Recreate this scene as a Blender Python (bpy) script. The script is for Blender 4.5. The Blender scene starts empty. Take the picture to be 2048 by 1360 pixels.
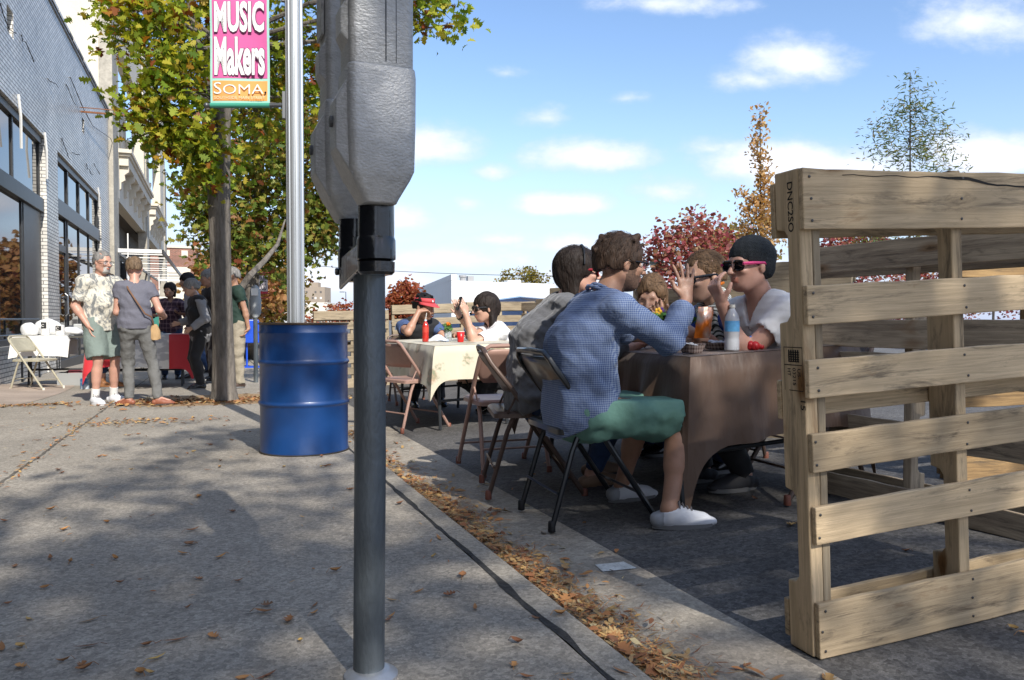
import bpy, bmesh, math, random
import numpy as np
from mathutils import Vector, Matrix
PI = math.pi
rad = math.radians

# ------------------------------------------------------------------ camera
FPX = 1562.0                       # focal length in pixels of a 2048 wide picture
HEAD = rad(20.82)                  # heading, to the right of the street direction (+y)
CZ = 0.81
cf, sf = math.cos(HEAD), math.sin(HEAD)
scn = bpy.context.scene
cam_d = bpy.data.cameras.new('camera')
cam = bpy.data.objects.new('camera', cam_d)
scn.collection.objects.link(cam)
cam_d.sensor_width = 36.0
cam_d.lens = 36.0 * FPX / 2048
cam_d.clip_start = 0.05
cam_d.clip_end = 3000
cam.location = (0, 0, CZ)
cam.rotation_euler = (PI / 2 - rad(1.467), 0, -HEAD)
scn.camera = cam

# ------------------------------------------------------------------ light
SUN_EL = rad(39)
SUN_AZ = rad(9)                   # light travels towards +y and a little towards -x
scn.view_settings.view_transform = 'Standard'
scn.view_settings.look = 'None'
scn.view_settings.exposure = 0.68
scn.view_settings.gamma = 1.0
sun_dir = Vector((-math.sin(SUN_AZ) * math.cos(SUN_EL), math.cos(SUN_AZ) * math.cos(SUN_EL), -math.sin(SUN_EL)))
sl = bpy.data.lights.new('sun', 'SUN')
sl.energy = 3.7
sl.angle = rad(0.53)
sl.color = (1.0, 0.95, 0.87)
so = bpy.data.objects.new('sun', sl)
so.rotation_euler = sun_dir.to_track_quat('-Z', 'Y').to_euler()
so.location = (3, -5, 12)
scn.collection.objects.link(so)

def nn(nt, typ, **kw):
    n = nt.nodes.new(typ)
    for k, v in kw.items():
        if k == 'ins':
            for a, b in v.items():
                n.inputs[a].default_value = b
        else:
            setattr(n, k, v)
    return n

world = bpy.data.worlds.new('World')
scn.world = world
world.use_nodes = True
wt = world.node_tree
wt.nodes.clear()
wl = wt.links.new

def wmath(op, a, b=None, c=None):
    n = wt.nodes.new('ShaderNodeMath'); n.operation = op
    for i, v in enumerate((a, b, c)):
        if v is None: continue
        if isinstance(v, (int, float)): n.inputs[i].default_value = v
        else: wl(v, n.inputs[i])
    return n.outputs[0]

sky = nn(wt, 'ShaderNodeTexSky', sky_type='NISHITA', sun_disc=False)
sky.sun_elevation = SUN_EL
sky.sun_rotation = PI - SUN_AZ      # sun stands behind the camera
sky.air_density = 1.0
sky.dust_density = 0.7
sky.ozone_density = 1.6
# clouds: soft puffs in the sky dome, laid out by direction
tc = nn(wt, 'ShaderNodeTexCoord')
rot = nn(wt, 'ShaderNodeVectorRotate', rotation_type='Z_AXIS')
rot.inputs['Angle'].default_value = HEAD
wl(tc.outputs['Generated'], rot.inputs['Vector'])
sp = nn(wt, 'ShaderNodeSeparateXYZ'); wl(rot.outputs[0], sp.inputs[0])
yy = wmath('MAXIMUM', sp.outputs[1], 0.08)
U = wmath('DIVIDE', sp.outputs[0], yy)
V = wmath('DIVIDE', sp.outputs[2], yy)
comb = nn(wt, 'ShaderNodeCombineXYZ'); wl(U, comb.inputs[0]); wl(wmath('MULTIPLY', V, 1.7), comb.inputs[1])
n1 = nn(wt, 'ShaderNodeTexNoise'); n1.inputs['Scale'].default_value = 6.0; n1.inputs['Detail'].default_value = 9.0; n1.inputs['Roughness'].default_value = 0.55
wl(comb.outputs[0], n1.inputs['Vector'])
n2 = nn(wt, 'ShaderNodeTexNoise'); n2.inputs['Scale'].default_value = 22.0; n2.inputs['Detail'].default_value = 8.0; n2.inputs['Roughness'].default_value = 0.6
wl(comb.outputs[0], n2.inputs['Vector'])
na = wmath('SUBTRACT', n1.outputs['Fac'], 0.5)
nb = wmath('SUBTRACT', n2.outputs['Fac'], 0.5)
nz = wmath('ADD', wmath('MULTIPLY', na, 3.4), wmath('MULTIPLY', nb, 2.4))
CL = [  # px, py, half width, half height, strength
    (1600, 130, 125, 66, 1.0), (1500, 165, 70, 35, .5), (1170, 318, 150, 46, .95), (1090, 240, 60, 26, .45), (860, 300, 130, 52, .9),
    (1130, 412, 125, 34, 1.05), (800, 440, 85, 50, .85), (985, 345, 55, 24, .5), (1330, 385, 90, 40, .75), (1250, 200, 50, 18, .45), (1010, 150, 50, 16, .4), (1420, 300, 60, 24, .45), (930, 410, 60, 30, .5), (1240, 500, 90, 26, .7), (1000, 480, 120, 26, .65), (720, 520, 130, 34, .6), (1560, 330, 170, 60, 1.1),
    (1720, 345, 150, 55, .9), (1980, 315, 170, 60, 1.15), (1960, 60, 190, 60, .6), (1330, 15, 190, 30, .55), (1850, 75, 100, 30, .35),
    (1150, 490, 200, 30, .7), (900, 520, 260, 40, .75), (1400, 470, 180, 34, .5), (660, 560, 300, 60, .8), (380, 480, 110, 90, .55), (1950, 590, 300, 40, .8),
    (1210, 560, 260, 50, .75), (1560, 540, 200, 40, .8), (-500, 250, 300, 120, 1.0), (2500, 200, 300, 120, 1.0), (-300, -300, 400, 150, .8), (2300, -500, 300, 150, .8)]
acc = None
for (px, py, a, b, s) in CL:
    u0 = (px - 1024) / FPX; v0 = (640 - py) / FPX; a /= FPX; b /= FPX
    du = wmath('MULTIPLY', wmath('SUBTRACT', U, u0), 1 / a)
    dv = wmath('MULTIPLY', wmath('SUBTRACT', V, v0), 1 / b)
    # flatter underside
    dv2 = wmath('MULTIPLY', dv, wmath('ADD', 1.0, wmath('MULTIPLY', wmath('LESS_THAN', dv, 0.0), 0.35)))
    r = wmath('SQRT', wmath('ADD', wmath('MULTIPLY', du, du), wmath('MULTIPLY', dv2, dv2)))
    m = wmath('MULTIPLY', wmath('SUBTRACT', 1.22, r), s)
    acc = m if acc is None else wmath('MAXIMUM', acc, m)
dens = wmath('ADD', acc, wmath('MULTIPLY', nz, 0.36))
mr = nn(wt, 'ShaderNodeMapRange', interpolation_type='SMOOTHSTEP'); wl(dens, mr.inputs['Value'])
mr.inputs['From Min'].default_value = 0.0; mr.inputs['From Max'].default_value = 0.78; mr.inputs['To Max'].default_value = 0.94
# unseen cloud behind the camera / overhead, thickened to brighten and neutralise the fill
front = nn(wt, 'ShaderNodeMapRange'); wl(sp.outputs[1], front.inputs['Value'])
front.inputs['From Min'].default_value = 0.05; front.inputs['From Max'].default_value = 0.3
cmask = wmath('MULTIPLY', mr.outputs[0], front.outputs[0])
bn = nn(wt, 'ShaderNodeTexNoise'); bn.inputs['Scale'].default_value = 3.0; bn.inputs['Detail'].default_value = 8
wl(tc.outputs['Generated'], bn.inputs['Vector'])
bm_ = nn(wt, 'ShaderNodeMapRange', interpolation_type='SMOOTHSTEP'); wl(bn.outputs['Fac'], bm_.inputs['Value'])
bm_.inputs['From Min'].default_value = 0.36; bm_.inputs['From Max'].default_value = 0.56; bm_.inputs['To Max'].default_value = 0.9
back = wmath('MULTIPLY', bm_.outputs[0], wmath('SUBTRACT', 1.0, front.outputs[0]))
cm = wmath('MAXIMUM', cmask, back)
hz = nn(wt, 'ShaderNodeMapRange'); wl(V, hz.inputs['Value'])
hz.inputs['From Min'].default_value = -0.02; hz.inputs['From Max'].default_value = 0.3; hz.inputs['To Min'].default_value = 0.75; hz.inputs['To Max'].default_value = 1.0
cshade = nn(wt, 'ShaderNodeMapRange'); wl(dens, cshade.inputs['Value'])
cshade.inputs['From Min'].default_value = 0.1; cshade.inputs['From Max'].default_value = 1.2
ccol = nn(wt, 'ShaderNodeMix', data_type='RGBA'); wl(cshade.outputs[0], ccol.inputs['Factor'])
ccol.inputs['A'].default_value = (3.1, 3.7, 4.8, 1); ccol.inputs['B'].default_value = (5.7, 5.8, 6.2, 1)
hsv = nn(wt, 'ShaderNodeHueSaturation'); wl(sky.outputs[0], hsv.inputs['Color'])
hsv.inputs['Saturation'].default_value = 1.14; hsv.inputs['Value'].default_value = 1.06
skt = nn(wt, 'ShaderNodeVectorMath', operation='MULTIPLY'); wl(hsv.outputs[0], skt.inputs[0]); skt.inputs[1].default_value = (1.10, .985, .97)
hzf = nn(wt, 'ShaderNodeMapRange', interpolation_type='SMOOTHSTEP'); wl(wmath('DIVIDE', sp.outputs[2], 1.0), hzf.inputs['Value'])
hzf.inputs['From Min'].default_value = 0.26; hzf.inputs['From Max'].default_value = -0.03; hzf.inputs['To Max'].default_value = 0.8
hzc = nn(wt, 'ShaderNodeMix', data_type='RGBA'); wl(hzf.outputs[0], hzc.inputs['Factor']); wl(skt.outputs[0], hzc.inputs['A']); hzc.inputs['B'].default_value = (2.5, 3.15, 4.7, 1)
mixc = nn(wt, 'ShaderNodeMix', data_type='RGBA'); wl(cm, mixc.inputs['Factor']); wl(hzc.outputs['Result'], mixc.inputs['A']); wl(ccol.outputs['Result'], mixc.inputs['B'])
bg = nn(wt, 'ShaderNodeBackground'); bg.inputs['Strength'].default_value = 0.14
wl(mixc.outputs['Result'], bg.inputs['Color'])
wo = nn(wt, 'ShaderNodeOutputWorld'); wl(bg.outputs[0], wo.inputs['Surface'])

# ------------------------------------------------------------------ placing helpers
def side(x, y): return -.012 * min(y, 60)
def road(x, y): return -.012 * min(y, 60) - .05 + .045 * min(max(x - .945, 0), 4)
def at(px, py, Z):
    r = (px - 1024) / FPX * Z
    return Vector((r * cf + Z * sf, Z * cf - r * sf, CZ + (640 - py) / FPX * Z))
def G(px, py, s=side):
    z = 0
    for i in range(30):
        Z = (CZ - z) * FPX / (py - 640); p = at(px, py, Z); z = s(p.x, p.y)
    return Vector((p.x, p.y, z))

# ------------------------------------------------------------------ materials
MATS = {}
def mat(name, col, rough=.6, metal=0., var=.0, vscale=8., var2=.0, v2scale=1.2, bump=0., bscale=60., bdist=.01, spec=.5, alpha=1., trans=0., tint=None, stretch=None, sheen=0., sub=0., island=None, coat=0.):
    """a Principled material: colour varied by two noises, optional bump"""
    if name in MATS: return MATS[name]
    m = bpy.data.materials.new(name); m.use_nodes = True; MATS[name] = m
    nt = m.node_tree; b = nt.nodes['Principled BSDF']; L = nt.links.new
    b.inputs['Base Color'].default_value = (*col, 1)
    b.inputs['Roughness'].default_value = rough; b.inputs['Metallic'].default_value = metal
    b.inputs['Specular IOR Level'].default_value = spec
    b.inputs['Transmission Weight'].default_value = trans
    b.inputs['Alpha'].default_value = alpha
    b.inputs['Sheen Weight'].default_value = sheen
    b.inputs['Coat Weight'].default_value = coat
    if sub:
        b.inputs['Subsurface Weight'].default_value = sub; b.inputs['Subsurface Scale'].default_value = .02
        b.inputs['Subsurface Radius'].default_value = (1, .35, .2)
    tcn = nn(nt, 'ShaderNodeTexCoord'); vec = tcn.outputs['Object']
    if stretch:
        mp = nn(nt, 'ShaderNodeMapping'); mp.inputs['Scale'].default_value = stretch; L(vec, mp.inputs['Vector']); vec = mp.outputs[0]
    cur = None
    def dark(fac_out, amt, base):
        """multiply base by 1 +- amt"""
        mr = nn(nt, 'ShaderNodeMapRange'); L(fac_out, mr.inputs['Value'])
        mr.inputs['From Min'].default_value = .3; mr.inputs['From Max'].default_value = .7
        mr.inputs['To Min'].default_value = 1 - amt; mr.inputs['To Max'].default_value = 1 + amt * .8
        vm = nn(nt, 'ShaderNodeVectorMath', operation='SCALE')
        if base is None: vm.inputs[0].default_value = col
        else: L(base, vm.inputs[0])
        L(mr.outputs[0], vm.inputs['Scale'])
        return vm.outputs[0]
    if tint is not None:
        no = nn(nt, 'ShaderNodeTexNoise'); no.inputs['Scale'].default_value = v2scale * .8; no.inputs['Detail'].default_value = 4; L(vec, no.inputs['Vector'])
        mr = nn(nt, 'ShaderNodeMapRange'); L(no.outputs['Fac'], mr.inputs['Value']); mr.inputs['From Min'].default_value = .4; mr.inputs['From Max'].default_value = .62
        mx = nn(nt, 'ShaderNodeMix', data_type='RGBA'); mx.inputs['A'].default_value = (*col, 1); mx.inputs['B'].default_value = (*tint, 1)
        L(mr.outputs[0], mx.inputs['Factor']); cur = mx.outputs['Result']
    if island:
        g = nn(nt, 'ShaderNodeNewGeometry'); cr = nn(nt, 'ShaderNodeValToRGB'); L(g.outputs['Random Per Island'], cr.inputs[0])
        e = cr.color_ramp.elements
        while len(e) > 1: e.remove(e[-1])
        e[0].position = island[0][0]; e[0].color = (*island[0][1], 1)
        for p, c in island[1:]:
            q = e.new(p); q.color = (*c, 1)
        cur = cr.outputs[0]
    if var:
        no = nn(nt, 'ShaderNodeTexNoise'); no.inputs['Scale'].default_value = vscale; no.inputs['Detail'].default_value = 6; no.inputs['Roughness'].default_value = .65; L(vec, no.inputs['Vector'])
        cur = dark(no.outputs['Fac'], var, cur)
    if var2:
        no = nn(nt, 'ShaderNodeTexNoise'); no.inputs['Scale'].default_value = v2scale; no.inputs['Detail'].default_value = 5; L(vec, no.inputs['Vector'])
        cur = dark(no.outputs['Fac'], var2, cur)
    if cur is not None: L(cur, b.inputs['Base Color'])
    if bump:
        no = nn(nt, 'ShaderNodeTexNoise'); no.inputs['Scale'].default_value = bscale; no.inputs['Detail'].default_value = 5; L(vec, no.inputs['Vector'])
        bp = nn(nt, 'ShaderNodeBump'); bp.inputs['Strength'].default_value = bump; bp.inputs['Distance'].default_value = bdist
        L(no.outputs['Fac'], bp.inputs['Height']); L(bp.outputs[0], b.inputs['Normal'])
    return m

# ------------------------------------------------------------------ mesh building
XF = {}                              # world matrix of things, by name
def tag(o, label=None, cat=None, group=None, kind=None):
    if label: o['label'] = label
    if cat: o['category'] = cat
    if group: o['group'] = group
    if kind: o['kind'] = kind
    return o
def thing(name, label, cat, loc=(0, 0, 0), rz=0, group=None):
    o = bpy.data.objects.new(name, None); scn.collection.objects.link(o)
    o.empty_display_size = .1
    o.location = loc; o.rotation_euler = (0, 0, rz)
    XF[o.name] = Matrix.Translation(Vector(loc)) @ Matrix.Rotation(rz, 4, 'Z')
    return tag(o, label, cat, group)
def copy_tree(o, parent=None, loc=None, rz=None, **t):
    c = o.copy(); scn.collection.objects.link(c); c.parent = parent
    for ch in list(o.children): copy_tree(ch, c)
    if loc is not None: c.location = loc
    if rz is not None: c.rotation_euler = (c.rotation_euler[0], c.rotation_euler[1], rz)
    if t: tag(c, **t)
    return c

class MB:
    """collects shapes; build() links them as one mesh object"""
    def __init__(s): s.v = []; s.f = []; s.m = []; s.mi = 0
    def add(s, vs, fs, M=None):
        o = len(s.v)
        for p in vs:
            p = Vector(p)
            if M is not None: p = M @ p
            s.v.append(p)
        for f in fs: s.f.append([i + o for i in f]); s.m.append(s.mi)
        return s
    def box(s, c, d, M=None, R=None):
        c = Vector(c); x, y, z = d[0] / 2, d[1] / 2, d[2] / 2
        P = [Vector((a * x, b * y, e * z)) for e in (-1, 1) for b in (-1, 1) for a in (-1, 1)]
        if R is not None: P = [R @ p for p in P]
        return s.add([c + p for p in P], [(0, 2, 3, 1), (4, 5, 7, 6), (0, 1, 5, 4), (2, 6, 7, 3), (0, 4, 6, 2), (1, 3, 7, 5)], M)
    def bx(s, x0, x1, y0, y1, z0, z1, M=None):
        return s.box(((x0 + x1) / 2, (y0 + y1) / 2, (z0 + z1) / 2), (x1 - x0, y1 - y0, z1 - z0), M)
    def tube(s, pts, r, n=10, M=None, cap=True, flat=1.0):
        pts = [Vector(p) for p in pts]
        rs = r if isinstance(r, (list, tuple)) else [r] * len(pts)
        vs = []; fs = []; prev = None
        for i, p in enumerate(pts):
            t = (pts[min(i + 1, len(pts) - 1)] - pts[max(i - 1, 0)]).normalized()
            if prev is None:
                a = Vector((0, 0, 1)) if abs(t.z) < .9 else Vector((1, 0, 0))
                u = t.cross(a).normalized()
            else:
                u = (prev - t * prev.dot(t))
                u = u.normalized() if u.length > 1e-6 else t.orthogonal().normalized()
            prev = u; w = t.cross(u)
            for k in range(n):
                an = 2 * PI * k / n
                vs.append(p + (u * math.cos(an) + w * math.sin(an) * flat) * rs[i])
        for i in range(len(pts) - 1):
            for k in range(n):
                a, b = i * n + k, i * n + (k + 1) % n
                fs.append((a, b, b + n, a + n))
        if cap:
            fs.append(tuple(reversed(range(n)))); fs.append(tuple(range((len(pts) - 1) * n, len(pts) * n)))
        return s.add(vs, fs, M)
    def lathe(s, prof, c=(0, 0, 0), n=32, M=None, cap=(True, True)):
        vs = []; fs = []; c = Vector(c)
        for r, z in prof:
            for k in range(n): vs.append(c + Vector((r * math.cos(2 * PI * k / n), r * math.sin(2 * PI * k / n), z)))
        for i in range(len(prof) - 1):
            for k in range(n):
                a, b = i * n + k, i * n + (k + 1) % n
                fs.append((a, b, b + n, a + n))
        if cap[0]: fs.append(tuple(reversed(range(n))))
        if cap[1]: fs.append(tuple(range((len(prof) - 1) * n, len(prof) * n)))
        return s.add(vs, fs, M)
    def prism(s, poly, a, b, axis='x', M=None):
        """poly in the plane normal to axis, from a to b"""
        n = len(poly)
        def P(u, v, w): return {'x': (w, u, v), 'y': (u, w, v), 'z': (u, v, w)}[axis]
        vs = [P(u, v, a) for u, v in poly] + [P(u, v, b) for u, v in poly]
        fs = [tuple(reversed(range(n))), tuple(range(n, 2 * n))] + [(i, (i + 1) % n, (i + 1) % n + n, i + n) for i in range(n)]
        return s.add(vs, fs, M)
    def loft(s, rings, M=None, cap=True):
        n = len(rings[0]); vs = [p for r in rings for p in r]; fs = []
        for i in range(len(rings) - 1):
            for k in range(n):
                a, b = i * n + k, i * n + (k + 1) % n
                fs.append((a, b, b + n, a + n))
        if cap: fs.append(tuple(reversed(range(n)))); fs.append(tuple(range((len(rings) - 1) * n, len(rings) * n)))
        return s.add(vs, fs, M)
    def ball(s, c, r, n=12, m=8, M=None, sc=(1, 1, 1)):
        vs = []; fs = []; c = Vector(c)
        for i in range(1, m):
            t = PI * i / m
            for k in range(n): vs.append(c + Vector((r * sc[0] * math.sin(t) * math.cos(2 * PI * k / n), r * sc[1] * math.sin(t) * math.sin(2 * PI * k / n), -r * sc[2] * math.cos(t))))
        for i in range(m - 2):
            for k in range(n):
                a, b = i * n + k, i * n + (k + 1) % n
                fs.append((a, b, b + n, a + n))
        vs += [c + Vector((0, 0, -r * sc[2])), c + Vector((0, 0, r * sc[2]))]
        q = (m - 1) * n
        for k in range(n):
            fs.append((q, (k + 1) % n, k)); fs.append((q + 1, (m - 2) * n + k, (m - 2) * n + (k + 1) % n))
        return s.add(vs, fs, M)
    def grid(s, P, close=False, M=None):
        """P[i][j] points"""
        a, b = len(P), len(P[0]); fs = []
        for i in range(a - 1):
            for j in range(b - 1 + (1 if close else 0)):
                j2 = (j + 1) % b
                fs.append((i * b + j, i * b + j2, (i + 1) * b + j2, (i + 1) * b + j))
        return s.add([p for r in P for p in r], fs, M)
    def build(s, name, mats, parent=None, smooth=False, bev=0., seg=2, world=False, thick=0., sub=0, root=None, keep=False):
        """parent given and world=True: coordinates are world ones and are brought into the parent's frame"""
        me = bpy.data.meshes.new(name)
        vs = s.v
        o = bpy.data.objects.new(name, me); scn.collection.objects.link(o)
        if parent is not None:
            o.parent = parent
            M = XF.get((root or parent).name)
            XF[o.name] = M if M is not None else Matrix()
            if world and M is not None:
                Mi = M.inverted(); vs = [Mi @ p for p in vs]
        elif not keep:
            lo = Vector([min(p[i] for p in vs) for i in range(3)]); hi = Vector([max(p[i] for p in vs) for i in range(3)])
            c = Vector(((lo.x + hi.x) / 2, (lo.y + hi.y) / 2, lo.z)); vs = [p - c for p in vs]; o.location = c
            XF[o.name] = Matrix.Translation(c)
        me.from_pydata([tuple(p) for p in vs], [], s.f)
        if not isinstance(mats, (list, tuple)): mats = [mats]
        for m in mats: me.materials.append(m)
        if len(mats) > 1: me.polygons.foreach_set('material_index', s.m)
        if smooth:
            me.polygons.foreach_set('use_smooth', [True] * len(me.polygons))
            if smooth != 'all':
                try: me.set_sharp_from_angle(angle=rad(35))
                except Exception: pass
        me.update()
        if thick:
            md = o.modifiers.new('solid', 'SOLIDIFY'); md.thickness = thick; md.offset = 0
        if bev:
            md = o.modifiers.new('bevel', 'BEVEL'); md.width = bev; md.segments = seg; md.limit_method = 'ANGLE'; md.angle_limit = rad(40); md.harden_normals = False
        if sub:
            md = o.modifiers.new('sub', 'SUBSURF'); md.levels = sub; md.render_levels = sub
        return o

def textmesh(name, body, M, width, height, matl, parent=None, depth=.001, offset=0., spacing=1., shear=0., root=None, world=False):
    """letters as a mesh, scaled to width x height; M puts the text plane (x right, y up) in place"""
    cu = bpy.data.curves.new(name, 'FONT'); cu.body = body; cu.offset = offset; cu.extrude = 0; cu.space_character = spacing; cu.shear = shear
    cu.resolution_u = 3
    ob = bpy.data.objects.new('tmp', cu); scn.collection.objects.link(ob)
    dg = bpy.context.evaluated_depsgraph_get()
    me = bpy.data.meshes.new_from_object(ob.evaluated_get(dg))
    bpy.data.objects.remove(ob); bpy.data.curves.remove(cu)
    n = len(me.vertices); co = np.empty(n * 3, np.float32); me.vertices.foreach_get('co', co); co = co.reshape(-1, 3)
    lo, hi = co.min(0), co.max(0)
    co[:, 0] = (co[:, 0] - lo[0]) / max(hi[0] - lo[0], 1e-6) * width
    co[:, 1] = (co[:, 1] - lo[1]) / max(hi[1] - lo[1], 1e-6) * height
    if world and parent is not None: M = XF[(root or parent).name].inverted() @ M
    A = np.array(M); co4 = np.c_[co[:, 0], co[:, 1], np.full(n, depth), np.ones(n)] @ A.T
    me.vertices.foreach_set('co', co4[:, :3].astype(np.float32).ravel()); me.update(); me.name = name
    me.materials.clear(); me.materials.append(matl)
    o = bpy.data.objects.new(name, me); scn.collection.objects.link(o); o.parent = parent
    XF[o.name] = XF.get(parent.name, Matrix()) if parent else Matrix()
    return o

def frame(o, xdir, ydir):
    """matrix whose x and y axes run along the given directions"""
    x = Vector(xdir).normalized(); y = Vector(ydir).normalized(); z = x.cross(y).normalized(); y = z.cross(x)
    M = Matrix((x, y, z)).transposed().to_4x4(); M.translation = Vector(o); return M
# ------------------------------------------------------------------ ground materials
def ground_mat(name, base, spk=.35, spots=0., dots=0., blotch=.18, joints=False, rough=.85, grains=160., light=None):
    m = bpy.data.materials.new(name); m.use_nodes = True; MATS[name] = m
    nt = m.node_tree; b = nt.nodes['Principled BSDF']; L = nt.links.new
    b.inputs['Roughness'].default_value = rough; b.inputs['Specular IOR Level'].default_value = .3
    g = nn(nt, 'ShaderNodeNewGeometry'); P = g.outputs['Position']
    def M(op, a, c=None, d=None):
        n = nt.nodes.new('ShaderNodeMath'); n.operation = op
        for i, v in enumerate((a, c, d)):
            if v is None: continue
            if isinstance(v, (int, float)): n.inputs[i].default_value = v
            else: L(v, n.inputs[i])
        return n.outputs[0]
    def NO(sc, det=5, ro=.6):
        n = nn(nt, 'ShaderNodeTexNoise'); n.inputs['Scale'].default_value = sc; n.inputs['Detail'].default_value = det; n.inputs['Roughness'].default_value = ro
        L(P, n.inputs['Vector']); return n.outputs['Fac']
    v = M('ADD', 1 - blotch * .0, M('MULTIPLY', M('SUBTRACT', NO(1.1, 6), .5), blotch * 3))
    v = M('MULTIPLY', v, M('ADD', 1.0, M('MULTIPLY', M('SUBTRACT', NO(9, 6, .7), .5), .5)))
    v = M('MULTIPLY', v, M('ADD', 1.0, M('MULTIPLY', M('SUBTRACT', NO(grains, 3, .8), .5), spk * 2.4)))
    vo = nn(nt, 'ShaderNodeTexVoronoi'); vo.inputs['Scale'].default_value = grains * .55; L(P, vo.inputs['Vector'])
    sc = nn(nt, 'ShaderNodeSeparateColor'); L(vo.outputs['Color'], sc.inputs[0])
    v = M('MULTIPLY', v, M('ADD', 1 - spk * .4, M('MULTIPLY', sc.outputs[0], spk * .8)))
    if spots:      # trodden chewing gum
        vs = nn(nt, 'ShaderNodeTexVoronoi'); vs.inputs['Scale'].default_value = 1.9; L(P, vs.inputs['Vector'])
        s2 = nn(nt, 'ShaderNodeSeparateColor'); L(vs.outputs['Color'], s2.inputs[0])
        r = M('MULTIPLY', s2.outputs[1], .055)
        wob = M('MULTIPLY', M('SUBTRACT', NO(30, 2), .5), .03)
        hit = M('LESS_THAN', M('ADD', vs.outputs['Distance'], wob), r)
        v = M('MULTIPLY', v, M('SUBTRACT', 1.0, M('MULTIPLY', hit, spots)))
        vs = nn(nt, 'ShaderNodeTexVoronoi'); vs.inputs['Scale'].default_value = 4.3; L(P, vs.inputs['Vector'])
        hit = M('LESS_THAN', vs.outputs['Distance'], .05)
        v = M('MULTIPLY', v, M('SUBTRACT', 1.0, M('MULTIPLY', hit, spots * .5)))
    if joints:
        s3 = nn(nt, 'ShaderNodeSeparateXYZ'); L(P, s3.inputs[0])
        w = M('MULTIPLY', M('SUBTRACT', NO(6, 3), .5), .05)
        jx = M('LESS_THAN', M('ABSOLUTE', M('ADD', M('ADD', s3.outputs[0], 1.07), w)), .011)
        jy = M('LESS_THAN', M('ABSOLUTE', M('ADD', M('SUBTRACT', M('MODULO', M('ADD', s3.outputs[1], 14.15), 3.05), 1.5), M('MULTIPLY', w, .3))), .006)
        j = M('MAXIMUM', jx, M('MULTIPLY', jy, .12))
        v = M('MULTIPLY', v, M('SUBTRACT', 1.0, M('MULTIPLY', j, .6)))
    vm = nn(nt, 'ShaderNodeVectorMath', operation='SCALE')
    if light:
        mx = nn(nt, 'ShaderNodeMix', data_type='RGBA'); mx.inputs['A'].default_value = (*base, 1); mx.inputs['B'].default_value = (*light, 1)
        mr = nn(nt, 'ShaderNodeMapRange'); L(NO(2.3, 7, .7), mr.inputs['Value']); mr.inputs['From Min'].default_value = .42; mr.inputs['From Max'].default_value = .62
        L(mr.outputs[0], mx.inputs['Factor']); L(mx.outputs['Result'], vm.inputs[0])
    else: vm.inputs[0].default_value = base
    L(v, vm.inputs['Scale']); L(vm.outputs[0], b.inputs['Base Color'])
    bp = nn(nt, 'ShaderNodeBump'); bp.inputs['Strength'].default_value = .5; bp.inputs['Distance'].default_value = .004
    L(NO(grains * .8, 4, .7), bp.inputs['Height']); L(bp.outputs[0], b.inputs['Normal'])
    return m
m_conc = ground_mat('concrete', (.300, .268, .222), spk=.65, spots=.75, joints=True, blotch=.24)
m_kerb = ground_mat('kerb_concrete', (.310, .278, .23), spk=.6, spots=.5, blotch=.15)
m_gut = ground_mat('gutter_concrete', (.28, .245, .20), spk=.5, blotch=.2, grains=120, light=(.36, .32, .26))
m_asph = ground_mat('asphalt', (.085, .081, .078), spk=.8, blotch=.22, grains=130, light=(.115, .110, .105))
m_far = mat('far_ground', (.17, .17, .13), .9, var=.3, vscale=.2)
m_seal = mat('tar', (.035, .033, .03), .85, var=.7, vscale=40, bump=.5, bscale=80)
m_dust = mat('dust', (.26, .19, .135), .9, var=.25, vscale=30, var2=.2, v2scale=3)
m_pink = mat('pink_concrete', (.36, .29, .235), .9, var=.15, vscale=40, var2=.2, v2scale=2, bump=.3, bscale=90)

YS = [-14, -6, 0, 2, 4, 6, 8, 10, 14, 20, 30, 40, 60, 120, 260, 700]
def strip(prof, name, m, ys=YS, kind='structure'):
    """prof(y) -> list of (x, z); runs along the street"""
    mb = MB(); mb.grid([[Vector((x, y, z)) for x, z in prof(y)] for y in ys])
    o = mb.build(name, m, keep=True); tag(o, kind=kind); return o
flip = lambda o: o.data.flip_normals()
S = lambda y: side(0, y)
strip(lambda y: [(-14, S(y)), (-6, S(y)), (-3.2, S(y)), (-1, S(y)), (.838, S(y))], 'sidewalk', m_conc)
strip(lambda y: [(.852, S(y) - .02), (.853, S(y)), (.93, S(y)), (.94, S(y) - .004), (.944, S(y) - .012), (.948, road(.945, y) - .02)], 'kerb', m_kerb)
strip(lambda y: [(.944, road(.945, y)), (1.39, road(1.39, y))], 'gutter', m_gut)
strip(lambda y: [(1.385, road(1.385, y) - .004)] + [(x, road(x, y) + (.0 if x > 1.4 else -.003)) for x in (1.4, 2, 3, 4.9, 9, 14)], 'road', m_asph)
mb = MB()
R_ = random.Random(3)
ys = [i * .07 - 1 for i in range(260)] + [20, 30, 60]
w1 = 0; w2 = 0; P = []
for y in ys:
    w1 = w1 * .7 + R_.uniform(-.007, .007); w2 = w2 * .7 + R_.uniform(-.007, .007)
    wd = .007 * (1 + .5 * math.sin(y * 2.3) * math.sin(y * 5.1 + 1)); P.append([Vector((.842 - wd + w1, y, S(y) + .002)), Vector((.845, y, S(y) + .0005)), Vector((.850 + wd + w2, y, S(y) + .002))])
mb.grid(P); mb.add([(.82, -1, S(-1) - .03), (.87, -1, S(-1) - .03), (.87, 60, S(60) - .03), (.82, 60, S(60) - .03)], [(0, 1, 2, 3)])
tag(mb.build('crack_sealant', m_seal, keep=True), kind='structure')
mb = MB(); mb.add([(-1500, -800, -.95), (1500, -800, -.95), (1500, 2500, -.95), (-1500, 2500, -.95)], [(0, 1, 2, 3)])
tag(mb.build('ground', m_far, keep=True), kind='structure')
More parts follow.
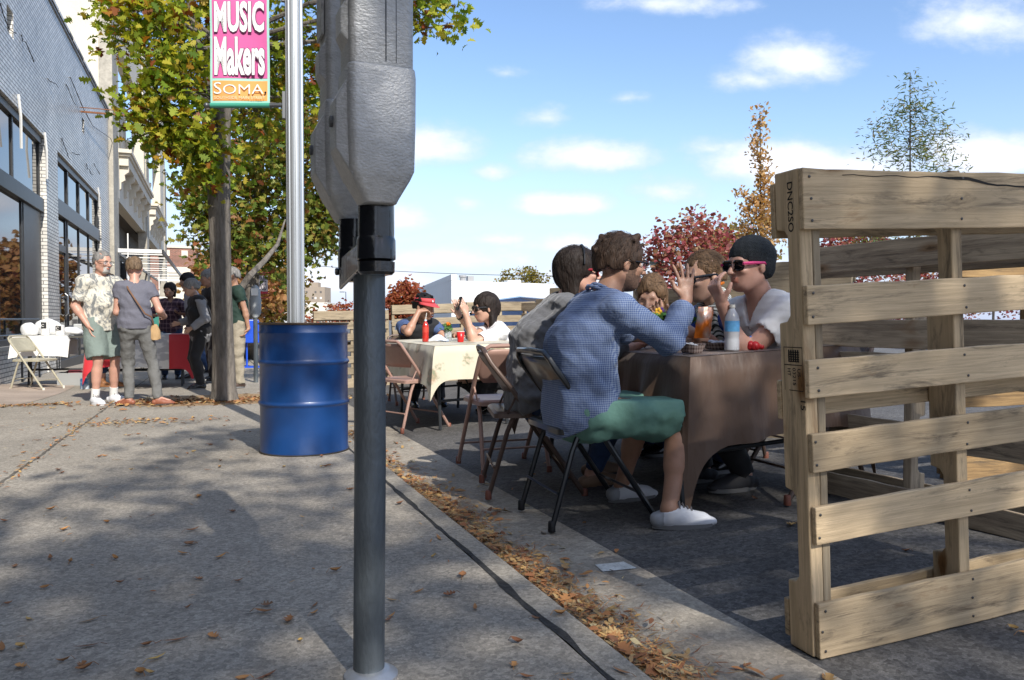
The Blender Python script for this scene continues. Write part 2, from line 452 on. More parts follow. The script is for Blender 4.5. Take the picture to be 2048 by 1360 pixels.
# lot beyond the fence and far blocks: pale asphalt
strip(lambda y: [(14, road(14, y) - .004), (40, road(14, y) - .01), (200, road(14, y) - .02)], 'parking_lot', ground_mat('lot_asphalt', (.13, .13, .13), grains=40))
# painted stub of a parking bay on the gutter
mb = MB(); mb.add([(1.25, 2.40, road(1.25, 2.4) + .003), (1.37, 2.375, road(1.37, 2.375) + .003), (1.365, 2.46, road(1.365, 2.46) + .003), (1.26, 2.48, road(1.26, 2.48) + .003)], [(0, 1, 2, 3)])
tag(mb.build('parking_mark', mat('road_paint', (.62, .62, .58), .7, var=.3, vscale=60), keep=True), kind='structure')
# ramp of reddish dust and brick by the shop wall
P = []
for i in range(9):
    t = i / 8; y = 9.6 + 4.2 * t; w = math.sin(PI * t) ** .5
    P.append([Vector((x, y, S(y) + .004 + .07 * w * max(0, (-2.0 - x)) / 1.1 * (.4 + .6 * w))) for x in (-3.0, -2.7, -2.4, -2.1, -2.0 + .25 * w - .12)])
mb = MB(); mb.grid(P); tag(mb.build('brick_ramp', m_pink, keep=True, smooth=True), kind='structure')
# patch of soil round the tree
P = [[Vector((.12 + rr * 1.25 * math.cos(a) * (1 + .12 * math.sin(3 * a)), 9.55 + rr * .8 * math.sin(a), S(9.5) + .006)) for a in [2 * PI * k / 24 for k in range(24)]] for rr in (.05, .9)]
mb = MB(); mb.grid(P, close=True); flipo = mb.build('tree_pit', mat('soil', (.30, .20, .11), .95, var=.4, vscale=25), keep=True); tag(flipo, kind='structure')

# ------------------------------------------------------------------ tile and glass
def tile_mat(name, col, mortar, w, h, msz, rough=.16, var=.12, off=.5, spec=.5, bump=.35):
    m = bpy.data.materials.new(name); m.use_nodes = True; MATS[name] = m
    nt = m.node_tree; b = nt.nodes['Principled BSDF']; L = nt.links.new
    g = nn(nt, 'ShaderNodeNewGeometry'); s = nn(nt, 'ShaderNodeSeparateXYZ'); L(g.outputs['Position'], s.inputs[0])
    ad = nn(nt, 'ShaderNodeMath', operation='ADD'); L(s.outputs[0], ad.inputs[0]); L(s.outputs[1], ad.inputs[1])
    c = nn(nt, 'ShaderNodeCombineXYZ'); L(ad.outputs[0], c.inputs[0]); L(s.outputs[2], c.inputs[1])
    br = nn(nt, 'ShaderNodeTexBrick'); L(c.outputs[0], br.inputs['Vector'])
    br.inputs['Color1'].default_value = (*[v * (1 - var) for v in col], 1); br.inputs['Color2'].default_value = (*[min(1, v * (1 + var)) for v in col], 1)
    br.inputs['Mortar'].default_value = (*mortar, 1); br.inputs['Scale'].default_value = 1; br.inputs['Mortar Size'].default_value = msz
    br.inputs['Brick Width'].default_value = w; br.inputs['Row Height'].default_value = h; br.offset = off
    no = nn(nt, 'ShaderNodeTexNoise'); no.inputs['Scale'].default_value = .9; no.inputs['Detail'].default_value = 8; no.inputs['Roughness'].default_value = .7; L(g.outputs['Position'], no.inputs['Vector'])
    mr = nn(nt, 'ShaderNodeMapRange'); L(no.outputs['Fac'], mr.inputs['Value']); mr.inputs['From Min'].default_value = .3; mr.inputs['From Max'].default_value = .7; mr.inputs['To Min'].default_value = .7; mr.inputs['To Max'].default_value = 1.1
    vm = nn(nt, 'ShaderNodeVectorMath', operation='SCALE'); L(br.outputs['Color'], vm.inputs[0]); L(mr.outputs[0], vm.inputs['Scale']); L(vm.outputs[0], b.inputs['Base Color'])
    rr = nn(nt, 'ShaderNodeMapRange'); L(br.outputs['Fac'], rr.inputs['Value']); rr.inputs['To Min'].default_value = rough; rr.inputs['To Max'].default_value = .8; L(rr.outputs[0], b.inputs['Roughness'])
    b.inputs['Specular IOR Level'].default_value = spec
    bp = nn(nt, 'ShaderNodeBump'); bp.inputs['Strength'].default_value = bump; bp.inputs['Distance'].default_value = .004; bp.invert = True
    L(br.outputs['Fac'], bp.inputs['Height']); L(bp.outputs[0], b.inputs['Normal'])
    return m
m_tile = tile_mat('glazed_tile', (.72, .69, .63), (.15, .145, .14), .21, .068, .007, rough=.34, spec=.34)
m_redbrick = tile_mat('red_brick', (.24, .085, .055), (.30, .25, .2), .24, .09, .012, rough=.8, var=.25)
m_glass = mat('dark_glass', (.012, .014, .016), .02, spec=.9); m_glass.node_tree.nodes['Principled BSDF'].inputs['IOR'].default_value = 1.5
m_bronze = mat('dark_frame', (.030, .031, .033), .4, var=.3, vscale=4)
m_beige = mat('cream_stucco', (.66, .60, .49), .85, var=.06, vscale=14, var2=.07, v2scale=.8, bump=.2, bscale=60)
m_beige2 = mat('weathered_stucco', (.40, .37, .31), .9, var=.22, vscale=9, var2=.2, v2scale=1.2, bump=.5, bscale=30)
m_rust = mat('rust', (.22, .09, .04), .85, var=.4, vscale=30)
m_white = mat('white_paint', (.74, .73, .70), .5, var=.06, vscale=10)
m_blackm = mat('black_metal', (.012, .013, .015), .35, var=.2, vscale=30)

XF_ = -3.0
shop = thing('tiled_storefront', 'grey glazed-brick shop front with tall dark shop windows, nearest building on the left', 'shop', (XF_, 20, S(20)))
def part(name, m, fn, parent=shop, **k):
    mb = MB(); fn(mb); return mb.build(name, m, parent, world=True, **k)
SOF, PAR = 4.30, 7.2
VENT = [(14.35, 5.34, .42, .42), (21.75, 5.42, .36, .36)]
def wall(mb):
    ycuts = [-9]; cells = []
    # wall slab left open where the two vent holes are
    y = -9
    for (vy, vz, w, h) in VENT:
        mb.bx(-3.35, XF_, y, vy, SOF, PAR); mb.bx(-3.35, XF_, vy, vy + w, SOF, vz); mb.bx(-3.35, XF_, vy, vy + w, vz + h, PAR); y = vy + w
    mb.bx(-3.35, XF_, y, 26.9, SOF, PAR)
part('upper_wall', m_tile, wall)
for (vy, vz, w, h) in VENT:
    part('vent_recess', mat('hole_dark', (.012, .011, .010), .9), lambda mb: (mb.bx(-3.34, -3.26, vy, vy + w, vz, vz + h)))
part('coping', mat('old_metal', (.26, .255, .25), .6, var=.4, vscale=3), lambda mb: (mb.bx(-3.4, XF_ + .04, -9, 26.9, PAR + .002, PAR + .06), mb.bx(XF_ + .002, XF_ + .03, -9, 26.9, PAR - .10, PAR - .06)))
for i, y in enumerate([14.5, 15.8, 17.5, 18.6, 20.4, 21.9, 24.2]): part('coping_trim', m_white, lambda mb: mb.bx(XF_ + .032, XF_ + .045, y, y + .5 + .9 * ((i * 37) % 7) / 7, PAR - .02, PAR + .05))
for y0, y1 in ((7.0, 8.1), (17.25, 18.44), (25.0, 26.9)):
    part('pilaster', m_tile, lambda mb: mb.bx(-3.35, XF_ + .001, y0, y1, S(y0) - .1, SOF - .002))
part('knee_wall', m_tile, lambda mb: mb.bx(-3.3, XF_ - .02, 8.12, 17.2, -.4, .33))
part('sill', mat('grey_sill', (.24, .24, .23), .7, var=.2), lambda mb: mb.bx(-3.32, XF_ + .03, 8.12, 17.2, .332, .40))
part('back_wall', mat('shop_dark', (.008, .008, .009), .9), lambda mb: mb.bx(-3.9, -3.8, -9, 26.9, -.4, PAR))
def frames(mb):
    # left bay
    mb.bx(-3.28, XF_ - .03, 8.12, 17.2, 2.86, 3.12)            # transom bar
    mb.bx(-3.26, XF_ - .06, 8.12, 17.2, SOF - .14, SOF - .003)
    mb.bx(-3.26, XF_ - .06, 8.12, 17.2, .402, .50)
    mb.bx(-3.24, XF_ - .085, 15.72, 17.15, .502, 2.858)
    # right bay
    mb.bx(-3.28, XF_ - .03, 18.46, 24.98, 3.03, 3.36)
    mb.bx(-3.26, XF_ - .06, 18.46, 24.98, SOF - .14, SOF - .003)
    mb.bx(-3.26, XF_ - .06, 18.46, 24.98, -.4, -.05)
part('shop_frame', m_bronze, frames, bev=.006)
for y in (8.12, 10.4, 12.3, 14.02, 15.62): part('mullion', m_bronze, lambda mb: mb.bx(-3.25, XF_ - .095, y, y + .05, .502, 2.858))
for y in (8.12, 10.4, 12.7, 15.0, 17.1): part('mullion', m_bronze, lambda mb: mb.bx(-3.25, XF_ - .09, y, y + .07, 3.122, SOF - .142))
for y in (18.46, 20.1, 21.7, 23.3, 24.88): part('mullion', m_bronze, lambda mb: (mb.bx(-3.25, XF_ - .09, y, y + .06, -.4, 3.028)))
for y in (18.46, 20.1, 21.7, 23.3, 24.88): part('mullion', m_bronze, lambda mb: (mb.bx(-3.25, XF_ - .08, y, y + .1, 3.362, SOF - .142)))
for y0, y1, z0, z1 in [(8.2, 10.4, .5, 2.86), (10.45, 12.3, .5, 2.86), (12.35, 14.02, .5, 2.86), (14.07, 15.62, .5, 2.86),
                       (8.2, 10.4, 3.12, SOF - .14), (10.5, 12.7, 3.12, SOF - .14), (12.8, 15.0, 3.12, SOF - .14), (15.07, 17.1, 3.12, SOF - .14),
                       (20.2, 21.7, -.05, 3.03), (21.8, 23.3, -.05, 3.03), (23.4, 24.9, -.05, 3.03),
                       (18.5, 20.1, 3.36, SOF - .14), (20.2, 21.7, 3.36, SOF - .14), (21.8, 23.3, 3.36, SOF - .14), (23.4, 24.9, 3.36, SOF - .14)]:
    part('window_pane', m_glass, lambda mb: mb.bx(-3.125, -3.115, y0 - .02, y1 + .02, z0 - .02, z1 + .02))
dr = part('door', m_bronze, lambda mb: (mb.bx(-3.17, -3.11, 18.56, 18.7, -.2, 3.03), mb.bx(-3.17, -3.11, 19.95, 20.1, -.2, 3.03), mb.bx(-3.17, -3.11, 18.7, 19.95, -.2, .1), mb.bx(-3.17, -3.11, 18.7, 19.95, 2.3, 2.45)))
part('door_glass', m_glass, lambda mb: mb.bx(-3.14, -3.13, 18.69, 19.96, .09, 3.0), parent=dr)
part('door_handle', mat('brushed_metal', (.6, .6, .6), .3, metal=1), lambda mb: mb.tube([(-3.11, 19.8, .9), (-3.06, 19.8, .95), (-3.06, 19.8, 1.35), (-3.11, 19.8, 1.4)], .015), parent=dr)
part('rusty_bar', m_rust, lambda mb: (mb.bx(XF_, XF_ + 1.75, 21.6, 21.64, 5.86, 5.90), mb.bx(XF_, XF_ + .75, 21.6, 21.62, 5.97, 5.99)))
def strips(mb):
    for y, z0, ln in ((14.9, 4.5, .85), (17.0, 4.35, .85), (24.2, 4.45, .5)):
        mb.tube([(XF_ + .03, y, z0), (XF_ + .05, y + .05, z0 - ln * .4), (XF_ + .03, y + .15, z0 - ln)], .022, 5)
part('peeling_trim', m_white, strips)
def wires(mb):
    R = random.Random(5)
    for (y, z) in ((17.5, 5.5), (19.5, 5.95), (15.3, 5.6), (22.3, 4.75), (20.2, 4.6), (18.9, 4.65), (23.6, 5.0), (13.9, 5.6)):
        p = [(XF_ + .01, y, z)]
        for k in range(4): p.append((XF_ + .02 + .03 * k, p[-1][1] + R.uniform(.02, .2), p[-1][2] + R.uniform(-.14, .03)))
        mb.tube(p, .008, 4)
    mb.tube([(XF_ + .02, 20.0, 6.25), (XF_ + .06, 21.5, 5.95), (XF_ + .05, 23.2, 5.9), (XF_ + .1, 26.5, 6.3), (XF_ + .1, 27.6, 6.2)], .010, 5)
part('loose_wire', m_blackm, wires)
mb = MB()                             # low railing in front of the shop window
for z in (.60, .84): mb.tube([(-2.86, 8.2, z - .02), (-2.86, 15.6, z - .02)], .017, 6)
for y in (9.8, 11.3, 12.8, 14.3, 15.6): mb.tube([(-2.86, y, -.2), (-2.86, y, .83)], .017, 6)
tag(mb.build('railing', m_blackm), 'low black metal railing before the shop window sill', 'railing')

# ------------------------------------------------------------------ cream building with balconies
bb = thing('cream_building', 'cream stucco building with arched window recesses and small balconies beyond the tiled shop', 'building', (XF_, 41, S(41)))
def pb(name, m, fn, **k): return part(name, m, fn, parent=k.pop('parent', bb), **k)
TOP = 14
pb('side_wall', m_beige, lambda mb: mb.bx(-20, -3.25, 26.95, 27.4, -1, TOP))
def fac(mb):
    mb.bx(-3.4, XF_ + .02, 27.42, 29.6, 4.9, TOP)                  # pilaster zones
    mb.bx(-3.4, XF_ + .02, 39.6, 42.7, 4.9, TOP)
    mb.bx(-3.4, XF_ + .02, 51.2, 56.2, 4.9, TOP)
    mb.bx(-3.4, XF_ - .05, 29.6, 39.6, 4.9, 6.5); mb.bx(-3.4, XF_ - .05, 42.7, 51.2, 4.9, 6.5)
    mb.bx(-3.4, XF_ - .02, 29.6, 39.6, 10.4, TOP); mb.bx(-3.4, XF_ - .02, 42.7, 51.2, 10.4, TOP)
pb('facade_wall', m_beige, fac)
pb('pier', m_beige2, lambda mb: (mb.bx(-3.45, XF_ + .12, 26.96, 28.3, -1, TOP + .1)))
pb('pier', m_beige2, lambda mb: (mb.bx(-3.3, XF_ + .08, 40.2, 41.4, -1, 9.8)))
pb('pier', m_beige2, lambda mb: (mb.bx(-3.3, XF_ + .08, 54.6, 56.3, -1, 10.5)))
for y0, y1 in ((29.6, 39.6), (42.7, 51.2)):
    def rec(mb):
        # window wall at the back of the recess, three arches
        n = 3; w = (y1 - y0) / n
        mb.bx(-3.75, -3.7, y0, y1, 6.5, 10.4)
    rp = pb('window_recess', m_beige, rec)
    n = 3; w = (y1 - y0) / n
    for i in range(n):
        a, b = y0 + i * w + .5, y0 + (i + 1) * w - .5
        poly = [(a, 6.5), (b, 6.5), (b, 8.9)] + [((a + b) / 2 + (b - a) / 2 * math.cos(t), 8.9 + .8 * math.sin(t)) for t in [PI * k / 8 for k in range(1, 8)]] + [(a, 8.9)]
        pb('arched_window', mat('window_shade', (.28, .26, .22), .4), lambda mb: mb.prism(poly, -3.70, -3.66, 'x'), parent=rp)
        pb('column', m_beige, lambda mb: mb.lathe([(.14, 6.5), (.11, 6.7), (.11, 8.6), (.17, 8.8), (.17, 8.95)], (-3.62, b + .5, 0), 10), parent=rp)
    def balc(mb):
        mb.bx(-3.4, XF_ + .42, y0 - .2, y1 + .2, 6.45, 6.58)
        mb.bx(-3.4, XF_ + .36, y0 - .1, y1 + .1, 6.36, 6.448)
        mb.bx(-3.1, XF_ + .30, y0, y1, 6.05, 6.358)
    pb('balcony', m_beige, balc, bev=.01)
    nb = 6
    for i in range(nb):
        yb = y0 + .25 + (y1 - y0 - .5) * i / (nb - 1)
        poly = [(XF_ - .05, 6.05), (XF_ + .30, 6.05), (XF_ + .29, 5.86), (XF_ + .16, 5.76), (XF_ + .18, 5.58), (XF_ + .06, 5.5), (XF_ + .05, 5.28), (XF_ - .05, 5.22)]
        pb('bracket', m_beige, lambda mb: mb.prism(poly, yb - .11, yb + .11, 'y'))
pb('lintel_shadow', mat('recess_shade', (.035, .033, .030), .9), lambda mb: mb.bx(-4.4, -4.35, 28.3, 54.6, -1, 4.9))  # dark sheet standing in for the shade inside the open ground floor
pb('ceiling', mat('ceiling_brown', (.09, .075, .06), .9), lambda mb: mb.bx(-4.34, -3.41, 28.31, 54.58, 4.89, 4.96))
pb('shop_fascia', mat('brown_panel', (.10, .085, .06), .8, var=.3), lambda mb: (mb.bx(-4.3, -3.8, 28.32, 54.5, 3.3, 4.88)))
for y in (28.5, 30.5, 33, 35.5, 38, 42, 45, 48, 51): pb('mullion', m_bronze, lambda mb: mb.bx(-3.7, -3.6, y, y + .12, -1, 3.3))
pb('storefront_glass', m_glass, lambda mb: mb.bx(-3.72, -3.70, 28.4, 54.5, .1, 3.3))
# slatted metal canopy
cn = thing('slatted_canopy', 'flat canopy of thin white metal slats hung over the pavement from the cream building', 'canopy', (-2.3, 36, 3))
def can(mb):
    mb.bx(-2.98, -1.60, 27.9, 28.02, 2.98, 3.10); mb.bx(-2.98, -1.60, 47.6, 47.7, 2.98, 3.08)
part('canopy_beam', m_white, can, parent=cn)
part('canopy_edge', m_bronze, lambda mb: (mb.bx(-1.60, -1.54, 27.9, 47.7, 2.96, 3.10), mb.bx(-2.98, -2.92, 28.03, 47.6, 2.96, 3.06)), parent=cn)
for i in range(12):
    y = 29.2 + i * 1.55
    part('slat', m_white if i % 5 in (0, 1, 3) else mat('grey_slat', (.35, .35, .34), .5), lambda mb: mb.bx(-2.91, -1.61, y, y + .03, 3.015, 3.05), parent=cn)
part('hanger', m_white, lambda mb: (mb.bx(-2.9, -2.86, 31.0, 31.04, 2.2, 3.9), mb.bx(-2.5, -2.46, 41, 41.04, 1.9, 3.0), mb.bx(-2.5, -2.0, 41, 41.04, 1.86, 1.93)), parent=cn)

# ------------------------------------------------------------------ red brick building beyond
rb = thing('red_brick_building', 'red brick building with a cream panel and white coping beyond the canopy', 'building', (-6, 75, S(70)))
rbp = lambda n, m, f, **k: part(n, m, f, parent=rb, **k)
x1 = -1.45
rbp('wall', m_redbrick, lambda mb: mb.bx(-20, x1, 72, 150, -1.5, 6.9))
rbp('coping', m_beige, lambda mb: mb.bx(-20.1, x1 + .1, 71.9, 150, 6.902, 7.1))
rbp('panel', m_beige, lambda mb: (mb.bx(-4.0, -1.9, 71.9, 71.99, -1, 5.3)))
rbp('panel_frame', mat('panel_trim', (.45, .42, .36), .8), lambda mb: (mb.bx(-3.6, -2.3, 71.85, 71.898, 3.6, 4.8)))
for xx in (-4.0, -2.6): rbp('stone_block', m_beige, lambda mb: mb.bx(xx, xx + .5, 71.9, 71.98, 6.2, 6.7))
rbp('door', mat('green_door', (.02, .16, .12), .5), lambda mb: mb.bx(-5.0, -4.4, 71.9, 71.98, -.8, 2.4))
rbp('chimney', m_bronze, lambda mb: mb.bx(-8.0, -7.5, 80, 80.6, 6.9, 8.2))

# ------------------------------------------------------------------ far buildings
def boxat(name, label, cat, px0, px1, pytop, Z, depth, m, top_m=None, wins=None, zb=-1.2):
    a = at(px0, pytop, Z); b = at(px1, pytop, Z)
    t = thing(name, label, cat, (a + b) / 2)
    fwd = Vector((sf, cf, 0)); rt = Vector((cf, -sf, 0))
    w = (b - a).length
    M = Matrix((rt, fwd, Vector((0, 0, 1)))).transposed().to_4x4(); M.translation = Vector((a.x, a.y, 0))
    mb = MB(); mb.bx(0, w, 0, depth, zb, a.z, M=M); mb.build('wall', m, t, world=True)
    return t, M, w, a.z
m_tower = mat('tan_wall', (.33, .27, .21), .9, var=.05, vscale=.3)
t, M, w, z = boxat('apartment_tower', 'tan apartment tower far away with small windows and a rooftop block', 'building', 606, 650, 574, 420, 14, m_tower)
mb = MB(); mb.bx(w * .30, w * .66, 2, 8, z, z + 2.6, M=M); mb.build('rooftop_block', m_tower, t, world=True)
for r in range(5):
    for c in (.18, .45, .58, .82):
        if (r * 7 + int(c * 100)) % 5 == 0: continue
        mb = MB(); zz = z - 2.2 - r * 3.2; mb.bx(w * c - .5, w * c + .5, -.05, -.01, zz - 1.1, zz, M=M)
        mb.build('window', m_white if (r + int(c * 10)) % 3 == 0 else mat('far_window', (.12, .11, .1), .5), t, world=True)
t, M, w, z = boxat('low_white_building', 'long low pale building under the distant tan tower', 'building', 545, 652, 618, 230, 20, mat('pale_wall', (.60, .57, .50), .8, var=.05, vscale=.2))
mb = MB(); mb.bx(w * .62, w, 2, 12, z, z + 2.0, M=M); mb.build('raised_roof', MATS['pale_wall'], t, world=True)
for i in range(7):
    mb = MB(); mb.bx(w * (.04 + .13 * i), w * (.04 + .13 * i) + 1.4, -.06, -.01, -.6, 1.0, M=M); mb.build('window', MATS['far_window'], t, world=True)
t, M, w, z = boxat('white_shed', 'small white shed with dark posts right of the trees far down the street', 'shed', 545, 562, 630, 150, 6, m_white)
mb = MB()
for i in range(4): mb.bx(w * (.15 + .22 * i), w * (.15 + .22 * i) + .18, -.06, -.01, -1, z - .2, M=M)
mb.build('post', m_bronze, t, world=True)
# white warehouse: two walls that meet at a corner
wh = thing('white_warehouse', 'large plain white warehouse with a shaded grey side behind the pallet fence', 'building', at(903, 640, 60))
A = at(826, 580, 92); B = at(903, 549, 60); C = at(1110, 566, 66); D = A + (C - B)
m_wh = mat('warehouse_white', (.72, .72, .70), .7, var=.03, vscale=1, var2=.03, v2scale=.1)
def whb(mb):
    vs = []
    for p in (A, B, C, D): vs += [(p.x, p.y, -1.5), (p.x, p.y, {0: A.z, 1: B.z}.get((A, B, C, D).index(p), C.z - .2))]
    mb.add(vs, [(0, 2, 3, 1), (2, 4, 5, 3), (4, 6, 7, 5), (6, 0, 1, 7), (1, 3, 5, 7)])
B2 = Vector((B.x, B.y, 0)); d1 = (C - B); d1.z = 0; d1.normalize()
def whb2(mb):
    zt = lambda p, py: 0
    Mx = frame((B.x, B.y, 0), d1, (A - B).normalized() * 1.0)
    L1 = (Vector((C.x, C.y, 0)) - B2).length; L2 = (Vector((A.x, A.y, 0)) - B2).length
    dirA = Vector((A.x - B.x, A.y - B.y, 0)).normalized()
    zr = 3.85
    q = lambda s, t, z: B2 + d1 * s + dirA * t + Vector((0, 0, z))
    vs = [q(0, 0, -1.5), q(L1, 0, -1.5), q(L1, L2, -1.5), q(0, L2, -1.5), q(0, 0, zr), q(L1, 0, zr), q(L1, L2, zr), q(0, L2, zr)]
    mb.add(vs, [(0, 1, 5, 4), (1, 2, 6, 5), (2, 3, 7, 6), (3, 0, 4, 7), (4, 5, 6, 7)])
part('wall', m_wh, whb2, parent=wh)
def para(mb):
    dirA = Vector((A.x - B.x, A.y - B.y, 0)).normalized(); L2 = (Vector((A.x, A.y, 0)) - B2).length
    q = lambda s, t, z: B2 + d1 * s + dirA * t + Vector((0, 0, z))
    zc = B.z; vs = [q(-.02, -.02, 3.852), q(.5, -.02, 3.852), q(.5, L2, 3.852), q(-.02, L2, 3.852), q(-.02, -.02, zc), q(.5, -.02, zc), q(.5, L2, zc), q(-.02, L2, zc)]
    mb.add(vs, [(0, 1, 5, 4), (1, 2, 6, 5), (2, 3, 7, 6), (3, 0, 4, 7), (4, 5, 6, 7)])
part('parapet', m_wh, para, parent=wh)
part('roof_vent', mat('vent_grey', (.3, .3, .3), .5), lambda mb: (mb.lathe([(.25, 3.85), (.25, 4.25), (.33, 4.3), (.33, 4.45)], B2 + d1 * 1.4 + Vector((.6, 3, 0)), 10), mb.box(B2 + d1 * 2.1 + Vector((.6, 3, 4.1)), (.5, .5, .6))), parent=wh)
part('rooftop_unit', m_white, lambda mb: mb.box(B2 + d1 * 6.4 + Vector((.6, 3, 4.0)), (1.2, 1, .35)), parent=wh)
# ------------------------------------------------------------------ trees
def oak_leaf():
    """lobed leaf outline in the xy plane, length 1 along x"""
    up = [(0, .0), (.10, .03), (.18, .20), (.26, .10), (.38, .36), (.48, .14), (.62, .40), (.70, .16), (.86, .22), (1.0, 0)]
    return up + [(x, -y) for x, y in reversed(up[1:-1])]
def slim_leaf(w=.16):
    up = [(0, 0), (.2, w * .7), (.5, w), (.8, w * .6), (1, 0)]
    return up + [(x, -y) for x, y in reversed(up[1:-1])]
def plain_leaf():
    return [(0, 0), (.35, .3), (.75, .26), (1, 0), (.75, -.26), (.35, -.3)]
def leaf_arrays(outline, pos, size, rng, droop=.3, jit=1.0, dirs=None):
    n = len(pos); k = len(outline); O = np.array(outline)
    f = rng.normal(size=(n, 3)); f[:, 2] = f[:, 2] * .5 - droop
    if dirs is not None: f = f * jit + dirs * 1.2
    f /= np.linalg.norm(f, axis=1)[:, None]
    u = rng.normal(size=(n, 3)); u[:, 2] += .8
    s = np.cross(u, f); s /= np.linalg.norm(s, axis=1)[:, None]
    nr = np.cross(f, s)
    sz = size * rng.uniform(.65, 1.25, n)
    cup = (O[:, 0] - .5) ** 2 * .5 * -1 + np.abs(O[:, 1]) * .5
    V = pos[:, None, :] + (f[:, None, :] * O[None, :, 0, None] + s[:, None, :] * O[None, :, 1, None] + nr[:, None, :] * cup[None, :, None]) * sz[:, None, None]
    return V.reshape(-1, 3), n, k
def leaves_mesh(name, parts, m, parent, world=True):
    V = np.concatenate([p[0] for p in parts]); 
    M = XF[parent.name].inverted() if parent is not None else Matrix()
    V = (np.c_[V, np.ones(len(V))] @ np.array(M).T)[:, :3]
    me = bpy.data.meshes.new(name); me.vertices.add(len(V)); me.vertices.foreach_set('co', V.astype(np.float32).ravel())
    nl = len(V); me.loops.add(nl); me.loops.foreach_set('vertex_index', np.arange(nl, dtype=np.int32))
    starts = []; o = 0
    for _, n, k in parts: starts.append(o + np.arange(n) * k); o += n * k
    st = np.concatenate(starts).astype(np.int32); me.polygons.add(len(st)); me.polygons.foreach_set('loop_start', st)
    me.materials.append(m); me.update(calc_edges=True); me.validate()
    ob = bpy.data.objects.new(name, me); scn.collection.objects.link(ob); ob.parent = parent; XF[ob.name] = XF.get(parent.name, Matrix()) if parent else Matrix()
    return ob
def leaf_mat(name, ramp, rough=.5, trans=.42):
    m = mat(name, ramp[0][1], rough, island=ramp, spec=.35)
    nt = m.node_tree; b = nt.nodes['Principled BSDF']; out = nt.nodes['Material Output']
    tr = nn(nt, 'ShaderNodeBsdfTranslucent'); src = b.inputs['Base Color'].links[0].from_socket
    g = nn(nt, 'ShaderNodeVectorMath', operation='MULTIPLY'); nt.links.new(src, g.inputs[0]); g.inputs[1].default_value = (1.3, 1.25, .7)
    nt.links.new(g.outputs[0], tr.inputs['Color'])
    mx = nn(nt, 'ShaderNodeMixShader'); mx.inputs[0].default_value = trans
    nt.links.new(b.outputs[0], mx.inputs[1]); nt.links.new(tr.outputs[0], mx.inputs[2]); nt.links.new(mx.outputs[0], out.inputs['Surface'])
    return m
m_bark = mat('bark', (.15, .132, .112), .95, var=.5, vscale=18, var2=.35, v2scale=4, bump=1.0, bscale=26, bdist=.03, stretch=(1, 1, .22))
m_bark_d = mat('bark_dark', (.07, .058, .045), .9, var=.35, vscale=30)
def limb(a, b, rng, bend=.12, n=6):
    a = Vector(a); b = Vector(b); d = (b - a).length; pts = []
    off = Vector(rng.normal(size=3)) * d * bend
    for i in range(n):
        t = i / (n - 1); pts.append(a.lerp(b, t) + off * math.sin(PI * t) + Vector((0, 0, d * .06 * math.sin(PI * t))))
    return pts
def tree(name, label, trunk, tr, blobs, leafm, outline, lsize, group=None, seed=1, barkm=None, per=22, spread=.28, extra=None, cat='tree', droop=.3, twigs=True, trunk_n=16, limbr=.35):
    """trunk: points; tr: radii; blobs: (centre, radii, clusters)"""
    rng = np.random.default_rng(seed); barkm = barkm or m_bark
    t = thing(name, label, cat, trunk[0], 0, group)
    mb = MB(); mb.tube(trunk, tr, trunk_n)
    if extra: extra(mb)
    o = mb.build('trunk', barkm, t, smooth=True, world=True)
    br = MB(); allp = []; lens = sum((Vector(trunk[i + 1]) - Vector(trunk[i])).length for i in range(len(trunk) - 1))
    T = [Vector(p) for p in trunk]
    for (c, r, ncl) in blobs:
        c = Vector(c); r = Vector(r)
        # the limb leaves the trunk below the blob
        cand = [(abs((c.z - r.z * .4) - p.z) + .25 * (p - c).length, i) for i, p in enumerate(T)]; i0 = min(cand)[1]; i0 = max(i0, len(T) // 3)
        L = limb(T[i0], c, rng, .08); r0 = tr[i0] * limbr
        br.tube(L, [r0 * (1 - .75 * k / 5) for k in range(6)], 7)
        P = rng.normal(size=(ncl, 3)); P /= np.linalg.norm(P, axis=1)[:, None]; P *= (rng.uniform(.25, 1, ncl) ** .45)[:, None]
        lump = 1 + .22 * np.sin(P[:, 0] * 5 + c.x * 7) * np.cos(P[:, 2] * 4 + c.y * 3)
        P = P * lump[:, None]
        P = np.array(c)[None] + P * np.array(r)[None]
        for p in P:
            if twigs:
                s = L[int(rng.integers(2, 6))]; w = limb(s, p, rng, .12, 4); br.tube(w, [max(r0 * .22, .006), r0 * .14, r0 * .09, .002], 4, cap=False)
        n = ncl * per
        idx = np.repeat(np.arange(ncl), per)
        off = rng.normal(size=(n, 3)) * spread * .5
        allp.append(P[idx] + off)
    br.build('limbs', barkm, t, smooth=True, world=True)
    pos = np.concatenate(allp)
    c = leaves_mesh('crown', [leaf_arrays(outline, pos, lsize, rng, droop)], leafm, t)
    return t
GREENS = [(0, (.09, .16, .014)), (.2, (.16, .24, .02)), (.45, (.28, .34, .03)), (.72, (.42, .42, .04)), (.86, (.48, .38, .045)), (.93, (.34, .14, .02)), (.97, (.22, .05, .02)), (1, (.30, .16, .03))]
m_leafA = leaf_mat('oak_leaf_turning', GREENS)
m_leafB = leaf_mat('oak_leaf_green', [(0, (.07, .13, .02)), (.4, (.19, .25, .045)), (.65, (.32, .32, .06)), (.85, (.32, .22, .06)), (.95, (.28, .08, .04)), (1, (.3, .2, .06))])
m_leafO = leaf_mat('orange_leaf', [(0, (.34, .17, .07)), (.3, (.46, .24, .10)), (.6, (.40, .27, .09)), (.85, (.26, .09, .05)), (1, (.45, .25, .08))])
m_leafY = leaf_mat('yellow_green_leaf', [(0, (.20, .17, .03)), (.4, (.26, .20, .04)), (.7, (.14, .15, .03)), (1, (.34, .18, .04))])
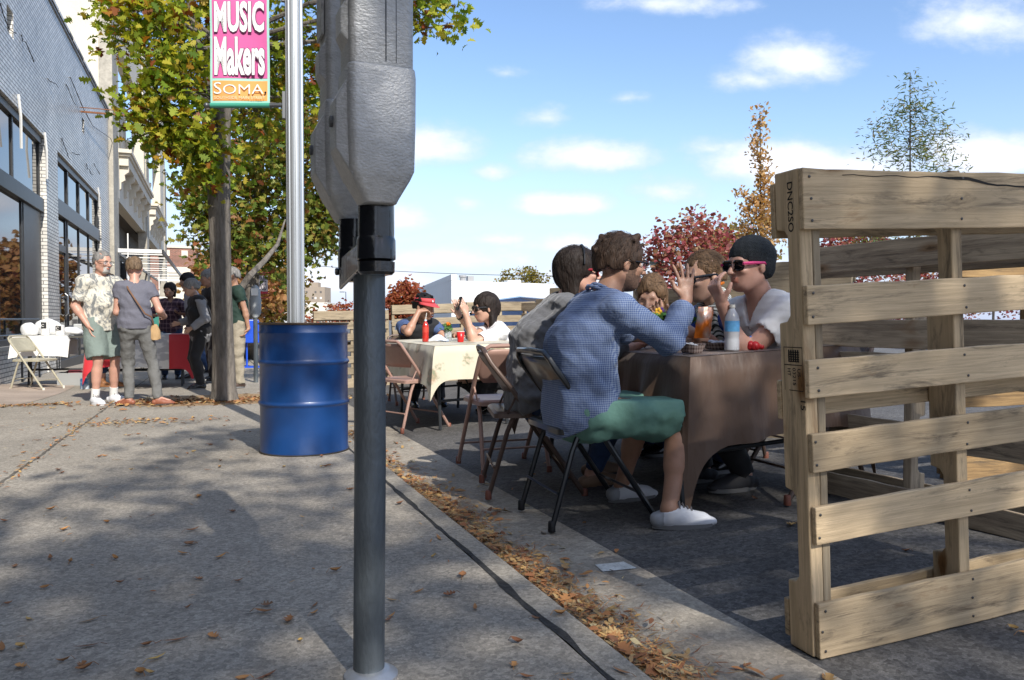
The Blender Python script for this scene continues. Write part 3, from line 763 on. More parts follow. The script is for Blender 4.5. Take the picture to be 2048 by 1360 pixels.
m_leafR = leaf_mat('crimson_leaf', [(0, (.24, .05, .06)), (.35, (.34, .08, .09)), (.6, (.44, .16, .16)), (.8, (.30, .20, .10)), (1, (.52, .30, .22))])
m_leafRB = leaf_mat('rust_red_leaf', [(0, (.30, .07, .04)), (.5, (.40, .11, .06)), (.8, (.30, .12, .05)), (1, (.42, .18, .07))])
m_leafG = leaf_mat('fine_green_leaf', [(0, (.08, .13, .05)), (.5, (.14, .19, .07)), (.8, (.25, .25, .05)), (1, (.30, .20, .10))])
m_leafT = leaf_mat('dry_tan_leaf', [(0, (.48, .27, .11)), (.4, (.58, .36, .14)), (.7, (.42, .26, .16)), (1, (.62, .46, .22))])

tb = G(447, 803)                      # the street tree by the tree pit
TX, TY, TZ = tb
def tp(px, py, Z): return at(px, py, Z)
Zt = 8.9
trunk = [tp(447, 803, Zt), tp(447, 780, Zt), tp(446, 700, Zt), tp(443, 560, Zt), tp(441, 430, Zt), tp(440, 330, Zt), tp(446, 230, Zt), tp(452, 100, Zt), tp(455, -60, Zt), tp(470, -260, Zt)]
trr = [.165, .135, .118, .112, .118, .128, .110, .09, .065, .035]
def ex(mb):
    mb.tube([tp(432, 372, Zt), tp(410, 348, Zt - .05), tp(402, 344, Zt - .08)], [.09, .06, .045], 10)
    mb.tube([tp(428, 330, Zt), tp(414, 290, Zt), tp(416, 245, Zt), tp(424, 210, Zt), tp(432, 120, Zt)], [.06, .048, .045, .04, .03], 9)
    mb.tube([tp(446, 230, Zt), tp(400, 90, Zt - .1), tp(380, -20, Zt - .2)], [.07, .045, .03], 8)
B = lambda px, py, Z, rx, rz, n, ry=None: (tp(px, py, Z), (rx, ry or rx * .8, rz), n)
blobs = [B(290, 25, 8.3, .30, .22, 16), B(330, 70, 8.2, .28, .2, 14), B(235, 68, 8.1, .10, .06, 4), B(355, 150, 8.2, .30, .28, 20), B(300, 140, 8.0, .12, .08, 5), B(310, 235, 8.0, .22, .10, 9), B(270, 232, 8.0, .08, .05, 3), B(350, 290, 8.3, .20, .16, 12), B(395, 270, 8.5, .32, .3, 24), B(410, 150, 9.0, .45, .5, 28),
         B(370, -10, 8.8, .55, .3, 26), B(250, 0, 8.4, .2, .12, 8), B(325, 190, 8.1, .14, .1, 6), B(470, 60, 9.6, .8, .7, 40), B(560, 110, 9.4, .6, .6, 26), B(620, 60, 9.2, .5, .5, 20),
         B(630, 190, 9.6, .45, .45, 15), B(520, 230, 9.8, .55, .5, 26), B(395, 330, 8.6, .28, .25, 10), B(370, -150, 8.8, .8, .5, 34), B(560, -160, 9.2, 1.3, .8, 50),
         B(865, 5, 8.6, .26, .10, 9), B(900, 55, 8.5, .12, .08, 4), B(840, 30, 8.6, .10, .10, 3), B(850, -130, 8.8, .5, .25, 14), B(730, -140, 9, .8, .6, 24), B(480, -420, 9.2, 1.6, 1.0, 50), B(470, 340, 9.8, .35, .3, 10)]
tree('oak_tree', 'street oak with green and orange leaves and mottled grey trunk beside the banner', trunk, trr, blobs, m_leafA, oak_leaf(), .112, seed=4, extra=ex, per=19, spread=.26)
# second street tree, further along
Z2 = 19.0
B2_ = lambda px, py, rx, rz, n, dz=0: (at(px, py, Z2 + dz), (rx, rx, rz), n)
tree('oak_tree', 'second oak further down the street, green and reddish crown behind the lamp post', [G(500, 716), at(500, 640, Z2), at(505, 560, Z2), at(515, 480, Z2), at(520, 400, Z2), at(525, 300, Z2), at(520, 200, Z2)],
     [.2, .17, .16, .14, .12, .08, .04],
     [B2_(470, 430, 1.0, .8, 40), B2_(540, 470, 1.1, .6, 36), B2_(610, 440, 1.0, .7, 36), B2_(640, 400, .6, .6, 20), B2_(500, 340, 1.2, 1.0, 46), B2_(590, 330, 1.1, 1.0, 40), B2_(630, 480, .5, .25, 12), B2_(655, 440, .3, .3, 8),
      B2_(410, 380, .45, .4, 12), B2_(400, 440, .3, .4, 8), B2_(420, 320, .3, .4, 8), B2_(560, 240, 1.2, 1.0, 34), B2_(640, 260, .7, .9, 24), B2_(470, 500, .6, .5, 18), B2_(560, 520, .5, .25, 10)],
     m_leafB, oak_leaf(), .19, seed=7, per=24, spread=.55, twigs=True,
     extra=lambda mb: mb.tube([at(474, 590, 15.5), at(500, 552, 15.5), at(530, 522, 16), at(556, 490, 16.5), at(572, 440, 17)], [.075, .065, .055, .04, .015], 10))
def simple_tree(name, label, px, pyb, Z, blobs, lm, outline, ls, seed, per=16, spread=.5, tr=.12, group=None, twigs=True, top=None, droop=.2):
    pts = [at(px, pyb, Z)]; base = pts[0].copy(); base.z = max(S(base.y) - .3, -1.0); pts = [base] + [at(px + 2 * math.sin(i), pyb + (top - pyb) * i / 4, Z) for i in range(1, 5)]
    return tree(name, label, pts, [tr, tr * .85, tr * .7, tr * .5, tr * .25], [(at(a, b, Z + dz), (rx, rx, rz), n) for a, b, rx, rz, n, dz in blobs], lm, outline, ls, seed=seed, per=per, spread=spread, barkm=m_bark_d, group=group, twigs=twigs, trunk_n=8, droop=droop)
simple_tree('maple_tree', 'orange-brown tree beyond the second banner on the left', 480, 640, 34, [(470, 560, 2.0, 1.6, 50, 0), (455, 530, 1.2, 1.0, 24, 0), (510, 600, 1.6, 1.2, 36, 0), (490, 520, .8, .8, 14, 0), (440, 600, 1.4, 1.3, 26, 0)], m_leafO, plain_leaf(), .3, 11, top=500, tr=.2)
simple_tree('maple_tree', 'yellow and olive tree left of the lamp post, above the drum', 545, 640, 38, [(545, 590, 1.6, 1.4, 50, 0), (520, 615, 1.4, 1.0, 30, 0), (560, 565, .8, .8, 16, 0), (535, 565, 1.0, .8, 18, 0)], m_leafY, plain_leaf(), .3, 12, top=560, tr=.15)
simple_tree('shrub', 'thin pinkish leafed bush before the low white building', 680, 640, 60, [(675, 630, 1.2, .8, 14, 0), (690, 626, .8, 1.0, 12, 0), (640, 638, 1.2, .5, 10, 0)], m_leafRB, plain_leaf(), .3, 13, top=612, tr=.05)
simple_tree('maple_tree', 'rust-red maple left of the white warehouse', 812, 640, 40, [(812, 605, 1.0, .9, 50, 0), (795, 612, .7, .6, 22, 0), (828, 600, .6, .7, 22, 0), (810, 582, .5, .4, 14, 0), (790, 628, .7, .4, 16, 0), (835, 625, .6, .4, 16, 0)], m_leafRB, plain_leaf(), .22, 14, top=585, tr=.12, per=18, spread=.35)
simple_tree('bare_tree', 'pale yellow sparse tree on the warehouse skyline', 1050, 640, 75, [(1045, 556, 1.8, 1.0, 40, 0), (1075, 562, 1.4, .8, 24, 0), (1020, 562, 1.0, .7, 18, 0)], m_leafY, plain_leaf(), .3, 15, top=545, tr=.15, per=12)
def redtree(px, label, seed, Z, s=1.0, dy=0):
    simple_tree('crimson_tree', label, px, 640, Z, [(px, 500 + dy, .9 * s, .8 * s, 46, 0), (px - 45, 510 + dy, .6 * s, .5 * s, 24, 0), (px + 48, 505 + dy, .7 * s, .6 * s, 28, 0), (px + 10, 470 + dy, .5 * s, .35 * s, 14, 0), (px - 25, 475 + dy, .35 * s, .35 * s, 9, 0), (px + 80, 530 + dy, .6 * s, .5 * s, 18, 0), (px - 70, 540 + dy, .5 * s, .5 * s, 16, 0), (px, 560 + dy, 1.4 * s, .5 * s, 34, 0)], m_leafR, plain_leaf(), .12 * s, seed, top=470 + dy, tr=.07, per=17, spread=.34 * s, droop=-.1)
redtree(1385, 'crimson tree above the heads at the nearer table', 21, 20, s=1.1, dy=-4)
redtree(1700, 'crimson tree seen through the gap under the top board of the nearest pallet', 22, 22, dy=8)
redtree(1850, 'crimson tree behind the pallets, low at the right', 23, 26, s=.9, dy=70)
redtree(2060, 'crimson tree at the right edge behind the fence', 24, 22, s=.9, dy=45)
simple_tree('birch_tree', 'yellow-green tree between the crimson tree and the tan sapling', 1450, 640, 27, [(1450, 500, 1.0, .6, 34, 0), (1435, 475, .5, .4, 12, 0), (1470, 520, .8, .6, 20, 0)], m_leafY, plain_leaf(), .2, 25, top=480, tr=.1)
# upright tan sapling
simple_tree('sapling', 'narrow upright sapling with dry tan-orange leaves behind the man in the beanie', 1518, 640, 14, [(1515, 240, .06, .22, 7, 0), (1514, 290, .12, .25, 14, 0), (1520, 340, .16, .3, 20, 0), (1518, 390, .2, .3, 26, 0), (1525, 430, .3, .3, 34, 0), (1505, 460, .3, .3, 30, 0), (1545, 470, .25, .35, 30, 0), (1490, 420, .08, .16, 6, 0), (1484, 470, .1, .16, 8, 0), (1480, 385, .05, .08, 3, 0)], m_leafT, slim_leaf(.24), .085, 26, top=225, tr=.022, per=11, spread=.13, droop=-.7)
# airy green willow oak sapling
simple_tree('sapling', 'thin airy green sapling with narrow leaves above the top board of the pallet', 1815, 640, 11.5, [(1818, 170, .04, .16, 5, 0), (1840, 200, .08, .16, 6, 0), (1815, 230, .16, .18, 14, 0), (1790, 215, .1, .12, 5, 0), (1850, 245, .22, .18, 16, 0), (1770, 260, .22, .14, 12, 0), (1815, 300, .35, .22, 32, 0), (1880, 270, .2, .08, 9, 0), (1750, 300, .2, .1, 8, 0), (1860, 310, .3, .16, 22, 0), (1745, 265, .14, .06, 5, 0), (1790, 440, .5, .35, 44, 0), (1860, 480, .4, .4, 34, 0), (1740, 480, .3, .25, 18, 0), (1815, 380, .5, .3, 40, 0), (1900, 340, .25, .14, 8, 0), (1945, 550, .3, .3, 16, 0)], m_leafG, slim_leaf(.10), .085, 27, top=150, tr=.02, per=12, spread=.2, droop=-.1)
simple_tree('sapling', 'pale green sapling beyond the fence at the right edge', 1985, 640, 18, [(1985, 510, .4, .35, 20, 0), (1970, 540, .3, .3, 14, 0)], m_leafG, slim_leaf(.12), .12, 28, top=480, tr=.03, per=12, spread=.2)
# the tree behind the camera, whose crown shades the near pavement
rngs = np.random.default_rng(5)
SB = []
for i in range(40):
    a = rngs.uniform(0, 2 * PI); r = 4.3 * math.sqrt(rngs.uniform(0, 1))
    SB.append(((1.55 + r * math.cos(a) * 1.08, -7.4 + r * math.sin(a) * .86, 8.3 + rngs.uniform(-1.3, 1.5)), (.48, .48, .4), 11))
SB += [((1.6 + dx, -6.5 + dy, 8.4), (.45, .45, .4), 10) for dx, dy in ((1.5, -1.2), (2.1, -1.5), (2.7, -1.0), (1.8, -.6), (2.4, -.3), (1.3, -1.0), (2.2, -1.0), (1.7, -1.6), (0, 0), (.6, .7), (-.6, -.5), (.2, -1.0), (1.4, -.2), (2.2, .6), (2.9, -.4))]  # unseen leaf clumps added to shade the asphalt and the ground by the meter
tree('oak_tree', 'oak behind the camera that shades the near pavement', [(.1, -7.2, .05), (.1, -7.2, 1.5), (.15, -7.2, 3.6), (.3, -7.2, 5.4), (.7, -7.3, 7.5), (1.0, -7.4, 9.5)], [.17, .14, .12, .10, .08, .03], SB, m_leafA, oak_leaf(), .15, seed=9, per=9, spread=.36)
# ------------------------------------------------------------------ weathered wood
def wood_mat(name, light, dark, axis=0, knots=.5, rough=.8):
    """grain runs along the board's own axis; every board gets its own offset and tone"""
    if name in MATS: return MATS[name]
    m = bpy.data.materials.new(name); m.use_nodes = True; MATS[name] = m
    nt = m.node_tree; b = nt.nodes['Principled BSDF']; L = nt.links.new
    b.inputs['Roughness'].default_value = rough; b.inputs['Specular IOR Level'].default_value = .25
    tcn = nn(nt, 'ShaderNodeTexCoord'); oi = nn(nt, 'ShaderNodeObjectInfo')
    def M(op, a, c=None, d=None):
        n = nt.nodes.new('ShaderNodeMath'); n.operation = op
        for i, v in enumerate((a, c, d)):
            if v is None: continue
            if isinstance(v, (int, float)): n.inputs[i].default_value = v
            else: L(v, n.inputs[i])
        return n.outputs[0]
    off = M('MULTIPLY', oi.outputs['Random'], 37.0)
    ad = nn(nt, 'ShaderNodeVectorMath', operation='ADD'); L(tcn.outputs['Object'], ad.inputs[0])
    cb = nn(nt, 'ShaderNodeCombineXYZ'); L(off, cb.inputs[0]); L(off, cb.inputs[1]); L(off, cb.inputs[2]); L(cb.outputs[0], ad.inputs[1])
    def NO(scale, det=5, ro=.6, dist=0.):
        mp = nn(nt, 'ShaderNodeMapping'); mp.inputs['Scale'].default_value = scale; L(ad.outputs[0], mp.inputs['Vector'])
        n = nn(nt, 'ShaderNodeTexNoise'); n.inputs['Scale'].default_value = 1; n.inputs['Detail'].default_value = det; n.inputs['Roughness'].default_value = ro; n.inputs['Distortion'].default_value = dist
        L(mp.outputs[0], n.inputs['Vector']); return n.outputs['Fac']
    ax = lambda a, c: tuple(a if i == axis else c for i in range(3))
    grain = NO(ax(2.2, 60), 6, .65, 1.2); fine = NO(ax(9, 320), 3, .6); patch = NO(ax(2.5, 9), 5, .6); stain = NO(ax(3, 22), 6, .75, .6)
    mr = nn(nt, 'ShaderNodeMapRange'); L(M('ADD', M('MULTIPLY', grain, .55), M('MULTIPLY', patch, .45)), mr.inputs['Value']); mr.inputs['From Min'].default_value = .38; mr.inputs['From Max'].default_value = .60
    mx = nn(nt, 'ShaderNodeMix', data_type='RGBA'); mx.inputs['A'].default_value = (*dark, 1); mx.inputs['B'].default_value = (*light, 1); L(mr.outputs[0], mx.inputs['Factor'])
    # grey weather stain
    st = nn(nt, 'ShaderNodeMapRange'); L(stain, st.inputs['Value']); st.inputs['From Min'].default_value = .53; st.inputs['From Max'].default_value = .68
    m2 = nn(nt, 'ShaderNodeMix', data_type='RGBA'); L(mx.outputs['Result'], m2.inputs['A']); m2.inputs['B'].default_value = (.075, .062, .048, 1); L(M('MULTIPLY', st.outputs[0], .75), m2.inputs['Factor'])
    # rusty water marks
    ru = NO(ax(1.6, 5), 6, .7, 1.5); rr_ = nn(nt, 'ShaderNodeMapRange'); L(ru, rr_.inputs['Value']); rr_.inputs['From Min'].default_value = .60; rr_.inputs['From Max'].default_value = .74
    mR = nn(nt, 'ShaderNodeMix', data_type='RGBA'); L(m2.outputs['Result'], mR.inputs['A']); mR.inputs['B'].default_value = (.26, .13, .05, 1); L(M('MULTIPLY', rr_.outputs[0], .7), mR.inputs['Factor']); m2 = mR
    # knots
    mp = nn(nt, 'ShaderNodeMapping'); mp.inputs['Scale'].default_value = ax(2.1, 5.5); L(ad.outputs[0], mp.inputs['Vector'])
    vo = nn(nt, 'ShaderNodeTexVoronoi'); vo.inputs['Scale'].default_value = 1; L(mp.outputs[0], vo.inputs['Vector'])
    kd = M('ADD', vo.outputs['Distance'], M('MULTIPLY', M('SUBTRACT', stain, .5), .22))
    kr = nn(nt, 'ShaderNodeMapRange', interpolation_type='SMOOTHSTEP'); L(kd, kr.inputs['Value']); kr.inputs['From Min'].default_value = .16; kr.inputs['From Max'].default_value = .04
    m3 = nn(nt, 'ShaderNodeMix', data_type='RGBA'); L(m2.outputs['Result'], m3.inputs['A']); m3.inputs['B'].default_value = (.20, .10, .035, 1); L(M('MULTIPLY', kr.outputs[0], knots * 1.3), m3.inputs['Factor'])
    kc = nn(nt, 'ShaderNodeMapRange'); L(kd, kc.inputs['Value']); kc.inputs['From Min'].default_value = .055; kc.inputs['From Max'].default_value = .03
    tone = M('ADD', .76, M('MULTIPLY', oi.outputs['Random'], .44))
    v = M('MULTIPLY', tone, M('ADD', .80, M('MULTIPLY', fine, .40)))
    v = M('MULTIPLY', v, M('SUBTRACT', 1.0, M('MULTIPLY', kc.outputs[0], knots * 1.1)))
    vm = nn(nt, 'ShaderNodeVectorMath', operation='SCALE'); L(m3.outputs['Result'], vm.inputs[0]); L(v, vm.inputs['Scale']); L(vm.outputs[0], b.inputs['Base Color'])
    bp = nn(nt, 'ShaderNodeBump'); bp.inputs['Strength'].default_value = .45; bp.inputs['Distance'].default_value = .003; L(M('ADD', grain, M('MULTIPLY', fine, .6)), bp.inputs['Height']); L(bp.outputs[0], b.inputs['Normal'])
    return m
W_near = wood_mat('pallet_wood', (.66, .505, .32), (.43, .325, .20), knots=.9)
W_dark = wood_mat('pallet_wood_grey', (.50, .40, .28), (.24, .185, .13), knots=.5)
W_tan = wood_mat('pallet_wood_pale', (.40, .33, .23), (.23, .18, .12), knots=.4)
m_nail = mat('nail', (.10, .095, .09), .45, metal=.7)
m_ink = mat('stamp_ink', (.012, .010, .008), .8)

def board(name, m, parent, o, xdir, ydir, L, H, T, cut=None, bev=.003, rng=None, warp=0.):
    """a board L long (its x), H high (its y), T thick (its z); o is the low near corner"""
    rng = rng or random
    M = frame(o, xdir, ydir); n = 14
    mb = MB(); rows = []
    for i in range(n + 1):
        x = L * i / n; j0 = rng.uniform(-1, 1) * .0012; j1 = rng.uniform(-1, 1) * .0018; w = warp * math.sin(PI * x / L)
        if cut: lo, hi = cut(x)
        else: lo, hi = 0, H
        rows.append([Vector((x, lo + j0 + w, 0)), Vector((x, hi + j1 + w, 0)), Vector((x, hi + j1 + w, T)), Vector((x, lo + j0 + w, T))])
    mb.grid(rows, close=True); k = 4
    mb.f += [[0, 1, 2, 3], [n * 4 + 3, n * 4 + 2, n * 4 + 1, n * 4]]; mb.m += [0, 0]
    ob = mb.build(name, m, parent)
    bm = bmesh.new(); bm.from_mesh(ob.data); bmesh.ops.recalc_face_normals(bm, faces=bm.faces); bm.to_mesh(ob.data); bm.free()
    ob.matrix_local = XF[parent.name].inverted() @ M
    XF[ob.name] = M
    if bev:
        md = ob.modifiers.new('bevel', 'BEVEL'); md.width = bev; md.segments = 2; md.limit_method = 'ANGLE'; md.angle_limit = rad(50)
    return ob
def notched(name, m, parent, o, up, back, H, D, T, notches, back_side=True):
    """stringer standing upright: H tall, D deep (along back), T thick; notches cut from the back edge"""
    up = Vector(up).normalized(); back = Vector(back).normalized(); M = frame(o, up, back)
    pts = [(0, 0), (H, 0), (H, D)]
    for a, b in sorted(notches, reverse=True):
        pts += [(b + .0, D), (b - .005, D - .03), (b - .02, D - .042), (a + .02, D - .042), (a + .005, D - .03), (a, D)]
    pts.append((0, D))
    mb = MB(); mb.prism(pts, 0, T, 'z'); ob = mb.build(name, m, parent)
    bm = bmesh.new(); bm.from_mesh(ob.data); bmesh.ops.recalc_face_normals(bm, faces=bm.faces); bm.to_mesh(ob.data); bm.free()
    ob.matrix_local = XF[parent.name].inverted() @ M; XF[ob.name] = M
    md = ob.modifiers.new('bevel', 'BEVEL'); md.width = .004; md.segments = 2; md.limit_method = 'ANGLE'; md.angle_limit = rad(50)
    return ob
def pallet(label, o, xdir, tilt, front, back, H, W, wm, strx, seed, bm_=None, notches=((.176, .42), (.85, 1.09)), group='wooden pallets standing on edge as a fence', depth=.089, ends=None, nails=True):
    """o: low front corner; slats run along xdir; front/back: lists of (z0, z1)"""
    rng = random.Random(seed); xd = Vector(xdir).normalized(); up = Vector((0, 0, 1))
    xt = (xd * math.cos(tilt) + up * math.sin(tilt)).normalized(); upt = (up * math.cos(tilt) - xd * math.sin(tilt)).normalized()
    bk = upt.cross(xt).normalized()
    t = thing('pallet', label, 'pallet', o, 0, group); O = Vector(o); T = .017
    bm_ = bm_ or wm
    nout = MB()
    for k, (z0, z1) in enumerate(front):
        jx = rng.uniform(-.006, .006); a = rng.uniform(-.004, .004)
        xx = (xt + upt * a)
        b = board('slat', wm, t, O + upt * z0 + xt * jx, xx, upt, W + rng.uniform(-.01, .01), z1 - z0, -T if False else T, rng=rng, warp=rng.uniform(-.003, .003))
        # front face must look along -bk
        b.matrix_local = XF[t.name].inverted() @ frame(O + upt * z0 + xt * jx + bk * T, xx, upt)
        for sx in strx:
            for f in ((.2, .8) if z1 - z0 < .13 else (.14, .5, .86)):
                nx = sx + .019 + rng.uniform(-.008, .008); nz = z0 + (z1 - z0) * f
                c = O + xt * nx + upt * nz - bk * .0005
                nout.lathe([(.0038, -.002), (.0038, .0012), (.0015, .002)], n=7, M=frame(c, xt, upt))
    for j, sx in enumerate(strx):
        s = notched('stringer', wm if j else bm_, t, O + xt * sx + bk * (T + .001), upt, bk, H, depth, .038, notches)
        s.matrix_local = XF[t.name].inverted() @ frame(O + xt * (sx + (.0)) + bk * (T + .001) + xt * .038, upt, bk)
        XF[s.name] = frame(O + xt * (sx + .038) + bk * (T + .001), upt, bk)
    for k, (z0, z1) in enumerate(back):
        board('back_slat', bm_, t, O + upt * z0 + bk * (T * 2 + depth + .004), xt, upt, W, z1 - z0, T, rng=rng)
    if nails: tag(nout.build('nails', m_nail, t, world=True), kind='stuff')
    return t, xt, upt, bk
# --- the nearest pallet
c0 = Vector((1.413, 1.543, road(1.413, 1.543)))
front = [(.0, .142), (.292, .388), (.476, .573), (.662, .757), (.846, .944), (1.082, 1.232)]
t, xt, ut, bk = pallet('pale wooden pallet standing on edge, the nearest one with stamped left post', c0, (1, -.02, 0), rad(3.0), front, [(.02, .12), (.60, .70), (1.07, 1.21)], 1.235, 1.02, W_near, (0.0, .50, .975), 2, bm_=W_near)
# doubled post beside the left stringer, short block at the top
b = board('post', W_tan, t, c0 + xt * .040 + bk * .020 + ut * .01, ut, xt, 1.22, .024, -.07, rng=random.Random(1))
b.matrix_local = XF[t.name].inverted() @ frame(c0 + xt * .040 + bk * .090 + ut * .01, ut, xt)
# stamps on the left post face (they read downwards)
Mst = lambda z, d: frame(c0 + ut * z + bk * d - xt * .0012, -ut, -bk)      # x runs down, y towards the camera
def stamp(txt, z, d, w, h, **k): return textmesh('stamp', txt, Mst(z, d), w, h, m_ink, parent=t, depth=0., world=True, **k)
stamp('DNC2SO', 1.205, .058, .125, .020, offset=.01)
stamp('US-', .735, .042, .026, .0115, offset=.012)
stamp('03215', .737, .060, .045, .0115, offset=.012)
stamp('HT', .735, .079, .020, .0115, offset=.012)
stamp('15', .655, .034, .024, .018, offset=.01)
mb = MB()
for (z0, z1, d0, d1) in ((.79, .788, .022, .092), (.745, .743, .024, .090), (.680, .678, .022, .075), (.79, .678, .022, .0235), (.79, .678, .090, .0915)):
    P = [c0 + ut * z + bk * d - xt * .0012 for z, d in ((z0, d0), (z0, d1), (z1, d1), (z1, d0))]; mb.add(P, [(0, 1, 2, 3)])
for i in range(5):
    d = .036 + .0085 * i; P = [c0 + ut * z + bk * dd - xt * .0012 for z, dd in ((.783, d), (.783, d + .005), (.752, d + .005), (.752, d))]
    mb.add(P, [(0, 1, 2, 3)])
    d2 = .040 + .0085 * (i % 3)
    P = [c0 + ut * z + bk * dd - xt * .0012 for z, dd in ((.778 - .006 * i, .034), (.778 - .006 * i, .075), (.7755 - .006 * i, .075), (.7755 - .006 * i, .034))]
    mb.add(P, [(0, 1, 2, 3)])
mb.build('stamp_frame', m_ink, t, world=True)
# dark split in the top board
mb = MB(); P = []
for i in range(26):
    s = i / 25; x = .12 + .88 * s; z = 1.215 - .006 * s - .020 * max(0, min(1, (x - .45) / .2)) ** 2 + .002 * math.sin(i * 1.7); w = .0009 + .0035 * math.exp(-((x - .52) / .07) ** 2) + .0012 * (x > .55)
    P.append([c0 + xt * x + ut * (z - w) - bk * .0012, c0 + xt * x + ut * (z + w) - bk * .0012])
mb.grid(P); mb.build('crack', m_ink, t, world=True)

# --- pallets forming the street side of the enclosure
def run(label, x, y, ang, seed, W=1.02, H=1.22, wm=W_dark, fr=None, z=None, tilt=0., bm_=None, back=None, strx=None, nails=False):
    fr = fr or [(.0, .14), (.2, .30), (.36, .46), (.52, .62), (.68, .78), (.84, .94), (1.08 * H / 1.22, H)]
    d = (math.cos(ang), math.sin(ang), 0)
    zz = road(x, y) if z is None else z
    return pallet(label, (x, y, zz), d, tilt, fr, back or [(.02, .13), (.55, .66), (H - .14, H - .02)], H, W, wm, strx or (0.0, W / 2 - .02, W - .04), seed, bm_=bm_, nails=nails)
a90 = rad(-90)
run('grey pallet side on behind the nearest pallet', 2.62, 3.02, rad(-84), 31, H=1.16, W=1.15, tilt=0., fr=[(.02, .12), (.30, .40), (.56, .68), (.70, .82), (1.04, 1.16)])
run('brown pallet at the far right behind the side-on grey pallet', 3.35, 2.75, rad(-5), 32, H=1.12, wm=wood_mat('pallet_wood_orange', (.34, .22, .10), (.16, .10, .05), knots=.5))
run('flat-faced tan pallet behind the two women at the nearer table', 3.25, 4.75, rad(-60), 33, H=1.20, wm=W_tan, fr=[(.0, .14), (.2, .32), (.4, .52), (.6, .72), (.78, .90), (.96, 1.20)])
run('grey pallet behind the long-haired girl', 3.35, 5.9, rad(-80), 34, H=1.08)
run('tall brown pallet left of the woman in grey, above the others', 3.75, 8.6, rad(-72), 35, H=1.22, wm=W_tan, bm_=W_dark)
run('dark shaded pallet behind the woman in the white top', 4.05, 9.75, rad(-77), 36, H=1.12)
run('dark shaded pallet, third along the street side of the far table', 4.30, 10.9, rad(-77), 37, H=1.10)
# --- far end, sunlit
run('sunlit grey pallet at the far end, left of the man in the red visor', 1.30, 11.15, rad(-4), 41, W=1.05, H=1.10, wm=W_tan, tilt=rad(1))
run('sunlit grey pallet at the far end behind the man in the red visor', 2.40, 11.05, rad(-4), 42, W=1.05, H=1.14, wm=W_tan, tilt=rad(2))
run('sunlit grey pallet at the far end, right of the marigolds', 3.48, 10.98, rad(-5), 43, W=1.05, H=1.14, wm=W_tan, tilt=rad(1))
# ------------------------------------------------------------------ twin parking meter, close to the camera
m_galv = mat('galvanised_pole', (.115, .14, .165), .42, metal=.55, var=.30, vscale=14, var2=.3, v2scale=3, bump=.25, bscale=120, stretch=(1, 1, .35), tint=(.17, .19, .20))
m_cast = mat('cast_grey', (.41, .415, .415), .42, metal=.28, var=.16, vscale=60, var2=.12, v2scale=5, bump=.8, bscale=210, bdist=.0028, stretch=(.6, .6, 1))
m_castd = mat('cast_dark', (.075, .08, .085), .45, metal=.3, var=.2, vscale=40, bump=.5, bscale=150, bdist=.003)
m_yoke = mat('black_enamel', (.010, .011, .013), .22, var=.3, vscale=60, bump=.15, bscale=50, coat=.5)
PM = Vector((.333, 1.80, side(0, 1.80)))
meter = thing('parking_meter', 'twin-headed grey parking meter on a blue-grey pole, closest to the camera', 'parking meter', PM)
mb = MB(); mb.tube([PM + Vector((-.004, .008, 0)), PM + Vector((.0, .0, .5)), PM + Vector((0, 0, 1.02))], .0362, 40)
mb.build('pole', m_galv, meter, smooth=True, world=True)
mb = MB(); mb.lathe([(.062, 0), (.062, .008), (.045, .018), (.040, .02)], PM, 32); mb.build('base_flange', mat('pale_metal', (.42, .43, .44), .4, metal=.6, var=.2), meter, smooth=True, world=True)
# yoke directions: near head towards the camera and right, far head away and left
h1 = at(757, 400, 1.69); h2 = at(706, 400, 1.94)
dv = Vector((h1.x - h2.x, h1.y - h2.y, 0)); dv.normalize(); sv = Vector((-dv.y, dv.x, 0))
if sv.dot(Vector((cf, -sf, 0))) < 0: sv = -sv
zn = lambda py, Z: CZ + (640 - py) / FPX * Z
def ring_oct(c, w, d, z, ch=.25, rot=None, n=5):
    """rounded rectangle ring of half sizes w (along sv) and d (along dv)"""
    r = min(w, d) * ch; P = []
    for sx, sy, a0 in ((1, 1, 0), (-1, 1, 90), (-1, -1, 180), (1, -1, 270)):
        for k in range(n):
            a = rad(a0 + 90 * k / (n - 1)); P.append((sx * (w - r) + r * math.cos(a), sy * (d - r) + r * math.sin(a)))
    return [Vector((c.x, c.y, z)) + sv * (u * .95 - .002) + dv * v for u, v in P]
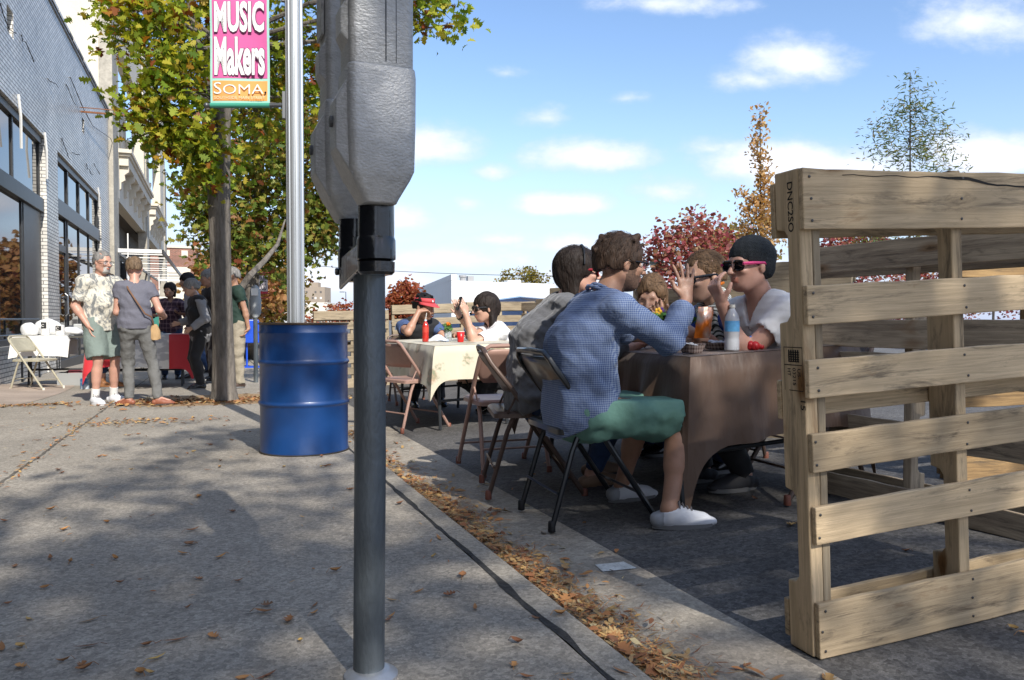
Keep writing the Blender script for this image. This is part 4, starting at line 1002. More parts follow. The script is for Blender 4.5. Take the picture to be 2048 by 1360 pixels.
def head(c, zb, name_tilt=0., front=-1):
    hd = []
    prof = [(zb, .038, .042, .5), (zb + .010, .042, .046, .4), (zb + .050, .066, .058, .35), (zb + .068, .0735, .063, .30), (zb + .16, .0755, .066, .28), (zb + .262, .0765, .067, .28), (zb + .282, .0745, .065, .28)]
    mb = MB(); mb.loft([ring_oct(c, w, d, z, ch) for z, w, d, ch in prof]); o1 = mb.build('housing', m_cast, meter, smooth=True, world=True, bev=.003)
    mb = MB(); prof2 = [(zb + .280, .070, .059, .28), (zb + .284, .0715, .060, .28), (zb + .56, .072, .061, .28), (zb + .66, .072, .056, .4), (zb + .72, .045, .040, .6)]
    mb.loft([ring_oct(c, w, d, z, ch) for z, w, d, ch in prof2]); o2 = mb.build('vault', m_cast, meter, smooth=True, world=True, bev=.003)
    mb = MB()          # seam rib on the side facing the camera
    P = Vector((c.x, c.y, 0)) + sv * .004 + dv * .0605
    for du, w, m0 in ((0, .0018, 0), (.022, .0010, 0)):
        q = P + sv * du; mb.add([q + Vector((0, 0, zb + .290)) - sv * w, q + Vector((0, 0, zb + .290)) + sv * w, q + Vector((0, 0, zb + .62)) + sv * w, q + Vector((0, 0, zb + .62)) - sv * w], [(0, 1, 2, 3)])
    mb.build('seam', m_castd, o2, world=True, root=meter)
    # faceted coin and lock box on the pavement side (left in the picture)
    mb = MB(); L0 = -sv
    def facet(z0, z1, w0, w1, out, cz):
        b = Vector((c.x, c.y, 0)) + L0 * .064
        r1 = [b + dv * s * w0 + Vector((0, 0, z)) for s, z in ((-1, z0), (1, z0), (1, z1), (-1, z1))]
        r2 = [b + L0 * out + dv * s * w1 + Vector((0, 0, z)) for s, z in ((-1, z0 + cz), (1, z0 + cz), (1, z1 - cz), (-1, z1 - cz))]
        mb.add(r1 + r2, [(4, 5, 6, 7), (0, 1, 5, 4), (1, 2, 6, 5), (2, 3, 7, 6), (3, 0, 4, 7)])
    facet(zb + .05, zb + .27, .052, .034, .032, .06)
    facet(zb + .32, zb + .43, .045, .028, .020, .03)
    mb.build('coin_box', m_cast, o1, world=True, bev=.003, root=meter)
    mb = MB(); q = Vector((c.x, c.y, zb + .17)) - sv * .096; mb.lathe([(.012, 0), (.012, .006), (.006, .007)], n=12, M=frame(q, dv, Vector((0, 0, 1)))); mb.build('lock', m_castd, o1, world=True, root=meter)
    mb = MB(); mb.box(Vector((c.x, c.y, zb + .40)) - sv * .0785, (.002, .002, .002)); 
    q = Vector((c.x, c.y, zb + .50)) - sv * .0725
    mb = MB(); mb.prism([(-.035, -.06), (.035, -.06), (.035, .06), (-.035, .06)], 0, .006, 'z', M=frame(q, dv, Vector((0, 0, 1)))); mb.build('card_slot', mat('worn_plate', (.30, .30, .28), .5, var=.5, vscale=60), o2, world=True, root=meter)
    return o1
z1b = zn(412, 1.69); z2b = zn(446, 1.94)
head(h1, z1b); head(h2, z2b)
mb = MB()
yks = []
for hc, zb in ((h1, z1b), (h2, z2b)):
    mb = MB(); yks.append(mb)
    c = Vector((hc.x, hc.y, 0)).lerp(Vector((PM.x, PM.y, 0)), .2); z0 = zb - .118
    mb.tube([c + Vector((0, 0, z0 + .03)), c + Vector((0, 0, zb + .002))], .0395, 28)
    mb.lathe([(.036, z0), (.0425, z0 + .004), (.0425, z0 + .045), (.0385, z0 + .055)], c, 28)
    mb.lathe([(.034, z0 - .030), (.040, z0 - .024), (.0405, z0 - .002)], c, 28)
yoke = [q.build('yoke', m_yoke, meter, smooth=True, world=True) for q in yks][0]
mb = MB(); a = Vector((h1.x, h1.y, 0)).lerp(Vector((PM.x, PM.y, 0)), .3); b_ = Vector((h2.x, h2.y, 0)).lerp(Vector((PM.x, PM.y, 0)), .1)
for s in (-1, 1):
    q = sv * .030 * s; zt = z1b - .118
    P = [a + q + Vector((0, 0, zt + .04)), b_ + q + Vector((0, 0, zt + .02)), b_ + q + Vector((0, 0, zt - .055)), a + q + Vector((0, 0, zt - .02))]
    Q = [p + sv * .008 * s for p in P]
    mb.add(P + Q, [(0, 1, 2, 3), (7, 6, 5, 4), (0, 4, 5, 1), (1, 5, 6, 2), (2, 6, 7, 3), (3, 7, 4, 0)])
mb.box(Vector((PM.x, PM.y, zt - .012)), (.085, .12, .03), R=Matrix.Rotation(math.atan2(dv.y, dv.x) - PI / 2, 3, 'Z'))
for s in (-1, 1): mb.tube([b_ + sv * .035 * s + dv * -.01 + Vector((0, 0, zt - .01)), b_ + sv * .045 * s + dv * -.01 + Vector((0, 0, zt - .01))], .010, 8)
mb.build('yoke_arm', m_yoke, yoke, world=True, bev=.004, root=meter)

# small meter further down the kerb
fm = thing('parking_meter', 'small distant grey parking meter between the man in dark green and the blue drum', 'parking meter', G(511, 765))
q = G(511, 765); u = Vector((0, 0, 1))
mb = MB(); mb.tube([q, q + u * 1.05], .034, 10); mb.build('pole', m_galv, fm, smooth=True, world=True)
for dz, rr in ((0, 0),):
    mb = MB(); zc = q.z + 1.0
    mb.loft([[Vector((q.x, q.y, z)) + Vector((w * math.cos(2 * PI * k / 16), .05 * math.sin(2 * PI * k / 16), 0)) for k in range(16)] for z, w in ((zc, .04), (zc + .06, .085), (zc + .28, .09), (zc + .30, .08), (zc + .42, .075), (zc + .48, .045), (zc + .5, .01))])
    mb.build('housing', mat('meter_grey', (.32, .34, .35), .5, metal=.2), fm, smooth=True, world=True)
    mb = MB(); mb.box(Vector((q.x - .01, q.y - .056, zc + .39)), (.10, .01, .11)); mb.build('label_plate', m_white, fm, world=True)

# ------------------------------------------------------------------ lamp post with banner
LP = at(592, 640, 5.95); LP.z = side(LP.x, LP.y)
lamp = thing('lamp_post', 'fluted silver lamp post behind the blue drum', 'lamp post', LP)
m_alu = mat('brushed_aluminium', (.52, .54, .55), .38, metal=.75, var=.08, vscale=8, stretch=(1, 1, .1))
mb = MB(); N = 72; rings = []
for z in (0, 1, 2.4, 4.2, 6.5):
    r0 = .0625 - .002 * z / 6
    rings.append([LP + Vector(((r0 + .0035 * (1 if (k % 6) in (0, 1, 2, 3) else -1)) * math.cos(2 * PI * k / N), (r0 + .0035 * (1 if (k % 6) in (0, 1, 2, 3) else -1)) * math.sin(2 * PI * k / N), z)) for k in range(N)])
mb.loft(rings); mb.build('shaft', m_alu, lamp, world=True)
mb = MB(); mb.lathe([(.13, 0), (.13, .10), (.10, .14), (.085, .24), (.07, .26)], LP, 24); mb.build('base', m_alu, lamp, smooth=True, world=True)
mb = MB(); mb.tube([LP + u * 6.4, LP + u * 6.9 + Vector((.2, 0, 0)), LP + u * 7.1 + Vector((1.0, 0, 0))], .03, 10); mb.box(LP + Vector((1.2, 0, 7.1)), (.6, .25, .12)); mb.build('lamp_head', m_alu, lamp, world=True)
bx0 = at(426, 215, 5.95); bx1 = at(578, 214, 5.95)
bdir = Vector((-cf, sf, 0))          # towards the left of the picture, across the view
zb1 = CZ + (640 - 214) / FPX * 5.95; zb2 = CZ + (640 + 8) / FPX * 5.95 + .0
for zz in (zb1, zb2 + .03):
    mb = MB(); mb.tube([LP + bdir * .05 + u * (zz - LP.z), LP + bdir * .66 + u * (zz - LP.z)], .0165, 12); mb.ball(LP + bdir * .665 + u * (zz - LP.z), .021)
    mb.bx(-.02, .02, -.02, .02, -.10, .10, M=Matrix.Translation(LP + bdir * .072 + u * (zz - LP.z)))
    mb.build('banner_arm', mat('dark_alu', (.12, .125, .13), .4, metal=.6), lamp, smooth=True, world=True)
ban = thing('banner', 'pink and orange street banner reading MUSIC Makers, hung from the lamp post', 'banner', LP + bdir * .4 + u * (zb1 - LP.z))
bw = .448; bh = zb2 - zb1 + .02; bl = LP + bdir * (.185 + bw) + u * (zb1 - LP.z - .012) - Vector((sf, cf, 0)) * .0   # lower left corner
rt = -bdir
def clothm(name, col): return mat(name, col, .55, var=.07, vscale=6, trans=0, sheen=.2)
def bsheet(x0, x1, z0, z1, off, m, nm, par):
    mb = MB(); n = 14; P = []
    for i in range(n + 1):
        x = x0 + (x1 - x0) * i / n
        P.append([bl + rt * x + u * z + Vector((-sf, -cf, 0)) * (off + .006 * math.sin(x * 14) + .004 * math.sin(z * 9 + x * 5)) for z in [z0 + (z1 - z0) * j / 16 for j in range(17)]])
    mb.grid(P); return mb.build(nm, m, par, smooth=True, world=True)
bsheet(0, bw, 0, bh, 0.0, clothm('banner_teal', (.38, .66, .56)), 'cloth', ban)
bsheet(.018, bw - .018, .215, bh - .0, .002, clothm('banner_pink', (.66, .12, .34)), 'pink_panel', ban)
bsheet(.018, bw - .018, .045, .195, .002, clothm('banner_orange', (.78, .36, .10)), 'orange_panel', ban)
mb = MB(); mb.tube([bl + u * .012, bl + rt * bw + u * .012], .020, 12); mb.build('hem', mat('banner_green', (.05, .30, .21), .5), ban, smooth=True, world=True)
Vd = Vector((-sf, -cf, 0))
Mt = lambda x, z, d=.013: frame(bl + rt * x + u * z + Vd * d, rt, u)
m_btxt = mat('banner_white', (.80, .79, .77), .6)
m_bsh = mat('banner_shadow', (.16, .05, .12), .7)
for txt, x, z, w, h in (('MUSIC', .038, .555, .375, .232), ('Makers', .036, .232, .380, .290)):
    for k, dx in enumerate(()): pass
    textmesh('shadow_lettering', txt, Mt(x - .003, z - .004, .0125), w + .008, h + .006, m_bsh, parent=ban, world=True, offset=.055)
    textmesh('lettering', txt, Mt(x, z, .0150), w, h, m_btxt, parent=ban, world=True, offset=.035)
textmesh('lettering', 'S', Mt(.030, .094, .0145), .058, .088, m_btxt, parent=ban, world=True, offset=-.005)
textmesh('lettering', 'OMA', Mt(.100, .094, .0145), .305, .072, m_btxt, parent=ban, world=True, offset=-.008)
textmesh('lettering', 'SOUTHSIDE MAIN STREET', Mt(.032, .056, .0145), .385, .022, mat('banner_cream', (.78, .62, .42), .6), parent=ban, world=True)
mb = MB(); mb.ball(bl + rt * (bw - .03) + u * .105 + Vd * .012, .008); mb.build('grommet', m_blackm, ban, world=True)

# distant pole banner
sb = at(525, 566, 24); wS = 24 / FPX
sbt = thing('banner', 'small white and red street banner in the distance reading FINE FOOD', 'banner', sb)
rtv = Vector((cf, -sf, 0))
mb = MB(); mb.box(sb, (1, 1, 1)) ; mb = MB()
P = lambda dx, dz, off=0: sb + rtv * dx * wS + u * dz * wS - Vector((sf, cf, 0)) * off
mb.add([P(-11, -18), P(11, -18), P(11, 18), P(-11, 18)], [(0, 1, 2, 3)]); mb.build('cloth', mat('banner_offwhite', (.66, .62, .62), .7), sbt, world=True, thick=.004)
mb = MB()
for z0, z1 in ((15, 19), (-20, -17)): mb.add([P(-12, z0, .01), P(12, z0, .01), P(12, z1, .01), P(-12, z1, .01)], [(0, 1, 2, 3)])
mb.build('red_band', mat('banner_red', (.45, .02, .05), .7), sbt, world=True)
for txt, z, hh in (('FINE', 1.5, 12), ('FOOD', -15, 14)):
    textmesh('lettering', txt, frame(P(-9, z, .02), rtv, u), 18 * wS, hh * wS, mat('banner_grey_ink', (.16, .14, .17), .7), parent=sbt, world=True, offset=.02)
mb = MB()
for zz in (20, -21, -30): mb.tube([P(-13, zz), P(14, zz)], .02, 6)
mb.build('banner_rod', mat('red_rod', (.40, .05, .05), .6), sbt, world=True)

# ------------------------------------------------------------------ blue drum
DR = at(608, 640, 5.24); DR.z = side(0, DR.y)
m_blue = mat('blue_enamel', (.008, .048, .175), .36, var=.05, vscale=3, var2=.06, v2scale=6, bump=.06, bscale=18, bdist=.01, coat=.15)
drum = thing('steel_drum', 'blue steel drum with two rolled hoops, used as a bin on the pavement', 'drum', DR)
H = CZ - .018 - DR.z
mb = MB(); R0 = .286
prof = [(R0 + .004, .012), (R0 + .004, .02), (R0, .03)]
for zc in (H * .385, H * .70):
    prof += [(R0, zc - .022), (R0 + .003, zc - .014), (R0 + .0105, zc - .004), (R0 + .0105, zc + .004), (R0 + .003, zc + .014), (R0, zc + .022)]
prof += [(R0, H * .905), (R0 + .005, H * .92), (R0 + .005, H * .93), (R0 - .001, H * .945), (R0, H - .012), (R0 - .006, H - .010), (R0 - .008, .03), (R0 - .02, .028), (.01, .028)]
mb.lathe(prof, DR, 96, cap=(True, True)); mb.build('barrel', m_blue, drum, smooth=True, world=True)
mb = MB(); mb.lathe([(R0 - .004, H - .014), (R0 + .006, H - .012), (R0 + .009, H - .004), (R0 + .004, H), (R0 - .006, H - .003)], DR, 96, cap=(False, False)); mb.build('rim', mat('rim_brown', (.10, .065, .04), .5, metal=.3, var=.3, vscale=20), drum, smooth=True, world=True)
mb = MB(); mb.lathe([(R0 + .001, 0), (R0 + .0075, .001), (R0 + .0085, .009), (R0 + .002, .0145)], DR, 96, cap=(True, False)); mb.build('base_rim', mat('rim_dark', (.03, .025, .02), .6), drum, smooth=True, world=True)

# ------------------------------------------------------------------ folding chairs and tables
def chair(label, loc, rz, m, foot, group='steel folding chairs', name='folding_chair', mpan=None):
    t = thing(name, label, 'chair', (0, 0, 0), 0, group); mpan = mpan or m
    W = .215; r = .0128
    sp = MB(); sp.bx(-.20, .185, -W + .012, W - .012, .405, .427); 
    so_ = MB()
    # seat pan with turned-down lip
    rings = []
    def rr(x0, x1, y, z, c=.03):
        P = []
        for cx, cy, a0 in ((x1 - c, y - c, 0), (x0 + c, y - c, 90), (x0 + c, -y + c, 180), (x1 - c, -y + c, 270)):
            for k in range(4): a = rad(a0 + 30 * k); P.append(Vector((cx + c * math.cos(a), cy + c * math.sin(a), z)))
        return P
    so_.loft([rr(-.195, .185, W - .006, .398), rr(-.195, .185, W - .006, .420), rr(-.18, .17, W - .02, .430), rr(-.15, .14, W - .05, .426)])
    so_.build('seat', mpan, t, smooth=True)
    # main frame: one tube up, over the top and down
    top = .737; xb = -.245
    P = [(.255, W, .012), (.0, W, .385), (-.10, W, .53), (-.212, W, .67), (-.235, W - .012, top - .025), (xb, W - .05, top), (xb - .008, 0, top + .004), (xb, -W + .05, top), (-.235, -W + .012, top - .025), (-.212, -W, .67), (-.10, -W, .53), (.0, -W, .385), (.255, -W, .012)]
    mb = MB(); mb.tube(P, r, 10); mb.build('frame', m, t, smooth=True)
    # curved back panel
    rows = []
    for i in range(7):
        z = .525 + (.718 - .525) * i / 6; xx = -.104 - (z - .525) * .66; ins = .05 if i in (0, 6) else (.015 if i in (1, 5) else .003)
        rows.append([Vector((xx - .022 * math.cos(PI * s * .5) - .004, (W - ins) * s, z)) for s in [k / 8 for k in range(-8, 9)]])
    mb = MB(); mb.grid(rows); mb.build('backrest', mpan, t, smooth=True, thick=.007)
    for s in (-1, 1):
        mb = MB(); mb.tube([(-.085, s * (W - .026), .43), (-.128, s * (W - .026), .33), (-.222, s * (W - .018), .012)], r * .95, 8); mb.build('rear_leg', m, t, smooth=True)
        mb = MB(); mb.tube([(-.085, s * W, .51), (-.14, s * (W - .013), .40)], .006, 6); mb.build('hinge_strut', m, t, smooth=True)
        for q in ((.255, s * W, .0), (-.223, s * (W - .018), .0)):
            mb = MB(); mb.lathe([(.015, 0), (.0165, .004), (.0155, .04), (.012, .045)], q, 10); mb.build('foot_cap', foot, t, smooth=True)
    mb = MB(); mb.tube([(-.196, -W + .022, .155), (-.196, W - .022, .155)], .0065, 6); mb.build('rear_brace', m, t, smooth=True)
    mb = MB(); mb.tube([(.168, -W, .14), (.168, W, .14)], .0065, 6); mb.build('front_brace', m, t, smooth=True)
    t.location = loc; t.rotation_euler = (0, 0, rz); XF[t.name] = Matrix.Translation(Vector(loc)) @ Matrix.Rotation(rz, 4, 'Z')
    return t
m_chblk = mat('chair_black', (.008, .010, .013), .3, var=.2, vscale=30, coat=.3)
m_chbrn = mat('chair_brown', (.10, .065, .05), .38, metal=.2, var=.15, vscale=20)
m_chpnk = mat('chair_taupe', (.38, .235, .19), .42, metal=.1, var=.12, vscale=12)
m_chtan = mat('chair_beige', (.42, .39, .29), .45, metal=.1, var=.15, vscale=15)
m_capk = mat('cap_black', (.006, .006, .007), .6); m_capb = mat('cap_brown', (.20, .07, .045), .6); m_capw = mat('cap_white', (.6, .58, .52), .6)
rd = lambda x, y: (x, y, road(x, y))
chair('black folding chair under the man in the blue checked shirt', rd(1.52, 3.11), rad(-3), m_chblk, m_capk)
chair('brown folding chair under the woman in the grey top', rd(1.51, 3.74), rad(-14), m_chbrn, m_capb)
chair('taupe folding chair turned its back to the camera before the far tablecloth', rd(1.60, 4.33), rad(88), m_chpnk, m_capb)
chair('taupe folding chair drawn out at the near left corner of the patterned table', rd(1.52, 6.42), rad(24), m_chpnk, m_capb)
chair('brown folding chair under the man in the red visor', rd(2.02, 8.45), rad(-90), m_chbrn, m_capb)
chair('brown folding chair under the woman in the white top', rd(2.66, 6.85), rad(180), m_chbrn, m_capb)
chair('brown folding chair under the man in the beanie', rd(2.62, 3.0), rad(180), m_chbrn, m_capb)
chair('brown folding chair under the woman in the royal blue top', rd(2.80, 3.55), rad(180), m_chbrn, m_capb)
chair('brown folding chair under the long-haired girl', rd(2.78, 4.15), rad(180), m_chbrn, m_capb)
chair('beige metal folding chair drawn up to the white-clothed table on the left', (-2.30, 12.30, side(0, 12.3)), rad(-24), m_chtan, m_capw)

def ftable(label, x0, x1, y0, y1, zt, legs, tilt=0., m=None, floor=road, group='folding tables'):
    cx, cy = (x0 + x1) / 2, (y0 + y1) / 2
    t = thing('folding_table', label, 'table', (cx, cy, floor(cx, cy)), 0, group); m = m or mat('table_top', (.30, .26, .2), .5)
    mb = MB(); sl_ = tilt
    z = lambda x: zt + (x - x0) * sl_
    mb.add([(x0, y0, z(x0) - .03), (x1, y0, z(x1) - .03), (x1, y1, z(x1) - .03), (x0, y1, z(x0) - .03), (x0, y0, z(x0)), (x1, y0, z(x1)), (x1, y1, z(x1)), (x0, y1, z(x0))], [(3, 2, 1, 0), (4, 5, 6, 7), (0, 1, 5, 4), (1, 2, 6, 5), (2, 3, 7, 6), (3, 0, 4, 7)])
    mb.build('tabletop', m, t, world=True)
    for yy, dy in ((y0 + .22, -1), (y1 - .22, 1)):
        for xx in (x0 + .09, x1 - .09):
            mb = MB(); f = floor(xx, yy + .05 * dy)
            mb.tube([(xx, yy - .06 * dy, z(xx) - .04), (xx, yy - .02 * dy, z(xx) - .3), (xx, yy, f + .22), (xx, yy + .03 * dy, f + .005)], .0145, 8); mb.build('leg', legs, t, smooth=True, world=True)
        mb = MB(); zb = floor(x0, yy) + .24; mb.tube([(x0 + .09, yy, zb), (x1 - .09, yy, zb + sl_ * (x1 - x0))], .011, 8); mb.build('leg_brace', legs, t, smooth=True, world=True)
    mb = MB(); mb.tube([(cx, y0 + .22, floor(cx, y0) + .25), (cx, cy - .1, zt - .05)], .009, 6); mb.tube([(cx, y1 - .22, floor(cx, y1) + .25), (cx, cy + .1, zt - .05)], .009, 6); mb.build('strut', legs, t, smooth=True, world=True)
    return t, z
def cloth(name, label, x0, x1, y0, y1, z, drop, m, seed=0, amp=.03, freq=9, corner=.2, group=None, dmap=None, mats=None):
    """tablecloth: top sheet and hanging skirt with folds and pointed corners"""
    rng = random.Random(seed); pts = []
    def seg(a, b, n, side_):
        for i in range(n): t = i / n; pts.append((a[0] + (b[0] - a[0]) * t, a[1] + (b[1] - a[1]) * t, side_, t))
    e = .006; xs0, xs1, ys0, ys1 = x0 - e, x1 + e, y0 - e, y1 + e
    nx = max(24, int((x1 - x0) * 60)); ny = max(36, int((y1 - y0) * 45))
    seg((xs0, ys0), (xs1, ys0), nx, 0); seg((xs1, ys0), (xs1, ys1), ny, 1); seg((xs1, ys1), (xs0, ys1), nx, 2); seg((xs0, ys1), (xs0, ys0), ny, 3)
    N = {0: (0, -1), 1: (1, 0), 2: (0, 1), 3: (-1, 0)}; LEN = {0: x1 - x0, 1: y1 - y0, 2: x1 - x0, 3: y1 - y0}
    ph = [rng.uniform(0, 6.28) for _ in range(12)]
    rows = []; cxy = ((x0 + x1) / 2, (y0 + y1) / 2)
    K = 16
    per = 0; prev = None; cols = []
    for (x, y, sd, t) in pts:
        if prev: per += math.hypot(x - prev[0], y - prev[1])
        prev = (x, y); d = min(t, 1 - t) * LEN[sd]           # distance to the nearest corner
        nrm = Vector((*N[sd], 0)); cor = math.exp(-(d / .13) ** 2)
        if t < .5: other = Vector((*N[(sd - 1) % 4], 0))
        else: other = Vector((*N[(sd + 1) % 4], 0))
        out = (nrm + other * cor * .9).normalized()
        D = drop[sd] * (1 + .05 * math.sin(per * 5 + ph[0])) + corner * math.exp(-(d / .048) ** 1.25)
        if dmap: D *= dmap(sd, t)
        col = []
        for k in range(K + 1):
            v = k / K
            fold = (math.sin(per * freq * 1.9 + ph[1] + .8 * math.sin(per * 3 + ph[2])) * .6 + .4 * math.sin(per * freq * 4.1 + ph[3] + v * 1.3)) * amp * v ** 1.2 * (1 - .5 * cor)
            o = .004 + .018 * min(1, v * 6) + fold + amp * .6 * v + cor * .05 * v
            p = Vector((x, y, z(x) + .0045)) + out * o + Vector((0, 0, -D * v)); col.append(p)
        cols.append(col)
    mb = MB(); mb.grid(cols + [cols[0]])
    # top, gently rumpled
    nxx, nyy = 16, 30; P = []
    for i in range(nxx + 1):
        P.append([])
        for j in range(nyy + 1):
            a, b = i / nxx, j / nyy; x = xs0 + (xs1 - xs0) * a; y = ys0 + (ys1 - ys0) * b
            edge = min(a, 1 - a, b, 1 - b) > 0
            P[-1].append(Vector((x, y, z(x) + .0046 + (.0025 * (1 + math.sin(x * 23 + y * 9) * math.sin(y * 17 + 1)) if edge else .002))))
    mb.grid(P)
    o = mb.build(name, mats or m, smooth=True); tag(o, label, 'tablecloth', group)
    return o
m_leg = mat('table_leg', (.05, .055, .06), .35, metal=.5)
t1, z1_tab = ftable('folding table under the brown cloth, nearest table', 1.87, 2.76, 2.80, 4.66, .650, m_leg, tilt=.05)
m_brown = mat('brown_satin', (.105, .060, .036), .5, var=.05, vscale=5, sheen=.25, bump=.45, bscale=9, bdist=.03, stretch=(1, 1, .22))
cloth('tablecloth', 'brown satin cloth draped over the nearest table', 1.87, 2.76, 2.80, 4.66, z1_tab, {0: .37, 1: .36, 2: .35, 3: .22}, m_brown, seed=3, amp=.042, freq=8, corner=.30)
t2, z2_tab = ftable('folding table under the cream patterned cloth', 1.62, 2.38, 5.95, 7.75, .60, m_leg, tilt=.03)
# cream cloth printed with faded bunches of fruit
m_cream = mat('cream_print', (.58, .53, .40), .7, var=.03, vscale=5, sheen=.2, bump=.5, bscale=9, bdist=.02, stretch=(1, 1, .3))
nt = m_cream.node_tree; b = nt.nodes['Principled BSDF']; src = b.inputs['Base Color'].links[0].from_socket
g = nn(nt, 'ShaderNodeTexCoord'); vo = nn(nt, 'ShaderNodeTexVoronoi'); vo.inputs['Scale'].default_value = 4.6; nt.links.new(g.outputs['Object'], vo.inputs['Vector'])
no = nn(nt, 'ShaderNodeTexNoise'); no.inputs['Scale'].default_value = 38; nt.links.new(g.outputs['Object'], no.inputs['Vector'])
ad = nn(nt, 'ShaderNodeMath', operation='MULTIPLY_ADD'); nt.links.new(no.outputs['Fac'], ad.inputs[0]); ad.inputs[1].default_value = .34; nt.links.new(vo.outputs['Distance'], ad.inputs[2])
mr = nn(nt, 'ShaderNodeMapRange', interpolation_type='SMOOTHSTEP'); nt.links.new(ad.outputs[0], mr.inputs['Value']); mr.inputs['From Min'].default_value = .58; mr.inputs['From Max'].default_value = .44; mr.inputs['To Max'].default_value = .8
cr = nn(nt, 'ShaderNodeValToRGB'); nt.links.new(no.outputs['Fac'], cr.inputs[0]); e = cr.color_ramp.elements; e[0].position = .38; e[0].color = (.16, .19, .10, 1); e[1].position = .62; e[1].color = (.44, .27, .16, 1)
mx = nn(nt, 'ShaderNodeMix', data_type='RGBA'); nt.links.new(mr.outputs[0], mx.inputs['Factor']); nt.links.new(src, mx.inputs['A']); nt.links.new(cr.outputs[0], mx.inputs['B']); nt.links.new(mx.outputs['Result'], b.inputs['Base Color'])
cloth('tablecloth', 'cream cloth with faded fruit print over the far table in the street', 1.62, 2.38, 5.95, 7.75, z2_tab, {0: .27, 1: .30, 2: .30, 3: .32}, m_cream, seed=6, amp=.030, freq=7, corner=.17)
# stalls on the pavement
fs = lambda x, y: side(x, y)
t3, z3_tab = ftable('folding table under the red and white cloth on the pavement', -1.62, -.36, 12.05, 12.9, .60, m_leg, floor=fs)
m_red = mat('red_white_cloth', (.45, .02, .03), .5, sheen=.2)
nt = m_red.node_tree; b = nt.nodes['Principled BSDF']; g = nn(nt, 'ShaderNodeNewGeometry'); s = nn(nt, 'ShaderNodeSeparateXYZ'); nt.links.new(g.outputs['Position'], s.inputs[0])
mr = nn(nt, 'ShaderNodeMath', operation='SUBTRACT'); nt.links.new(s.outputs[0], mr.inputs[0]); mr.inputs[1].default_value = -.93
ab = nn(nt, 'ShaderNodeMath', operation='ABSOLUTE'); nt.links.new(mr.outputs[0], ab.inputs[0]); gt = nn(nt, 'ShaderNodeMath', operation='LESS_THAN'); nt.links.new(ab.outputs[0], gt.inputs[0]); gt.inputs[1].default_value = .32
no = nn(nt, 'ShaderNodeTexNoise'); no.inputs['Scale'].default_value = 9; cr = nn(nt, 'ShaderNodeValToRGB'); nt.links.new(no.outputs['Fac'], cr.inputs[0]); e = cr.color_ramp.elements; e[0].position = .45; e[0].color = (.42, .42, .44, 1); e[1].position = .55; e[1].color = (.70, .69, .67, 1)
mx = nn(nt, 'ShaderNodeMix', data_type='RGBA'); nt.links.new(gt.outputs[0], mx.inputs['Factor']); mx.inputs['A'].default_value = (.50, .015, .025, 1); nt.links.new(cr.outputs[0], mx.inputs['B']); nt.links.new(mx.outputs['Result'], b.inputs['Base Color'])
cloth('tablecloth', 'red cloth with a white middle panel over the stall table on the pavement', -1.62, -.36, 12.05, 12.9, z3_tab, {0: .46, 1: .40, 2: .4, 3: .4}, m_red, seed=9, amp=.03, freq=6, corner=.22)
t4, z4_tab = ftable('dark folding table by the shop wall under a white cloth', -2.62, -1.72, 12.85, 13.45, .58, mat('table_leg_black', (.015, .015, .016), .5), m=mat('dark_top', (.07, .07, .06), .5), floor=fs)
cloth('tablecloth', 'plain white cloth hanging over the table beside the shop wall', -2.66, -2.02, 12.80, 13.48, z4_tab, {0: .30, 1: .06, 2: .3, 3: .28}, mat('white_cloth', (.76, .75, .72), .8, var=.03), seed=12, amp=.008, freq=4, corner=.02)
